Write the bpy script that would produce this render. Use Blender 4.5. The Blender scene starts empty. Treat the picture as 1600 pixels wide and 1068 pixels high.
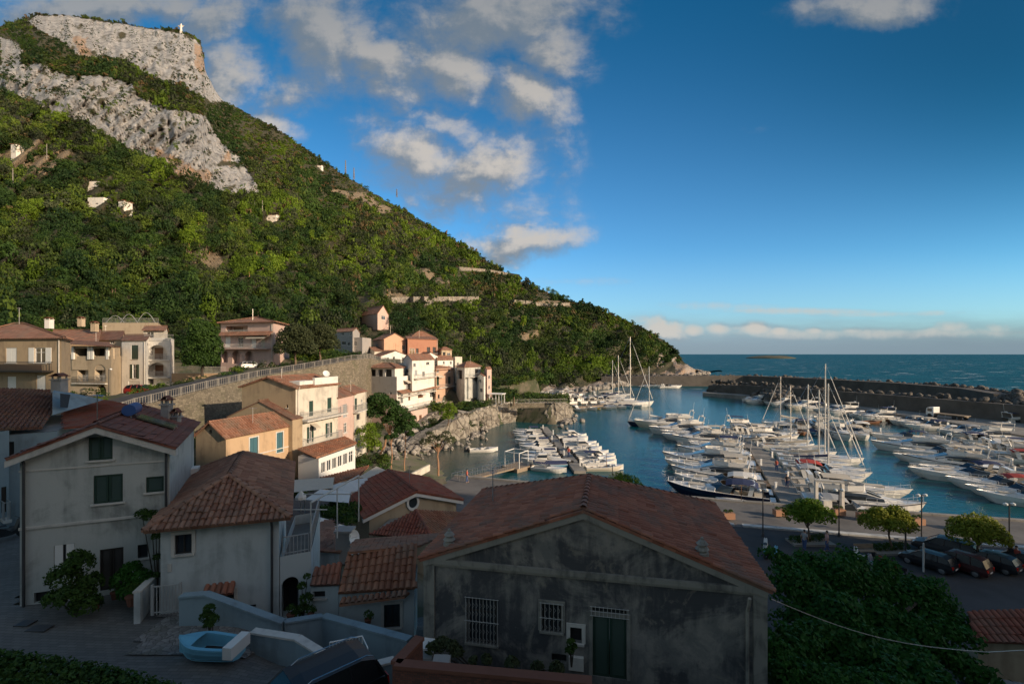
import bpy, math, random
import numpy as np
from mathutils import Vector, noise as mnoise
random.seed(7)
RNG = np.random.default_rng(7)
sc = bpy.context.scene
C = sc.collection
R = math.radians
# ---------------------------------------------------------------- camera
F = 720.0; HOR = 553.0; CZ = 18.0            # focal length and horizon in photo pixels, eye height above the sea
cam_d = bpy.data.cameras.new('camera'); cam = bpy.data.objects.new('camera', cam_d); C.objects.link(cam)
cam.location = (0, 0, CZ); cam.rotation_euler = (R(90), 0, 0)
cam_d.sensor_width = 36; cam_d.lens = 36 * F / 1600; cam_d.shift_y = (HOR - 534) / 1600
cam_d.clip_start = 0.1; cam_d.clip_end = 60000
sc.camera = cam
sc.view_settings.view_transform = 'Standard'; sc.view_settings.look = 'None'
sc.view_settings.exposure = 0.0; sc.view_settings.gamma = 1
sc.render.engine = 'CYCLES'
sc.cycles.max_bounces = 5; sc.cycles.diffuse_bounces = 2; sc.cycles.glossy_bounces = 3; sc.cycles.transparent_max_bounces = 6
sc.cycles.use_denoising = True
# ---------------------------------------------------------------- sun
SUN_AZ, SUN_EL = 120.0, 18.0                  # clockwise from +Y
az, el = R(SUN_AZ), R(SUN_EL)
SUN = Vector((math.sin(az) * math.cos(el), math.cos(az) * math.cos(el), math.sin(el)))
sd = bpy.data.lights.new('sun', 'SUN'); sd.energy = 5.0; sd.angle = R(0.5); sd.color = (1.0, 0.80, 0.58)
so = bpy.data.objects.new('sun', sd); C.objects.link(so); so.location = (60, -30, 120)
so.rotation_euler = (-SUN).to_track_quat('-Z', 'Y').to_euler()

# ---------------------------------------------------------------- node helper
class NT:
    def __init__(s, tree): s.t = tree; s.t.nodes.clear()
    def n(s, kind, **kw):
        nd = s.t.nodes.new(kind)
        ins = kw.pop('ins', {})
        for k, v in kw.items(): setattr(nd, k, v)
        for k, v in ins.items(): s.set(nd.inputs[k], v)
        return nd
    def set(s, sock, v):
        if isinstance(v, bpy.types.NodeSocket): s.t.links.new(v, sock)
        elif isinstance(v, bpy.types.Node): s.t.links.new(v.outputs[0], sock)
        else: sock.default_value = v
    def m(s, op, a, b=0.0, c=0.0, clamp=False):
        nd = s.t.nodes.new('ShaderNodeMath'); nd.operation = op; nd.use_clamp = clamp
        for i, v in enumerate((a, b, c)): s.set(nd.inputs[i], v)
        return nd.outputs[0]
    def ss(s, v, lo, hi, tlo=0.0, thi=1.0):
        nd = s.t.nodes.new('ShaderNodeMapRange'); nd.interpolation_type = 'SMOOTHSTEP'
        for i, x in enumerate((v, lo, hi, tlo, thi)): s.set(nd.inputs[i], x)
        return nd.outputs[0]
    def mix(s, f, a, b, blend='MIX'):
        nd = s.t.nodes.new('ShaderNodeMix'); nd.data_type = 'RGBA'; nd.blend_type = blend
        s.set(nd.inputs[0], f); s.set(nd.inputs[6], a); s.set(nd.inputs[7], b)
        return nd.outputs[2]
    def noise(s, vec, scale, detail=4, rough=0.55, dist=0.0):
        nd = s.n('ShaderNodeTexNoise'); s.set(nd.inputs['Vector'], vec)
        nd.inputs['Scale'].default_value = scale; nd.inputs['Detail'].default_value = detail
        nd.inputs['Roughness'].default_value = rough; nd.inputs['Distortion'].default_value = dist
        return nd.outputs[0]
    def comb(s, x, y, z):
        nd = s.n('ShaderNodeCombineXYZ')
        for i, v in enumerate((x, y, z)): s.set(nd.inputs[i], v)
        return nd.outputs[0]
    def scale(s, vec, sx, sy, sz):
        nd = s.n('ShaderNodeVectorMath', operation='MULTIPLY'); s.set(nd.inputs[0], vec); nd.inputs[1].default_value = (sx, sy, sz)
        return nd.outputs[0]
def col(r, g, b, a=1.0): return (r, g, b, a)

# ---------------------------------------------------------------- world: Nishita sky plus clouds given by direction
W = bpy.data.worlds.new('World'); sc.world = W; W.use_nodes = True
def build_world():
    n = NT(W.node_tree)
    sky = n.n('ShaderNodeTexSky', sky_type='NISHITA', sun_disc=False, sun_elevation=el, sun_rotation=az, altitude=0.0, air_density=1.0, dust_density=0.6, ozone_density=3.0)
    tc = n.n('ShaderNodeTexCoord')
    sep = n.n('ShaderNodeSeparateXYZ', ins={0: tc.outputs['Generated']})
    x, y, z = sep.outputs
    ys = n.m('MAXIMUM', y, 0.02)
    u = n.m('DIVIDE', x, ys); v = n.m('DIVIDE', z, ys)            # tangent-plane direction towards +Y
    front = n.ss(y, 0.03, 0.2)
    uv = n.comb(u, v, 0.0)
    # blobs: centre (px,py), half-size, angle
    B = [(150, 18, 190, 34, 6, 1.0), (330, 30, 70, 40, 30, .9), (352, 120, 52, 52, 0, 1.0), (420, 190, 60, 22, -32, .75),
         (505, 60, 60, 85, -12, 1.0), (590, 92, 110, 42, -14, .95), (455, 135, 75, 40, 25, .62), (700, 105, 90, 42, -22, 1.0), (820, 150, 75, 40, -28, 1.0),
         (780, 30, 150, 62, 8, 1.0), (855, 70, 70, 55, -20, .8), (650, 235, 95, 42, -22, .9), (760, 262, 85, 52, 12, 1.0), (735, 300, 75, 34, 0, .72), (700, 190, 55, 25, -20, .7),
         (640, 310, 75, 18, -28, .5), (810, 378, 92, 26, 8, 1.0), (780, 400, 48, 22, 0, .8), (770, 330, 140, 24, -8, .42),
         (480, 30, 70, 60, -20, .8), (620, 130, 90, 40, -10, .7), (700, 60, 60, 40, -20, .5), (860, 230, 60, 60, 0, .35), (620, 270, 70, 40, -30, .55), (840, 320, 90, 40, -20, .35), (390, 150, 60, 30, -20, .45),
         (1290, 521, 330, 12, 0, .5), (1150, 512, 120, 8, 0, .45), (1520, 519, 150, 11, 0, .5), (1360, 12, 125, 32, 4, .95), (1180, 200, 30, 12, 0, .2), (900, 440, 90, 10, 0, .38), (1250, 486, 170, 7, -1, .5), (1120, 478, 120, 9, -1, .4), (1400, 490, 150, 6, 1, .4),
         (1035, 508, 40, 20, 0, 1.0), (1000, 500, 30, 10, 0, .6), (1085, 516, 22, 11, 0, .9), (1122, 514, 28, 11, 0, .9), (1180, 513, 30, 13, 0, 1.0), (1218, 518, 22, 9, 0, .8), (1272, 517, 24, 9, 0, .75), (1330, 517, 32, 8, 0, .6), (1490, 512, 34, 13, 0, .6), (1560, 514, 36, 12, 0, .55)]
    grp = bpy.data.node_groups.new('cloud_density', 'ShaderNodeTree')
    grp.interface.new_socket('Vector', in_out='INPUT', socket_type='NodeSocketVector')
    grp.interface.new_socket('Density', in_out='OUTPUT', socket_type='NodeSocketFloat')
    g = NT(grp)
    gi = g.n('NodeGroupInput'); go = g.n('NodeGroupOutput')
    vec = gi.outputs[0]
    wn = g.n('ShaderNodeTexNoise', ins={'Vector': vec, 'Scale': 7.0, 'Detail': 5.0, 'Roughness': 0.6})
    wv = g.n('ShaderNodeVectorMath', operation='SUBTRACT', ins={0: wn.outputs['Color'], 1: (0.5, 0.5, 0.5)})
    wv2 = g.n('ShaderNodeVectorMath', operation='SCALE', ins={0: wv.outputs[0], 'Scale': 0.13})
    pv = g.n('ShaderNodeVectorMath', operation='ADD', ins={0: vec, 1: wv2.outputs[0]})
    acc = None
    for px, py, rx, ry, ang, w in B:
        cx, cy = (px - 800) / F, (HOR - py) / F
        s = g.n('ShaderNodeVectorMath', operation='SUBTRACT', ins={0: (pv.outputs[0] if ry > 14 else vec), 1: (cx, cy, 0)})
        r = g.n('ShaderNodeVectorRotate', rotation_type='Z_AXIS', ins={'Vector': s.outputs[0], 'Angle': -R(ang)})
        kk = 1.16 if ry > 20 and py < 420 and px < 1200 else 1.0
        d = g.n('ShaderNodeVectorMath', operation='MULTIPLY', ins={0: r.outputs[0], 1: (F / rx / kk, F / ry / kk, 0)})
        l = g.n('ShaderNodeVectorMath', operation='LENGTH', ins={0: d.outputs[0]})
        k = g.ss(l.outputs['Value'], 0.0, 1.6 if ry > 14 else 1.45, w, 0.0)
        acc = k if acc is None else g.m('MAXIMUM', acc, k)
    det = g.noise(vec, 9.0, 9, 0.62, 0.25)
    det2 = g.noise(g.scale(vec, 16.0, 34.0, 1.0), 1.0, 6, 0.6, 0.0)
    dd = g.m('ADD', g.m('MULTIPLY', g.m('SUBTRACT', det, 0.5), 1.25), g.m('MULTIPLY', g.m('SUBTRACT', det2, 0.5), 0.5))
    mask = g.ss(acc, 0.0, 0.25)
    g.set(go.inputs[0], g.m('ADD', acc, g.m('MULTIPLY', dd, mask)))
    def dens(off):
        o = n.n('ShaderNodeVectorMath', operation='ADD', ins={0: uv, 1: off})
        gn = n.n('ShaderNodeGroup'); gn.node_tree = grp; n.set(gn.inputs[0], o.outputs[0])
        return gn.outputs[0]
    d0 = dens((0, 0, 0)); d1 = dens((0.035, 0.03, 0)); 
    alpha = n.m('MULTIPLY', n.ss(d0, 0.05, 0.95), front)
    lit = n.ss(n.m('SUBTRACT', d0, d1), -0.16, 0.42)
    thick = n.ss(d0, 0.55, 1.15)
    # sky colour, deepened
    hs = n.n('ShaderNodeHueSaturation', ins={'Saturation': 1.05, 'Value': 1.0, 'Color': sky.outputs[0]})
    grad = n.ss(v, 0.0, 0.85)
    right = n.ss(u, 0.1, 1.15)
    tint = n.mix(grad, col(1.08, 1.80, 2.15), col(0.175, 1.03, 1.28))
    tint = n.mix(n.m('MULTIPLY', right, n.ss(v, 0.0, 0.7)), tint, col(0.123, 0.577, 0.70))
    tint = n.mix(front, col(3.1, 2.2, 1.5), tint)      # unseen sky behind the viewer, warmed and brightened to fill the shadows
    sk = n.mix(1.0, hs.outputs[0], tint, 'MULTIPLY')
    # haze bank over the sea horizon
    edge = n.noise(n.scale(uv, 8.0, 40.0, 1.0), 1.0, 5, 0.6)
    hz = n.m('SUBTRACT', 1.0, n.ss(n.m('ADD', v, n.m('MULTIPLY', n.m('SUBTRACT', edge, 0.5), 0.035)), 0.015, 0.105))
    K = 1.0 / SKY_STR
    hzc = n.mix(n.ss(v, 0.0, 0.06), col(0.185 * K, 0.235 * K, 0.275 * K), col(0.24 * K, 0.31 * K, 0.39 * K))
    hzc = n.mix(n.ss(u, 0.3, 1.1), hzc, col(0.13 * K, 0.175 * K, 0.21 * K))
    sk = n.mix(n.m('MULTIPLY', n.m('MULTIPLY', hz, 0.94), front), sk, hzc)
    sk = n.mix(n.m('MULTIPLY', n.m('SUBTRACT', 1.0, n.ss(v, 0.06, 0.24)), n.m('MULTIPLY', front, 0.32)), sk, col(0.42 * K, 0.56 * K, 0.68 * K))
    band = n.ss(v, 0.02, 0.12)
    dark = n.mix(band, col(0.25 * K, 0.32 * K, 0.38 * K), col(0.15 * K, 0.20 * K, 0.255 * K))
    bright = n.mix(band, col(0.62 * K, 0.60 * K, 0.56 * K), col(0.60 * K, 0.55 * K, 0.49 * K))
    cc = n.mix(n.m('MULTIPLY', n.m('SUBTRACT', 1.0, lit), 0.85), bright, dark)
    cc = n.mix(n.m('MULTIPLY', n.ss(v, 0.45, 0.8), 0.62), cc, dark)
    fin = n.mix(n.m('MULTIPLY', alpha, 0.93), sk, cc)
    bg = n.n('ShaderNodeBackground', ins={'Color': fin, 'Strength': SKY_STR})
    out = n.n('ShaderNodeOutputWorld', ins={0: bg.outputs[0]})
SKY_STR = 0.10
build_world()
W.cycles.sampling_method = 'MANUAL'; W.cycles.sample_map_resolution = 512

# ---------------------------------------------------------------- geometry helpers
def P(px, py, Y): return Vector(((px - 800) / F * Y, Y, CZ - (py - HOR) / F * Y))
def G(px, py, z=0.0):
    Y = F * (CZ - z) / (py - HOR)
    return Vector(((px - 800) / F * Y, Y, z))
def XY(px, Y): return Vector(((px - 800) / F * Y, Y, 0))
def lerp(a, b, t): return a + (b - a) * t
def interp(x, xs, ys): return float(np.interp(x, xs, ys))
def fbm(x, y, z=0.0, o=4): return mnoise.fractal(Vector((x, y, z)), 1.0, 2.0, o)

class MB:
    """collects faces; build() links them as one mesh object"""
    def __init__(s): s.v = []; s.f = []; s.uv = []; s.hasuv = False
    def face(s, pts, uv=None):
        b = len(s.v); s.v.extend([tuple(p) for p in pts]); s.f.append(tuple(range(b, b + len(pts))))
        if uv is not None: s.hasuv = True
        s.uv.append(uv)
    def grid(s, rows, closed=False, cap=False):
        """rows of equal numbers of points"""
        b = len(s.v); n = len(rows[0])
        for r in rows: s.v.extend([tuple(p) for p in r])
        for i in range(len(rows) - 1):
            for j in range(n if closed else n - 1):
                k = (j + 1) % n
                s.f.append((b + i * n + j, b + i * n + k, b + (i + 1) * n + k, b + (i + 1) * n + j)); s.uv.append(None)
        if cap:
            s.f.append(tuple(b + j for j in reversed(range(n)))); s.uv.append(None)
            s.f.append(tuple(b + (len(rows) - 1) * n + j for j in range(n))); s.uv.append(None)
    def obox(s, o, ax, ay, az):
        """box from corner o spanned by three vectors"""
        o = Vector(o); ax = Vector(ax); ay = Vector(ay); az = Vector(az)
        c = [o, o + ax, o + ax + ay, o + ay, o + az, o + ax + az, o + ax + ay + az, o + ay + az]
        b = len(s.v); s.v.extend([tuple(p) for p in c])
        fl = ax.cross(ay).dot(az) < 0
        for q in ((0, 3, 2, 1), (4, 5, 6, 7), (0, 1, 5, 4), (1, 2, 6, 5), (2, 3, 7, 6), (3, 0, 4, 7)):
            q = tuple(reversed(q)) if fl else q
            s.f.append(tuple(b + i for i in q)); s.uv.append(None)
    def box(s, cx, cy, z0, sx, sy, sz, rot=0.0):
        c_, s_ = math.cos(rot), math.sin(rot)
        ax = Vector((c_, s_, 0)) * sx; ay = Vector((-s_, c_, 0)) * sy
        s.obox(Vector((cx, cy, z0)) - ax / 2 - ay / 2, ax, ay, (0, 0, sz))
    def tube(s, pts, r, n=6, r2=None, cap=True):
        pts = [Vector(p) for p in pts]; rows = []
        for i, p in enumerate(pts):
            d = (pts[min(i + 1, len(pts) - 1)] - pts[max(i - 1, 0)])
            d = d.normalized() if d.length > 1e-9 else Vector((0, 0, 1))
            a = d.cross(Vector((0, 0, 1)) if abs(d.z) < 0.9 else Vector((1, 0, 0))).normalized(); b = d.cross(a)
            rr = r if r2 is None else lerp(r, r2, i / (len(pts) - 1))
            rows.append([p + (a * math.cos(2 * math.pi * k / n) + b * math.sin(2 * math.pi * k / n)) * rr for k in range(n)])
        s.grid(rows, closed=True, cap=cap)
    def lathe(s, c, prof, n=10):
        c = Vector(c)
        s.grid([[c + Vector((r * math.cos(2 * math.pi * k / n), r * math.sin(2 * math.pi * k / n), z)) for k in range(n)] for r, z in prof], closed=True, cap=True)
    def ball(s, c, rx, ry, rz, n=8, m=6):
        c = Vector(c)
        s.grid([[c + Vector((rx * math.sin(math.pi * (i + .02) / (m + .04)) * math.cos(2 * math.pi * k / n), ry * math.sin(math.pi * (i + .02) / (m + .04)) * math.sin(2 * math.pi * k / n), -rz * math.cos(math.pi * i / m))) for k in range(n)] for i in range(m + 1)], closed=True, cap=True)
    def mesh(s, name, mat, smooth=False, off=None):
        me = bpy.data.meshes.new(name)
        v = s.v if off is None else [(a - off[0], b - off[1], c - off[2]) for a, b, c in s.v]
        me.from_pydata(v, [], s.f)
        if s.hasuv:
            ul = me.uv_layers.new(name='UVMap'); flat = []
            for f, u in zip(s.f, s.uv): flat.extend(u if u is not None else [(0, 0)] * len(f))
            ul.data.foreach_set('uv', [c for p in flat for c in p])
        if mat: me.materials.append(mat)
        if smooth: me.polygons.foreach_set('use_smooth', [True] * len(me.polygons))
        me.update(); return me

def tag(o, label=None, cat=None, group=None, kind=None):
    if label: o['label'] = label
    if cat: o['category'] = cat
    if group: o['group'] = group
    if kind: o['kind'] = kind
    return o
def root_of(o):
    while o.parent: o = o.parent
    return o
def obj(name, mb, mat, parent=None, world=True, smooth=False):
    """link a mesh; vertices in world coordinates unless world=False (then local to the thing)"""
    off = None
    if parent is not None and world: off = tuple(root_of(parent).location)
    me = mb.mesh(name, mat, smooth, off) if isinstance(mb, MB) else mb
    o = bpy.data.objects.new(name, me); C.objects.link(o)
    if parent is not None: o.parent = parent
    return o
def thing(name, label, cat, loc=(0, 0, 0), rz=0.0, group=None):
    o = bpy.data.objects.new(name, None); C.objects.link(o); o.empty_display_size = 0.3
    o.location = loc; o.rotation_euler = (0, 0, rz)
    return tag(o, label, cat, group)
KIDS = {}
def children(o): return [c for c in C.objects if c.parent == o] if o.name not in KIDS else KIDS[o.name]
def freeze(o):
    """remember a prototype's tree so that copies are quick"""
    KIDS[o.name] = [c for c in C.objects if c.parent == o]
    for c in KIDS[o.name]: freeze(c)
def copy_tree(o, parent=None):
    c = o.copy(); C.objects.link(c); c.parent = parent
    for ch in children(o): copy_tree(ch, c)
    return c

def np_mesh(name, V, Fq, mat, smooth=False, attr=None, k=4):
    """mesh from numpy arrays: V (n,3), Fq (m,k)"""
    me = bpy.data.meshes.new(name)
    me.vertices.add(len(V)); me.vertices.foreach_set('co', np.asarray(V, dtype=np.float32).ravel())
    me.loops.add(Fq.size); me.loops.foreach_set('vertex_index', np.asarray(Fq, dtype=np.int32).ravel())
    me.polygons.add(len(Fq)); me.polygons.foreach_set('loop_start', np.arange(0, Fq.size, k, dtype=np.int32))
    me.polygons.foreach_set('loop_total', np.full(len(Fq), k, dtype=np.int32))
    if smooth: me.polygons.foreach_set('use_smooth', np.ones(len(Fq), dtype=bool))
    for an, av in (attr or {}).items():
        a = me.attributes.new(an, 'FLOAT', 'POINT'); a.data.foreach_set('value', np.asarray(av, dtype=np.float32))
    me.materials.append(mat); me.update(calc_edges=True)
    return me
# ---------------------------------------------------------------- materials
def new_mat(name):
    m = bpy.data.materials.new(name); m.use_nodes = True
    return m, NT(m.node_tree)
def finish(m, n, base, rough=0.8, bump=None, bstr=0.3, bdist=0.02, metallic=0.0, **kw):
    p = n.n('ShaderNodeBsdfPrincipled', ins={'Base Color': base, 'Roughness': rough, 'Metallic': metallic})
    for k, v in kw.items(): n.set(p.inputs[k.replace('_', ' ')], v)
    if bump is not None:
        b = n.n('ShaderNodeBump', ins={'Height': bump, 'Strength': bstr, 'Distance': bdist}); n.set(p.inputs['Normal'], b.outputs[0])
    n.n('ShaderNodeOutputMaterial', ins={0: p.outputs[0]})
    return m
def pos(n): return n.n('ShaderNodeNewGeometry').outputs['Position']
CACHE = {}
def simple(name, c, rough=0.6, var=0.15, metallic=0.0, sc_=3.0, **kw):
    if name in CACHE: return CACHE[name]
    m, n = new_mat(name)
    t = n.noise(pos(n), sc_, 4)
    a = col(*[x * (1 - var) for x in c]); b = col(*[min(1, x * (1 + var)) for x in c])
    CACHE[name] = finish(m, n, n.mix(t, a, b), rough, t, 0.1, 0.01, metallic, **kw)
    return CACHE[name]
def plaster(name, c, stain=(0.12, 0.11, 0.10), amount=0.35, scale=1.0, rough=0.9):
    """painted render with drips, blotches and fine grain"""
    if name in CACHE: return CACHE[name]
    m, n = new_mat(name)
    p = pos(n)
    blot = n.noise(p, 0.55 * scale, 6, 0.62, 0.6)
    drip = n.noise(n.scale(p, 2.2 * scale, 2.2 * scale, 0.32 * scale), 1.0, 5, 0.6)
    fine = n.noise(p, 14 * scale, 3, 0.6)
    f = n.m('MULTIPLY', n.ss(n.m('ADD', n.m('MULTIPLY', blot, 0.6), n.m('MULTIPLY', drip, 0.4)), 0.47, 0.66), amount)
    base = n.mix(n.m('MULTIPLY', fine, 0.25), col(*c), col(*[x * 0.78 for x in c]))
    base = n.mix(f, base, col(*stain))
    CACHE[name] = finish(m, n, base, rough, n.m('ADD', fine, n.m('MULTIPLY', blot, 2)), 0.35, 0.015)
    return CACHE[name]
def tiles(name, c1, c2, lichen=(0.16, 0.15, 0.11), la=0.3, bump=False):
    """clay tiles: a colour of its own for each tile (UV counts tiles)"""
    if name in CACHE: return CACHE[name]
    m, n = new_mat(name)
    uv = n.n('ShaderNodeUVMap').outputs[0]
    fl = n.n('ShaderNodeVectorMath', operation='FLOOR', ins={0: uv})
    wn = n.n('ShaderNodeTexWhiteNoise', noise_dimensions='2D', ins={'Vector': fl.outputs[0]})
    big = n.noise(pos(n), 0.7, 5, 0.65)
    small = n.noise(pos(n), 9.0, 4, 0.6)
    base = n.mix(wn.outputs['Value'], col(*c1), col(*c2))
    base = n.mix(n.m('MULTIPLY', n.ss(n.m('ADD', big, n.m('MULTIPLY', small, 0.25)), 0.56, 0.78), la), base, col(*lichen))
    base = n.mix(n.m('MULTIPLY', small, 0.35), base, col(*[x * 0.5 for x in c2]))
    if bump:
        sp = n.n('ShaderNodeSeparateXYZ', ins={0: uv})
        fx = n.m('FRACT', sp.outputs[0]); fy = n.m('FRACT', sp.outputs[1])
        h = n.m('ADD', n.m('ABSOLUTE', n.m('SINE', n.m('MULTIPLY', fx, math.pi))), n.m('MULTIPLY', fy, -0.5))
        CACHE[name] = finish(m, n, base, 0.85, h, 0.9, 0.08)
    else:
        CACHE[name] = finish(m, n, base, 0.85, small, 0.3, 0.01)
    return CACHE[name]
def foliage(name, dark, light, third=None):
    if name in CACHE: return CACHE[name]
    m, n = new_mat(name)
    at = n.n('ShaderNodeAttribute', attribute_name='tint').outputs['Fac']
    nz = n.noise(pos(n), 1.3, 3)
    f = n.m('ADD', n.m('MULTIPLY', at, 0.75), n.m('MULTIPLY', nz, 0.3), clamp=True)
    base = n.mix(f, col(*dark), col(*light))
    if third: base = n.mix(n.ss(at, 0.86, 1.0), base, col(*third))
    d = n.n('ShaderNodeBsdfPrincipled', ins={'Base Color': base, 'Roughness': 0.62, 'Specular IOR Level': 0.18})
    tr = n.n('ShaderNodeBsdfTranslucent', ins={'Color': base})
    mx = n.n('ShaderNodeMixShader', ins={0: 0.28, 1: d.outputs[0], 2: tr.outputs[0]})
    n.n('ShaderNodeOutputMaterial', ins={0: mx.outputs[0]})
    CACHE[name] = m; return m

M = {}
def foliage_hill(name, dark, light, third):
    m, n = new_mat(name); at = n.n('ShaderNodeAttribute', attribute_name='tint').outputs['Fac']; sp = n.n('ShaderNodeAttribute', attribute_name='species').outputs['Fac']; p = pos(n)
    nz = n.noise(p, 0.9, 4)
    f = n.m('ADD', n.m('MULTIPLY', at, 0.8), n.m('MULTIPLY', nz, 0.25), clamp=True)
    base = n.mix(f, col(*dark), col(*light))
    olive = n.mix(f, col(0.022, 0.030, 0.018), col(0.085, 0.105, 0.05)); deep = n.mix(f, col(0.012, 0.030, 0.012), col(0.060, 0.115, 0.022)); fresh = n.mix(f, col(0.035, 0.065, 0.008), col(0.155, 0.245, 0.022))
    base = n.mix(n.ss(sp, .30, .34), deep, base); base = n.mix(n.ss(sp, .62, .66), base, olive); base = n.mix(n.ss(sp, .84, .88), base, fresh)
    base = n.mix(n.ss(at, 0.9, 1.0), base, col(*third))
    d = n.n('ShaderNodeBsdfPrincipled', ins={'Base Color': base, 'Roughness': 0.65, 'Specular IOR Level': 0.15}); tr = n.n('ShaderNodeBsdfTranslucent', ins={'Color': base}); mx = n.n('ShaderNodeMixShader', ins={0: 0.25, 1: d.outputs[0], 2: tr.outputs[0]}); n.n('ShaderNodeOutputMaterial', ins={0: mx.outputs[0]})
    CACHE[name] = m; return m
def make_oldwall():
    m, n = new_mat('wall_old'); p = pos(n)
    a = n.noise(p, 0.42, 8, 0.68, 0.9); b = n.noise(p, 1.5, 6, 0.65, 0.5); c = n.noise(n.scale(p, 3, 3, .5), 1.0, 5, 0.6); f = n.noise(p, 16, 3, 0.6)
    base = n.mix(n.ss(b, 0.38, 0.62), col(0.17, 0.168, 0.16), col(0.29, 0.27, 0.24))
    base = n.mix(n.ss(n.m('ADD', n.m('MULTIPLY', a, .7), n.m('MULTIPLY', c, .3)), 0.46, 0.58), base, col(0.06, 0.063, 0.07))
    base = n.mix(n.m('MULTIPLY', n.ss(n.noise(p, 0.9, 7, .7, 1.2), 0.56, 0.66), .5), base, col(0.30, 0.27, 0.22))
    base = n.mix(n.m('MULTIPLY', f, .3), base, col(0.06, 0.06, 0.06))
    return finish(m, n, base, 0.95, n.m('ADD', f, n.m('MULTIPLY', b, 3)), 0.5, 0.02)
def make_brickwork():
    m, n = new_mat('brickwork'); tc = n.n('ShaderNodeNewGeometry').outputs['Position']
    sp = n.n('ShaderNodeSeparateXYZ', ins={0: tc}); v = n.comb(n.m('ADD', sp.outputs[0], sp.outputs[1]), sp.outputs[2], 0)
    br = n.n('ShaderNodeTexBrick', ins={'Vector': v, 'Color1': col(0.20, 0.07, 0.045), 'Color2': col(0.11, 0.045, 0.03), 'Mortar': col(0.05, 0.045, 0.04), 'Scale': 4.5, 'Mortar Size': 0.02})
    return finish(m, n, br.outputs[0], 0.9, br.outputs['Fac'], 0.5, 0.02)
M['wall_cream'] = plaster('wall_cream', (0.62, 0.57, 0.48), amount=0.45)
M['wall_white'] = plaster('wall_white', (0.74, 0.71, 0.66), amount=0.28)
M['wall_grey'] = plaster('wall_grey', (0.36, 0.34, 0.32), amount=0.3)
M['wall_greywhite'] = plaster('wall_greywhite', (0.49, 0.50, 0.47), (0.16, 0.17, 0.155), amount=0.75)
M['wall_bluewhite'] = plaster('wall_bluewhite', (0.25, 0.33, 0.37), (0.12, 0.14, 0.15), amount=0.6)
M['wall_pale'] = plaster('wall_pale', (0.50, 0.54, 0.54), (0.19, 0.21, 0.21), amount=0.6)
M['wall_brown'] = plaster('wall_brown', (0.40, 0.30, 0.19), (0.14, 0.10, 0.07), amount=0.55)
M['wall_ochre'] = plaster('wall_ochre', (0.52, 0.36, 0.22), (0.2, 0.14, 0.09), amount=0.45)
M['wall_pink'] = plaster('wall_pink', (0.58, 0.42, 0.36), (0.3, 0.2, 0.17), amount=0.3)
M['wall_salmon'] = plaster('wall_salmon', (0.54, 0.36, 0.26), (0.3, 0.18, 0.13), amount=0.3)
M['wall_orange'] = plaster('wall_orange', (0.55, 0.345, 0.235), (0.3, 0.15, 0.09), amount=0.3)
M['wall_red'] = plaster('wall_red', (0.38, 0.185, 0.12), (0.25, 0.09, 0.06), amount=0.3)
M['wall_old'] = make_oldwall()
M['wall_tan'] = plaster('wall_tan', (0.46, 0.37, 0.26), (0.2, 0.15, 0.1), amount=0.5)
M['trim'] = plaster('trim', (0.60, 0.57, 0.52), amount=0.35, scale=2)
M['trim_old'] = plaster('trim_old', (0.26, 0.25, 0.22), (0.05, 0.05, 0.05), amount=0.75, scale=2)
M['tile_old'] = tiles('tile_old', (0.24, 0.08, 0.045), (0.38, 0.15, 0.09), (0.13, 0.11, 0.09), 0.7)
M['tile_redbrown'] = tiles('tile_redbrown', (0.22, 0.07, 0.045), (0.30, 0.11, 0.07), (0.13, 0.10, 0.08), 0.4)
M['tile_red'] = tiles('tile_red', (0.23, 0.06, 0.035), (0.32, 0.10, 0.06), la=0.4)
M['tile_orange'] = tiles('tile_orange', (0.25, 0.09, 0.045), (0.38, 0.165, 0.09), la=0.5)
M['tile_brown'] = tiles('tile_brown', (0.24, 0.10, 0.06), (0.42, 0.22, 0.14), (0.15, 0.12, 0.09), 0.5)
M['tile_far'] = tiles('tile_far', (0.24, 0.10, 0.055), (0.38, 0.19, 0.12), la=0.55, bump=True)
M['tile_fardark'] = tiles('tile_fardark', (0.14, 0.06, 0.04), (0.24, 0.12, 0.08), la=0.4, bump=True)
M['green_wood'] = simple('green_wood', (0.022, 0.05, 0.036), 0.5)
M['blue_wood'] = simple('blue_wood', (0.05, 0.13, 0.16), 0.5)
M['brown_wood'] = simple('brown_wood', (0.13, 0.06, 0.03), 0.55)
M['dark_wood'] = simple('dark_wood', (0.028, 0.022, 0.018), 0.6)
M['varnish'] = simple('varnish', (0.20, 0.10, 0.055), 0.3)
M['deck_wood'] = simple('deck_wood', (0.26, 0.20, 0.14), 0.7, 0.3)
M['white_paint'] = simple('white_paint', (0.74, 0.73, 0.70), 0.45, 0.06)
M['frame_dark'] = simple('frame_dark', (0.03, 0.028, 0.026), 0.5)
M['iron'] = simple('iron', (0.05, 0.05, 0.052), 0.5, 0.3)
M['iron_light'] = simple('iron_light', (0.36, 0.36, 0.35), 0.5, 0.2)
M['steel'] = simple('steel', (0.62, 0.62, 0.62), 0.28, 0.08, 0.9)
M['alu'] = simple('alu', (0.66, 0.65, 0.62), 0.35, 0.06, 0.3)
M['black'] = simple('black', (0.02, 0.02, 0.022), 0.6)
M['rubber'] = simple('rubber', (0.025, 0.025, 0.026), 0.8)
M['gel'] = simple('gel', (0.70, 0.68, 0.64), 0.28, 0.04)
M['gel_cream'] = simple('gel_cream', (0.60, 0.54, 0.44), 0.3, 0.05)
M['gel_navy'] = simple('gel_navy', (0.015, 0.02, 0.05), 0.25, 0.1)
M['gel_blue'] = simple('gel_blue', (0.10, 0.28, 0.42), 0.35, 0.1)
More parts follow.
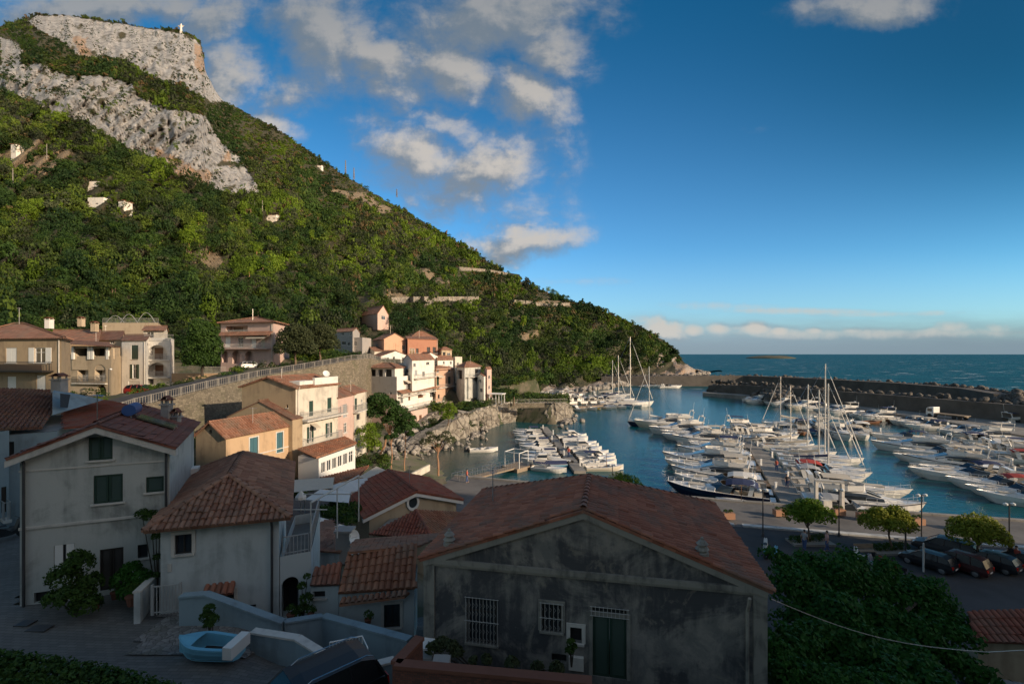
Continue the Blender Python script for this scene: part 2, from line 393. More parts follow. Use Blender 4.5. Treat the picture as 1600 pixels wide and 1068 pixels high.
M['gel_skyblue'] = simple('gel_skyblue', (0.16, 0.42, 0.56), 0.4, 0.12)
M['gel_yellow'] = simple('gel_yellow', (0.62, 0.44, 0.12), 0.35, 0.1)
M['teak'] = simple('teak', (0.36, 0.24, 0.14), 0.6, 0.2)
M['canvas_white'] = simple('canvas_white', (0.66, 0.64, 0.60), 0.85, 0.08)
M['canvas_navy'] = simple('canvas_navy', (0.025, 0.035, 0.09), 0.85, 0.15)
M['canvas_cream'] = simple('canvas_cream', (0.52, 0.46, 0.37), 0.85, 0.12)
M['canvas_grey'] = simple('canvas_grey', (0.32, 0.33, 0.34), 0.85, 0.12)
M['canvas_red'] = simple('canvas_red', (0.35, 0.04, 0.03), 0.85, 0.12)
M['bark'] = simple('bark', (0.16, 0.11, 0.075), 0.9, 0.35, sc_=6)
M['bark_pine'] = simple('bark_pine', (0.34, 0.19, 0.11), 0.9, 0.3, sc_=5)
M['bark_dark'] = simple('bark_dark', (0.05, 0.04, 0.03), 0.9, 0.35, sc_=6)
M['planter'] = simple('planter', (0.38, 0.20, 0.12), 0.8, 0.15)
M['terracotta'] = simple('terracotta', (0.17, 0.065, 0.04), 0.85, 0.2)
M['brickwork'] = make_brickwork()
M['brick_red'] = simple('brick_red', (0.30, 0.09, 0.05), 0.85, 0.25, sc_=8)
M['skin'] = simple('skin', (0.45, 0.27, 0.19), 0.6, 0.05)
M['cloth_dark'] = simple('cloth_dark', (0.03, 0.03, 0.035), 0.9)
M['cloth_red'] = simple('cloth_red', (0.35, 0.07, 0.05), 0.9)
M['cloth_pink'] = simple('cloth_pink', (0.55, 0.35, 0.34), 0.9)
M['cloth_blue'] = simple('cloth_blue', (0.06, 0.10, 0.22), 0.9)
M['red_paint'] = simple('red_paint', (0.55, 0.05, 0.03), 0.45)
M['blue_paint'] = simple('blue_paint', (0.04, 0.10, 0.28), 0.45)
M['car_black'] = simple('car_black', (0.012, 0.012, 0.015), 0.42, 0.1, 0.0)
M['car_grey'] = simple('car_grey', (0.05, 0.055, 0.065), 0.45, 0.1, 0.2)
M['car_silver'] = simple('car_silver', (0.42, 0.44, 0.47), 0.25, 0.05, 0.5, Coat_Weight=0.5)
M['car_red'] = simple('car_red', (0.28, 0.02, 0.015), 0.25, 0.1, 0.0, Coat_Weight=0.6)
M['car_darkred'] = simple('car_darkred', (0.05, 0.012, 0.012), 0.42, 0.1, 0.0)
M['lamp_red'] = simple('lamp_red', (0.45, 0.02, 0.01), 0.25)
M['lamp_glass'] = simple('lamp_glass', (0.75, 0.75, 0.72), 0.15)
M['solar'] = simple('solar', (0.10, 0.11, 0.08), 0.2)
def make_glass():
    m, n = new_mat('window_glass')
    t = n.noise(pos(n), 0.8, 2)
    return finish(m, n, n.mix(t, col(0.012, 0.015, 0.02), col(0.05, 0.06, 0.07)), 0.06, Specular_IOR_Level=0.7)
M['glass'] = make_glass()
M['car_glass'] = simple('car_glass', (0.012, 0.014, 0.016), 0.25, 0.1, Specular_IOR_Level=0.3)
M['leaf_dark'] = foliage('leaf_dark', (0.012, 0.045, 0.010), (0.055, 0.17, 0.025))
M['leaf_mid'] = foliage('leaf_mid', (0.018, 0.045, 0.010), (0.075, 0.14, 0.025))
M['leaf_bright'] = foliage('leaf_bright', (0.05, 0.10, 0.010), (0.20, 0.30, 0.025))
M['leaf_olive'] = foliage('leaf_olive', (0.035, 0.045, 0.02), (0.10, 0.12, 0.05))
M['leaf_pine'] = foliage('leaf_pine', (0.015, 0.04, 0.012), (0.06, 0.12, 0.025))
M['leaf_yellow'] = foliage('leaf_yellow', (0.09, 0.11, 0.012), (0.30, 0.32, 0.035))
M['leaf_hill'] = foliage_hill('leaf_hill', (0.014, 0.028, 0.011), (0.125, 0.185, 0.024), (0.13, 0.095, 0.045))
M['flower'] = foliage('flower', (0.25, 0.05, 0.08), (0.5, 0.18, 0.2))

def make_rock(name, c1, c2, c3, scale=1.0):
    m, n = new_mat(name); p = pos(n)
    a = n.noise(p, 0.5 * scale, 8, 0.65, 0.5); st = n.noise(n.scale(p, 1.4 * scale, 1.4 * scale, 0.18 * scale), 1.0, 6, 0.6)
    vo = n.n('ShaderNodeTexVoronoi', feature='DISTANCE_TO_EDGE', ins={'Vector': p, 'Scale': 0.45 * scale})
    crack = n.ss(vo.outputs[0], 0.0, 0.08)
    base = n.mix(n.ss(a, 0.35, 0.65), col(*c1), col(*c2)); base = n.mix(n.ss(st, 0.55, 0.75), base, col(*c3))
    base = n.mix(n.m('MULTIPLY', n.m('SUBTRACT', 1.0, crack), 0.6), base, col(*[x * 0.3 for x in c1]))
    return finish(m, n, base, 0.95, n.m('ADD', a, n.m('MULTIPLY', crack, 0.3)), 0.9, 0.5 / scale)
M['rock'] = make_rock('rock', (0.17, 0.15, 0.125), (0.34, 0.31, 0.26), (0.09, 0.08, 0.07), 1.0)
M['rock_dark'] = make_rock('rock_dark', (0.06, 0.055, 0.05), (0.17, 0.15, 0.13), (0.04, 0.04, 0.04), 1.5)
M['boulder'] = make_rock('boulder', (0.19, 0.17, 0.15), (0.36, 0.33, 0.29), (0.10, 0.09, 0.08), 1.2)

def make_stonewall(name, c, scale=2.2, dark=(0.06, 0.05, 0.04)):
    m, n = new_mat(name); p = pos(n)
    vo = n.n('ShaderNodeTexVoronoi', feature='DISTANCE_TO_EDGE', ins={'Vector': n.scale(p, scale, scale, scale * 1.5), 'Scale': 1.0})
    vc = n.n('ShaderNodeTexVoronoi', ins={'Vector': n.scale(p, scale, scale, scale * 1.5), 'Scale': 1.0})
    bl = n.noise(p, 0.5, 6, 0.65)
    sp = n.n('ShaderNodeSeparateXYZ', ins={0: vc.outputs['Color']})
    base = n.mix(sp.outputs[0], col(*[x * 0.7 for x in c]), col(*[min(1, x * 1.25) for x in c]))
    base = n.mix(n.ss(vo.outputs[0], 0.0, 0.07, 0.75, 0.0), base, col(*dark))
    base = n.mix(n.m('MULTIPLY', n.ss(bl, 0.5, 0.72), 0.6), base, col(0.07, 0.075, 0.035))
    return finish(m, n, base, 0.95, vo.outputs[0], 0.6, 0.1)
M['stonewall'] = make_stonewall('stonewall', (0.18, 0.155, 0.115))
M['cobble'] = make_stonewall('cobble', (0.20, 0.19, 0.18), 5.0, (0.03, 0.03, 0.03))
def make_concrete(name, c, sc_=0.5):
    m, n = new_mat(name); p = pos(n)
    a = n.noise(p, sc_, 7, 0.65, 0.3); b = n.noise(p, 9, 4)
    base = n.mix(n.ss(a, 0.35, 0.68), col(*c), col(*[x * 0.6 for x in c])); base = n.mix(n.m('MULTIPLY', b, 0.3), base, col(*[x * 0.6 for x in c]))
    return finish(m, n, base, 0.9, b, 0.2, 0.01)
M['concrete'] = make_concrete('concrete', (0.30, 0.28, 0.25))
M['concrete_dark'] = make_concrete('concrete_dark', (0.13, 0.115, 0.10), 0.25)
M['asphalt'] = make_concrete('asphalt', (0.065, 0.064, 0.066), 0.3)
M['paving'] = make_concrete('paving', (0.17, 0.16, 0.15), 0.35)
M['marking'] = make_concrete('marking', (0.6, 0.6, 0.58), 1.0)
def make_stucco_path():
    m, n = new_mat('flagstone'); p = pos(n)
    br = n.n('ShaderNodeTexBrick', ins={'Vector': p, 'Color1': col(0.17, 0.165, 0.155), 'Color2': col(0.12, 0.118, 0.112), 'Mortar': col(0.05, 0.05, 0.048), 'Scale': 1.6, 'Mortar Size': 0.012})
    a = n.noise(p, 0.8, 6, 0.6)
    return finish(m, n, n.mix(n.m('MULTIPLY', a, 0.6), br.outputs[0], col(0.07, 0.07, 0.068)), 0.85, br.outputs['Fac'], 0.3, 0.01)
M['flagstone'] = make_stucco_path()
def make_water():
    m, n = new_mat('sea_water'); p = pos(n)
    sp = n.n('ShaderNodeSeparateXYZ', ins={0: p}); x, y, z = sp.outputs
    # open sea lies beyond the breakwater line
    far = n.ss(n.m('ADD', y, n.m('MULTIPLY', x, 0.55)), 240, 330)
    r1 = n.noise(n.scale(p, 0.9, 1.6, 1), 1.0, 5, 0.6, 0.4); r2 = n.noise(n.scale(p, 0.10, 0.16, 1), 1.0, 5, 0.6, 0.3)
    r3 = n.noise(n.scale(p, 0.012, 0.02, 1), 1.0, 4, 0.6)
    h = n.m('ADD', n.m('MULTIPLY', r1, n.mix(far, col(.35, .35, .35), col(.5, .5, .5))), n.m('MULTIPLY', r2, n.m('MULTIPLY', far, 7.0)))
    calm = n.mix(n.ss(r2, 0.4, 0.65), col(0.002, 0.066, 0.084), col(0.004, 0.088, 0.106))
    shallow = n.ss(n.m('ADD', n.m('MULTIPLY', x, 1.0), n.m('MULTIPLY', n.m('ABSOLUTE', n.m('SUBTRACT', y, 88.0)), 0.3)), -18, 14)
    calm = n.mix(shallow, col(0.05, 0.058, 0.042), calm)
    deep = n.mix(n.ss(r3, 0.35, 0.65), col(0.001, 0.056, 0.076), col(0.003, 0.076, 0.098))
    base = n.mix(far, calm, deep)
    w1 = n.noise(n.scale(p, 0.030, 0.085, 1), 1.0, 6, 0.7, 0.3)
    foam = n.m('MULTIPLY', n.ss(w1, 0.60, 0.64), n.m('MULTIPLY', far, n.ss(y, 900, 2200, 1.0, 0.3)))
    base = n.mix(n.m('MULTIPLY', foam, 0.8), base, col(0.6, 0.64, 0.66))
    b = n.n('ShaderNodeBump', ins={'Height': h, 'Strength': 0.6, 'Distance': 0.35})
    pr = n.n('ShaderNodeBsdfPrincipled', ins={'Base Color': base, 'Roughness': n.m('ADD', 0.10, n.m('MULTIPLY', far, 0.32)), 'IOR': 1.33, 'Normal': b.outputs[0], 'Specular IOR Level': n.m('SUBTRACT', 0.32, n.m('MULTIPLY', far, 0.25))})
    n.n('ShaderNodeOutputMaterial', ins={0: pr.outputs[0]})
    return m
M['water'] = make_water()

def make_mountain_mat():
    m, n = new_mat('mountain_slope'); p = pos(n)
    rock = n.n('ShaderNodeAttribute', attribute_name='rock').outputs['Fac']
    warm = n.n('ShaderNodeAttribute', attribute_name='warm').outputs['Fac']
    bare = n.n('ShaderNodeAttribute', attribute_name='bare').outputs['Fac']
    a = n.noise(p, 0.05, 8, 0.7, 0.6); b = n.noise(p, 0.22, 6, 0.7); st = n.noise(n.scale(p, 0.12, 0.12, 0.018), 1.0, 7, 0.68)
    rk = n.mix(n.ss(a, 0.35, 0.62), col(0.31, 0.32, 0.325), col(0.52, 0.53, 0.54))
    rk = n.mix(n.m('MULTIPLY', n.ss(st, 0.50, 0.60), 0.8), rk, col(0.18, 0.18, 0.18))
    rk = n.mix(n.m('MULTIPLY', warm, n.ss(b, 0.3, 0.55)), rk, col(0.40, 0.28, 0.19))
    soil = n.mix(n.ss(b, 0.4, 0.65), col(0.045, 0.050, 0.022), col(0.10, 0.085, 0.045))
    soil = n.mix(bare, soil, n.mix(b, col(0.22, 0.17, 0.11), col(0.34, 0.27, 0.18)))
    base = n.mix(n.ss(n.m('ADD', rock, n.m('MULTIPLY', n.m('SUBTRACT', b, 0.5), 0.5)), 0.35, 0.6), soil, rk)
    return finish(m, n, base, 0.95, n.m('ADD', n.m('ADD', b, a), st), 1.0, 5.0)
M['mountain'] = make_mountain_mat()
def make_ground_mat():
    m, n = new_mat('hill_ground'); p = pos(n)
    a = n.noise(p, 0.3, 6, 0.65); b = n.noise(p, 2.0, 5, 0.6)
    base = n.mix(n.ss(a, 0.42, 0.62), col(0.055, 0.065, 0.03), col(0.14, 0.12, 0.085)); base = n.mix(n.m('MULTIPLY', b, 0.4), base, col(0.05, 0.05, 0.035))
    return finish(m, n, base, 0.95, b, 0.4, 0.1)
M['ground'] = make_ground_mat()
def make_sand():
    m, n = new_mat('beach_sand'); p = pos(n)
    a = n.noise(p, 0.25, 5, 0.6); b = n.noise(p, 3.0, 5, 0.6)
    base = n.mix(n.ss(a, 0.4, 0.6), col(0.20, 0.17, 0.12), col(0.14, 0.15, 0.07)); base = n.mix(n.m('MULTIPLY', b, 0.4), base, col(0.11, 0.10, 0.075))
    return finish(m, n, base, 0.95, b, 0.3, 0.05)
M['sand'] = make_sand()
# ================================================================ LAND AND WATER
def pip(x, y, poly):
    c = False; j = len(poly) - 1
    for i in range(len(poly)):
        xi, yi = poly[i][0], poly[i][1]; xj, yj = poly[j][0], poly[j][1]
        if (yi > y) != (yj > y) and x < (xj - xi) * (y - yi) / (yj - yi) + xi: c = not c
        j = i
    return c
def seg_d(x, y, a, b):
    ax, ay, bx, by = a[0], a[1], b[0], b[1]; dx, dy = bx - ax, by - ay
    t = max(0, min(1, ((x - ax) * dx + (y - ay) * dy) / (dx * dx + dy * dy + 1e-9)))
    return math.hypot(x - ax - t * dx, y - ay - t * dy)
def poly_d(x, y, pts, closed=False):
    n = len(pts); return min(seg_d(x, y, pts[i], pts[(i + 1) % n]) for i in range(n if closed else n - 1))

# ---- mountain: a long slope from the village to the summit, set out in bearing (px) and steepness (py)
RX = [-420, -200, -60, 0, 40, 60, 100, 140, 200, 240, 280, 300, 313, 317, 321, 335, 348, 380, 440, 520, 600, 700, 800, 880, 905, 960, 1030, 1055, 1068, 1085, 1106, 1130]
RY = [140, 80, 48, 42, 30, 22, 24, 28, 38, 44, 48, 55, 66, 78, 112, 138, 158, 174, 207, 262, 312, 370, 432, 468, 472, 492, 527, 546, 566, 576, 583.5, 587]
RD = [1050, 1000, 950, 930, 920, 910, 900, 895, 890, 885, 880, 878, 877, 876, 870, 862, 855, 840, 800, 745, 690, 620, 555, 510, 500, 480, 458, 448, 440, 436, 436, 436]
FX = [-420, -100, 0, 200, 330, 430, 520, 600, 700, 760, 820, 880, 960, 1000, 1060, 1110, 1130]
FY = [552, 548, 545, 560, 560, 545, 560, 560, 592, 608, 621, 618, 604.5, 599.5, 591, 584.2, 588]
FD = [75, 82, 88, 100, 105, 111, 118, 115, 128, 145, 168, 190, 250, 284, 345, 428, 430]
def ridge_fn(px, py, k):
    """gullies that run down the slope"""
    q = px * 0.011 + py * 0.0125; r = 1 - abs(fbm(q * 1.7, (px * 0.0016 - py * 0.0011) * 1.5, 3.1, 4)) * 2
    return r
ROCK = [[(40, 34), (60, 24), (100, 24), (140, 30), (240, 46), (285, 52), (314, 70), (322, 112), (352, 160), (330, 158), (290, 138), (250, 128), (215, 112), (190, 96), (165, 88), (150, 96), (122, 90), (100, 66), (60, 48)],
        [(0, 58), (28, 66), (40, 84), (30, 104), (0, 100)],
        [(-60, 90), (0, 102), (60, 100), (110, 120), (165, 118), (205, 132), (215, 150), (262, 172), (300, 176), (322, 182), (346, 226), (374, 246), (400, 284), (406, 302), (380, 306), (340, 301), (300, 285), (270, 267), (235, 252), (200, 232), (165, 217), (130, 192), (95, 182), (60, 167), (30, 157), (0, 142), (-60, 120)]]
BARE = [[(628, 415), (660, 418), (705, 440), (700, 447), (655, 436)], [(290, 392), (330, 388), (372, 430), (340, 435), (310, 415)], [(812, 520), (838, 515), (845, 528), (815, 538)], [(862, 508), (895, 512), (892, 525), (866, 522)],
        [(510, 295), (560, 300), (620, 330), (600, 334), (540, 312)], [(645, 498), (690, 482), (700, 488), (660, 505)], [(840, 470), (888, 470), (890, 480), (850, 482)], [(600, 460), (640, 452), (645, 466), (610, 474)], [(-20, 250), (60, 215), (120, 240), (60, 275)]]
WARM = [[(232, 230), (262, 238), (300, 262), (330, 268), (332, 300), (296, 288), (262, 264)], [(304, 66), (318, 72), (324, 116), (308, 110)], [(118, 56), (134, 58), (150, 92), (126, 90)], [(350, 236), (366, 244), (362, 262), (348, 256)]]
def slope_pt(px, py):
    fy = interp(px, FX, FY); ry = interp(px, RX, RY); s = max(0.0, min(1.0, (fy - py) / max(1.0, fy - ry)))
    fd = interp(px, FX, FD); rd = interp(px, RX, RD)
    inv = lerp(1 / fd, 1 / rd, s ** 0.62); D = 1 / inv
    amp = 0.13 * math.sin(math.pi * min(1, s * 1.02)) ** 0.7 if 0 < s < 1 else 0
    rk = any(pip(px, py, q) for q in ROCK)
    D *= 1 + amp * (0.75 * ridge_fn(px, py, 0) - 0.2 + 0.55 * fbm(px * 0.006, py * 0.009, 9.0, 4))
    if rk: D *= 1 + 0.022 * (1 - abs(fbm(px * 0.05, py * 0.022, 5.0, 5)) * 3) + 0.012 * fbm(px * 0.16, py * 0.09, 2.0, 4)
    X = (px - 800) / F * D
    return X, D, CZ - (py - HOR) / F * D, rk, s
def mountain():
    cols = np.concatenate([np.arange(-420, -20, 12), np.arange(-20, 1128, 2.6), [1128]])
    NR = 170; V = []; rock = []; warm = []; bare = []
    ss_ = [(i / NR) ** 0.85 for i in range(NR + 1)]
    for px in cols:
        fy = interp(px, FX, FY); ry = interp(px, RX, RY)
        x, y, z, _, _ = slope_pt(px, fy)
        V.append((x * 0.96, y * 0.96, z - 5)); rock.append(.0 if px < 690 else 1.0); warm.append(0); bare.append(0)
        for s in ss_:
            wob = 2.2 * fbm(px * 0.11, 0.5, 1.0, 3) if s > 0.98 else 0
            py = lerp(fy, ry + wob, s)
            x, y, z, rk, s2 = slope_pt(px, py)
            V.append((x, y, z))
            r = 1.0 if rk else 0.0
            jx, jy = px + 9 * fbm(px * .05, py * .05, 1, 3), py + 7 * fbm(px * .05, py * .05, 7, 3)
            if rk: r = 0.86 + 0.8 * fbm(px * .05, py * .06, 4, 5)
            if any(pip(jx, jy, q) for q in ROCK) != rk: r = 0.5
            # rocky shore at the foot of the headland
            sh = interp(px, [690, 760, 860, 960, 1000, 1060, 1110], [10, 10, 16, 20, 30, 30, 30])
            if px > 690 and fy - py < sh * (0.75 + 0.9 * fbm(px * .04, py * .03, 2, 3)): r = 1.0
            rock.append(r); warm.append(1.0 if any(pip(jx, jy, q) for q in WARM) or (px > 985 and fy - py < 22 and px < 1070) else (.65 if px > 690 else 0.0))
            bare.append(1.0 if any(pip(jx, jy, q) for q in BARE) else 0.0)
        # the far side falls away behind the crest
        for k, (dd, dz) in enumerate(((1.03, 0.93), (1.12, 0.6), (1.3, 0.0))):
            V.append((x * dd, y * dd, max(z, 0) * dz - (3 if k == 2 else 0))); rock.append(rock[-1] if k == 0 else 0); warm.append(0); bare.append(0)
    n = NR + 5; V = np.array(V); Fq = []
    for i in range(len(cols) - 1):
        a = np.arange(n - 1) + i * n; Fq.append(np.stack([a, a + n, a + n + 1, a + 1], 1))
    me = np_mesh('mountain', V, np.concatenate(Fq), M['mountain'], False, {'rock': rock, 'warm': warm, 'bare': bare})
    o = bpy.data.objects.new('mountain', me); C.objects.link(o); tag(o, kind='structure')
    return o
mountain()

def leaf_template(n, seed, flat=0.8, leaf=0.22, shell=0.55):
    """a bush of unit radius: n small quads spread through a lumpy volume"""
    r = np.random.default_rng(seed)
    lobes = [(r.normal(0, 0.42, 3) * (1, 1, flat * .8), r.uniform(0.4, 0.62)) for _ in range(7)]
    V = []; T = []
    for i in range(n):
        c, R_ = lobes[r.integers(len(lobes))]
        d = r.normal(0, 1, 3); d /= np.linalg.norm(d)
        if d[2] < -0.3: d[2] *= -0.6
        p = c + d * R_ * (shell + (1 - shell) * r.random() ** 0.5) * np.array([1, 1, flat])
        nn = d + r.normal(0, 0.55, 3); nn /= np.linalg.norm(nn)
        a = np.cross(nn, r.normal(0, 1, 3)); a /= np.linalg.norm(a); b = np.cross(nn, a)
        s = leaf * r.uniform(0.6, 1.3)
        V += [p - a * s - b * s * .6, p + a * s - b * s * .5, p + a * s * .8 + b * s * .6, p - a * s * .7 + b * s * .5]
        t = r.random() * .6 + .2
        T += [t] * 4
    return np.array(V), np.array(T)
def scatter(name, templates, pts, mat, label, kind='stuff'):
    """pts: (x,y,z,sx,sz,rot,tint,template)"""
    Vs = []; Ts = []; Sp = []
    for q in pts:
        x, y, z, sx, sz, ro, ti, k = q[:8]; species = q[8] if len(q) > 8 else random.random() * .8
        v, t = templates[k]; c_, s_ = math.cos(ro), math.sin(ro)
        w = np.empty_like(v); w[:, 0] = (v[:, 0] * c_ - v[:, 1] * s_) * sx + x; w[:, 1] = (v[:, 0] * s_ + v[:, 1] * c_) * sx + y; w[:, 2] = v[:, 2] * sz + z
        Vs.append(w); Sp.append(np.full(len(t), species)); Ts.append(np.clip(ti + (t - .5) * .35, 0, 1) if ti < 2 else np.full(len(t), 1.0))
    V = np.concatenate(Vs); T = np.concatenate(Ts)
    Fq = np.arange(len(V)).reshape(-1, 4)
    me = np_mesh(name, V, Fq, mat, False, {'tint': T, 'species': np.concatenate(Sp)})
    o = bpy.data.objects.new(name, me); C.objects.link(o); tag(o, label, kind=kind)
    return o
BUSH = [leaf_template(64, 11, 0.75, 0.24), leaf_template(56, 12, 0.85, 0.26), leaf_template(70, 13, 1.1, 0.23), leaf_template(46, 14, 0.7, 0.28),
        leaf_template(230, 21, 0.8, 0.105), leaf_template(200, 22, 0.95, 0.11), leaf_template(250, 23, 1.15, 0.10), leaf_template(200, 24, 0.75, 0.115),
        leaf_template(560, 31, 0.8, 0.062), leaf_template(520, 32, 0.95, 0.066), leaf_template(620, 33, 1.2, 0.058), leaf_template(500, 34, 0.75, 0.068)]
ROADS_PX = [[(612, 472), (650, 470), (690, 469), (748, 468)], [(718, 421), (760, 424), (812, 432)], [(798, 472), (825, 474), (846, 477)], [(846, 478), (870, 478), (890, 476)]]
CLEAR_PX = [(22, 243, 9), (140, 293, 15), (156, 319, 10), (195, 325, 6), (424, 340, 14), (585, 502, 24), (500, 262, 6), (541, 538, 18), (612, 540, 26), (656, 532, 20)]
def forest():
    rng = np.random.default_rng(3); pts = []
    tries = 0
    while tries < 150000:
        tries += 1
        px = rng.uniform(-60, 1105); fy = interp(px, FX, FY); ry = interp(px, RX, RY)
        py = ry + (fy - ry) * rng.random()
        if rng.random() > (fy - ry) / 520: continue
        x, y, z, rk, s = slope_pt(px, py)
        # crown radius in metres: oaks and pines low down, scrub near the summit
        base = interp(s, [0, .15, .45, .75, 1], [3.4, 3.3, 3.0, 2.4, 2.0])
        big = fbm(px * .016, py * .022, 20, 3)
        rad = base * (1 + 0.7 * big) * rng.uniform(0.5, 1.5)
        pxr = rad * F / y
        sp = max(1.7, pxr * 0.95)
        if rng.random() > 9.0 / (sp * sp): continue
        if rk:
            if fbm(px * .045, py * .06, 4, 5) > (-.02 if py < 150 else -.12 if py < 190 else -.26) + rng.uniform(-.14, .14) or rng.random() < 0.2: continue
            rad *= 0.42
        sh = interp(px, [690, 760, 860, 960, 1000, 1060, 1110], [5, 8, 13, 14, 22, 25, 30])
        if px > 690 and fy - py < sh * (1 + .6 * fbm(px * .05, 3, 3, 2)): continue
        if any(pip(px, py, q) for q in BARE) and rng.random() < 0.82: continue
        if any(abs(py - interp(px, [a[0] for a in r], [a[1] for a in r])) < max(3.2, pxr * .9) and r[0][0] - 4 < px < r[-1][0] + 4 and py > interp(px, [a[0] for a in r], [a[1] for a in r]) - 1.5 for r in ROADS_PX): continue
        if any(math.hypot((px - a) / 1.0, (py - b - pxr * .5) / 0.7) < c + pxr * .5 for a, b, c in CLEAR_PX): continue
        g = fbm(px * .02, py * .026, 40, 4)
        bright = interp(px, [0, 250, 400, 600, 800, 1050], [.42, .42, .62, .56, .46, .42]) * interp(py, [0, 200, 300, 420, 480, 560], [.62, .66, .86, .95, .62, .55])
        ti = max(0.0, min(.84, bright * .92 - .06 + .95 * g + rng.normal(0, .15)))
        if fbm(px * .022, py * .085, 60, 3) > .26 and rng.random() < .7: continue
        if s > 0.72 and rng.random() < .06: ti = 3
        if rng.random() < .006: ti = 3
        k = int(rng.integers(4)) + (8 if pxr > 12 else 4 if pxr > 6 else 0); tall = rng.uniform(.75, 1.35) * (1.4 if big > 0.1 else .9)
        # species: deep oaks, mixed scrub, grey olive, fresh pines, in drifts down the slope
        sv = .47 + 1.1 * fbm(px * .013, py * .02, 70, 3) + rng.normal(0, .10)
        sv += (.22 if 360 < px < 760 and 330 < py < 430 else 0) - (.14 if py > 440 and px < 640 else 0)
        sv = min(.97, max(.03, sv)); tall *= 1.25 if sv > .86 else 1
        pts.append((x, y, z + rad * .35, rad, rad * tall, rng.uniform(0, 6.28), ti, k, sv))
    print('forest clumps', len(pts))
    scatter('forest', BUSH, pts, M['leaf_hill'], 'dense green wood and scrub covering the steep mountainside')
forest()

# ---- ground around the village: two sets of spot heights, one each side of the road's retaining wall
WALLLINE = [(-34, 24), (-39, 38), (-41.2, 50), (-40, 60), (-38.9, 70), (-34.5, 80), (-31, 92), (-31, 104), (-27, 118)]
WALLZ = [(24, 9.5), (38, 10.8), (50, 12.1), (60, 13.4), (70, 14.4), (80, 15.6), (90, 16.7), (100, 17.0), (112, 15.5)]
def road_z(y): return interp(y, [a for a, _ in WALLZ], [b for _, b in WALLZ])
LOW = [(-20, 18, 8.1), (-16, 19.5, 8.0), (-11, 17, 7.9), (-10, 14, 8.0), (-6, 14, 7.8), (2, 14.5, 7.65), (9, 13.5, 7.6), (0, 8, 10), (-12, 10.5, 9.4), (-12, 5, 11.5), (0, -3, 14.5), (0, 3, 12.5), (12, 6, 7), (-26, 24, 8.2), (-24, 15, 8.5),
       (-9, 21, 6.6), (-6.5, 18.2, 6.0), (-4, 17.2, 5.6), (-9, 26, 5.0), (-6, 24, 4.2), (-10, 34, 3.2), (-6, 40, 2.0), (-2, 48, 1.0), (-18, 34, 4.5), (-20, 45, 4), (-25, 53, 4), (-21, 58, 3.2), (-14, 60, 1.6), (-20, 66, 2.6), (-14, 70, 1.3), (-17, 76, 1.6), (-12, 80, 0.6), (-24, 78, 5), (-28, 65, 6), (-24, 100, 2.5), (-27, 96, 2.5), (-17, 104, 2.5), (-20, 95, 2), (-22, 112, 5), (-16, 116, 5), (-20, 122, 10), (-20, 108, 6),
       (-14, 96, 1.2), (-16, 92, 1.2), (-8, 112, 5.0), (0, 119, 5.0), (8, 118, 4.8), (-30, 40, 6), (-36, 52, 7.5), (-36, 64, 8), (-8, 125, 6.5), (3, 130, 4.0), (-10, 135, 7), (5, 145, 3), (-4, 150, 6.5), (12, 160, 2.5), (15, 172, 2),
       (12, 24, 2.0), (14, 17, 2.5), (20, 22, 1.5), (15, 30, 1.0), (14, 38, 0.9), (20, 38, 0.9), (40, 38, 0.9), (28, 26, 1.4), (30, 18, 3.5), (42, 26, 1.1), (60, 35, 0.9), (24, 12, 4), (60, 20, 2), (90, 20, 2), (4, 40, 1.0), (5, 26, 3.5), (-3, 30, 3.0), (8, 50, .9)]
UP = [(-45, 30, 9.5), (-60, 25, 10), (-45, 42, 11.5), (-46, 50, 12.1), (-60, 51, 11.0), (-46, 60, 13.0), (-62, 71, 11.3), (-66, 78, 11.3), (-56, 66, 12.0), (-80, 70, 11.5), (-45, 70, 14.3), (-59, 79, 11.8), (-51, 84, 14.8), (-42, 82, 15.7), (-36, 92, 16.6), (-45, 98, 17.2), (-34, 102, 17.0), (-70, 96, 17), (-90, 80, 18.5), (-80, 50, 12.5), (-110, 60, 16),
      (-98, 88, 18.8), (-83, 100, 17.3), (-68, 105, 17.2), (-57, 111, 18.4), (-46, 118, 17.6), (-32, 115, 16.9), (-18, 128, 12), (-31, 118, 16.6), (-24, 128, 15.5), (-8, 145, 8), (-130, 80, 19), (-30, 130, 18), (-60, 130, 22), (-100, 120, 30)]
LOWA = np.array(LOW, float); UPA = np.array(UP, float)
def idw(A, x, y):
    d2 = (A[:, 0] - x) ** 2 + (A[:, 1] - y) ** 2 + 0.3
    w = d2 ** -1.7
    return float((w * A[:, 2]).sum() / w.sum())
COAST = [tuple(G(*p).xy) for p in ((712, 756), (702, 735), (668, 716), (690, 698), (722, 684), (760, 669), (800, 658), (868, 663), (884, 652), (894, 641), (852, 634), (818, 627), (832, 620), (880, 617), (960, 604), (1000, 598.5), (1110, 583.6))]
QUAYEDGE = [tuple(G(712, 756).xy), tuple(G(1130, 797).xy), tuple(G(1600, 831).xy), (165, 10)]
LAND = [(165, -120)] + list(reversed(QUAYEDGE))[:-1] + COAST + [(-700, 700), (-700, -120)]
q0, q1, q2, q3 = QUAYEDGE
quay_poly = [(-12, 50), (-4, 44), (0, 36), (14, 30), (30, 26), (60, 12), (160, -20), q3, q2, q1, q0]
def upper_side(x, y):
    if y < 24: return x < -34
    xs = interp(y, [b for _, b in WALLLINE], [a for a, _ in WALLLINE]); 
    if y > 118: xs = -27 + (y - 118) * 0.9
    return x < xs
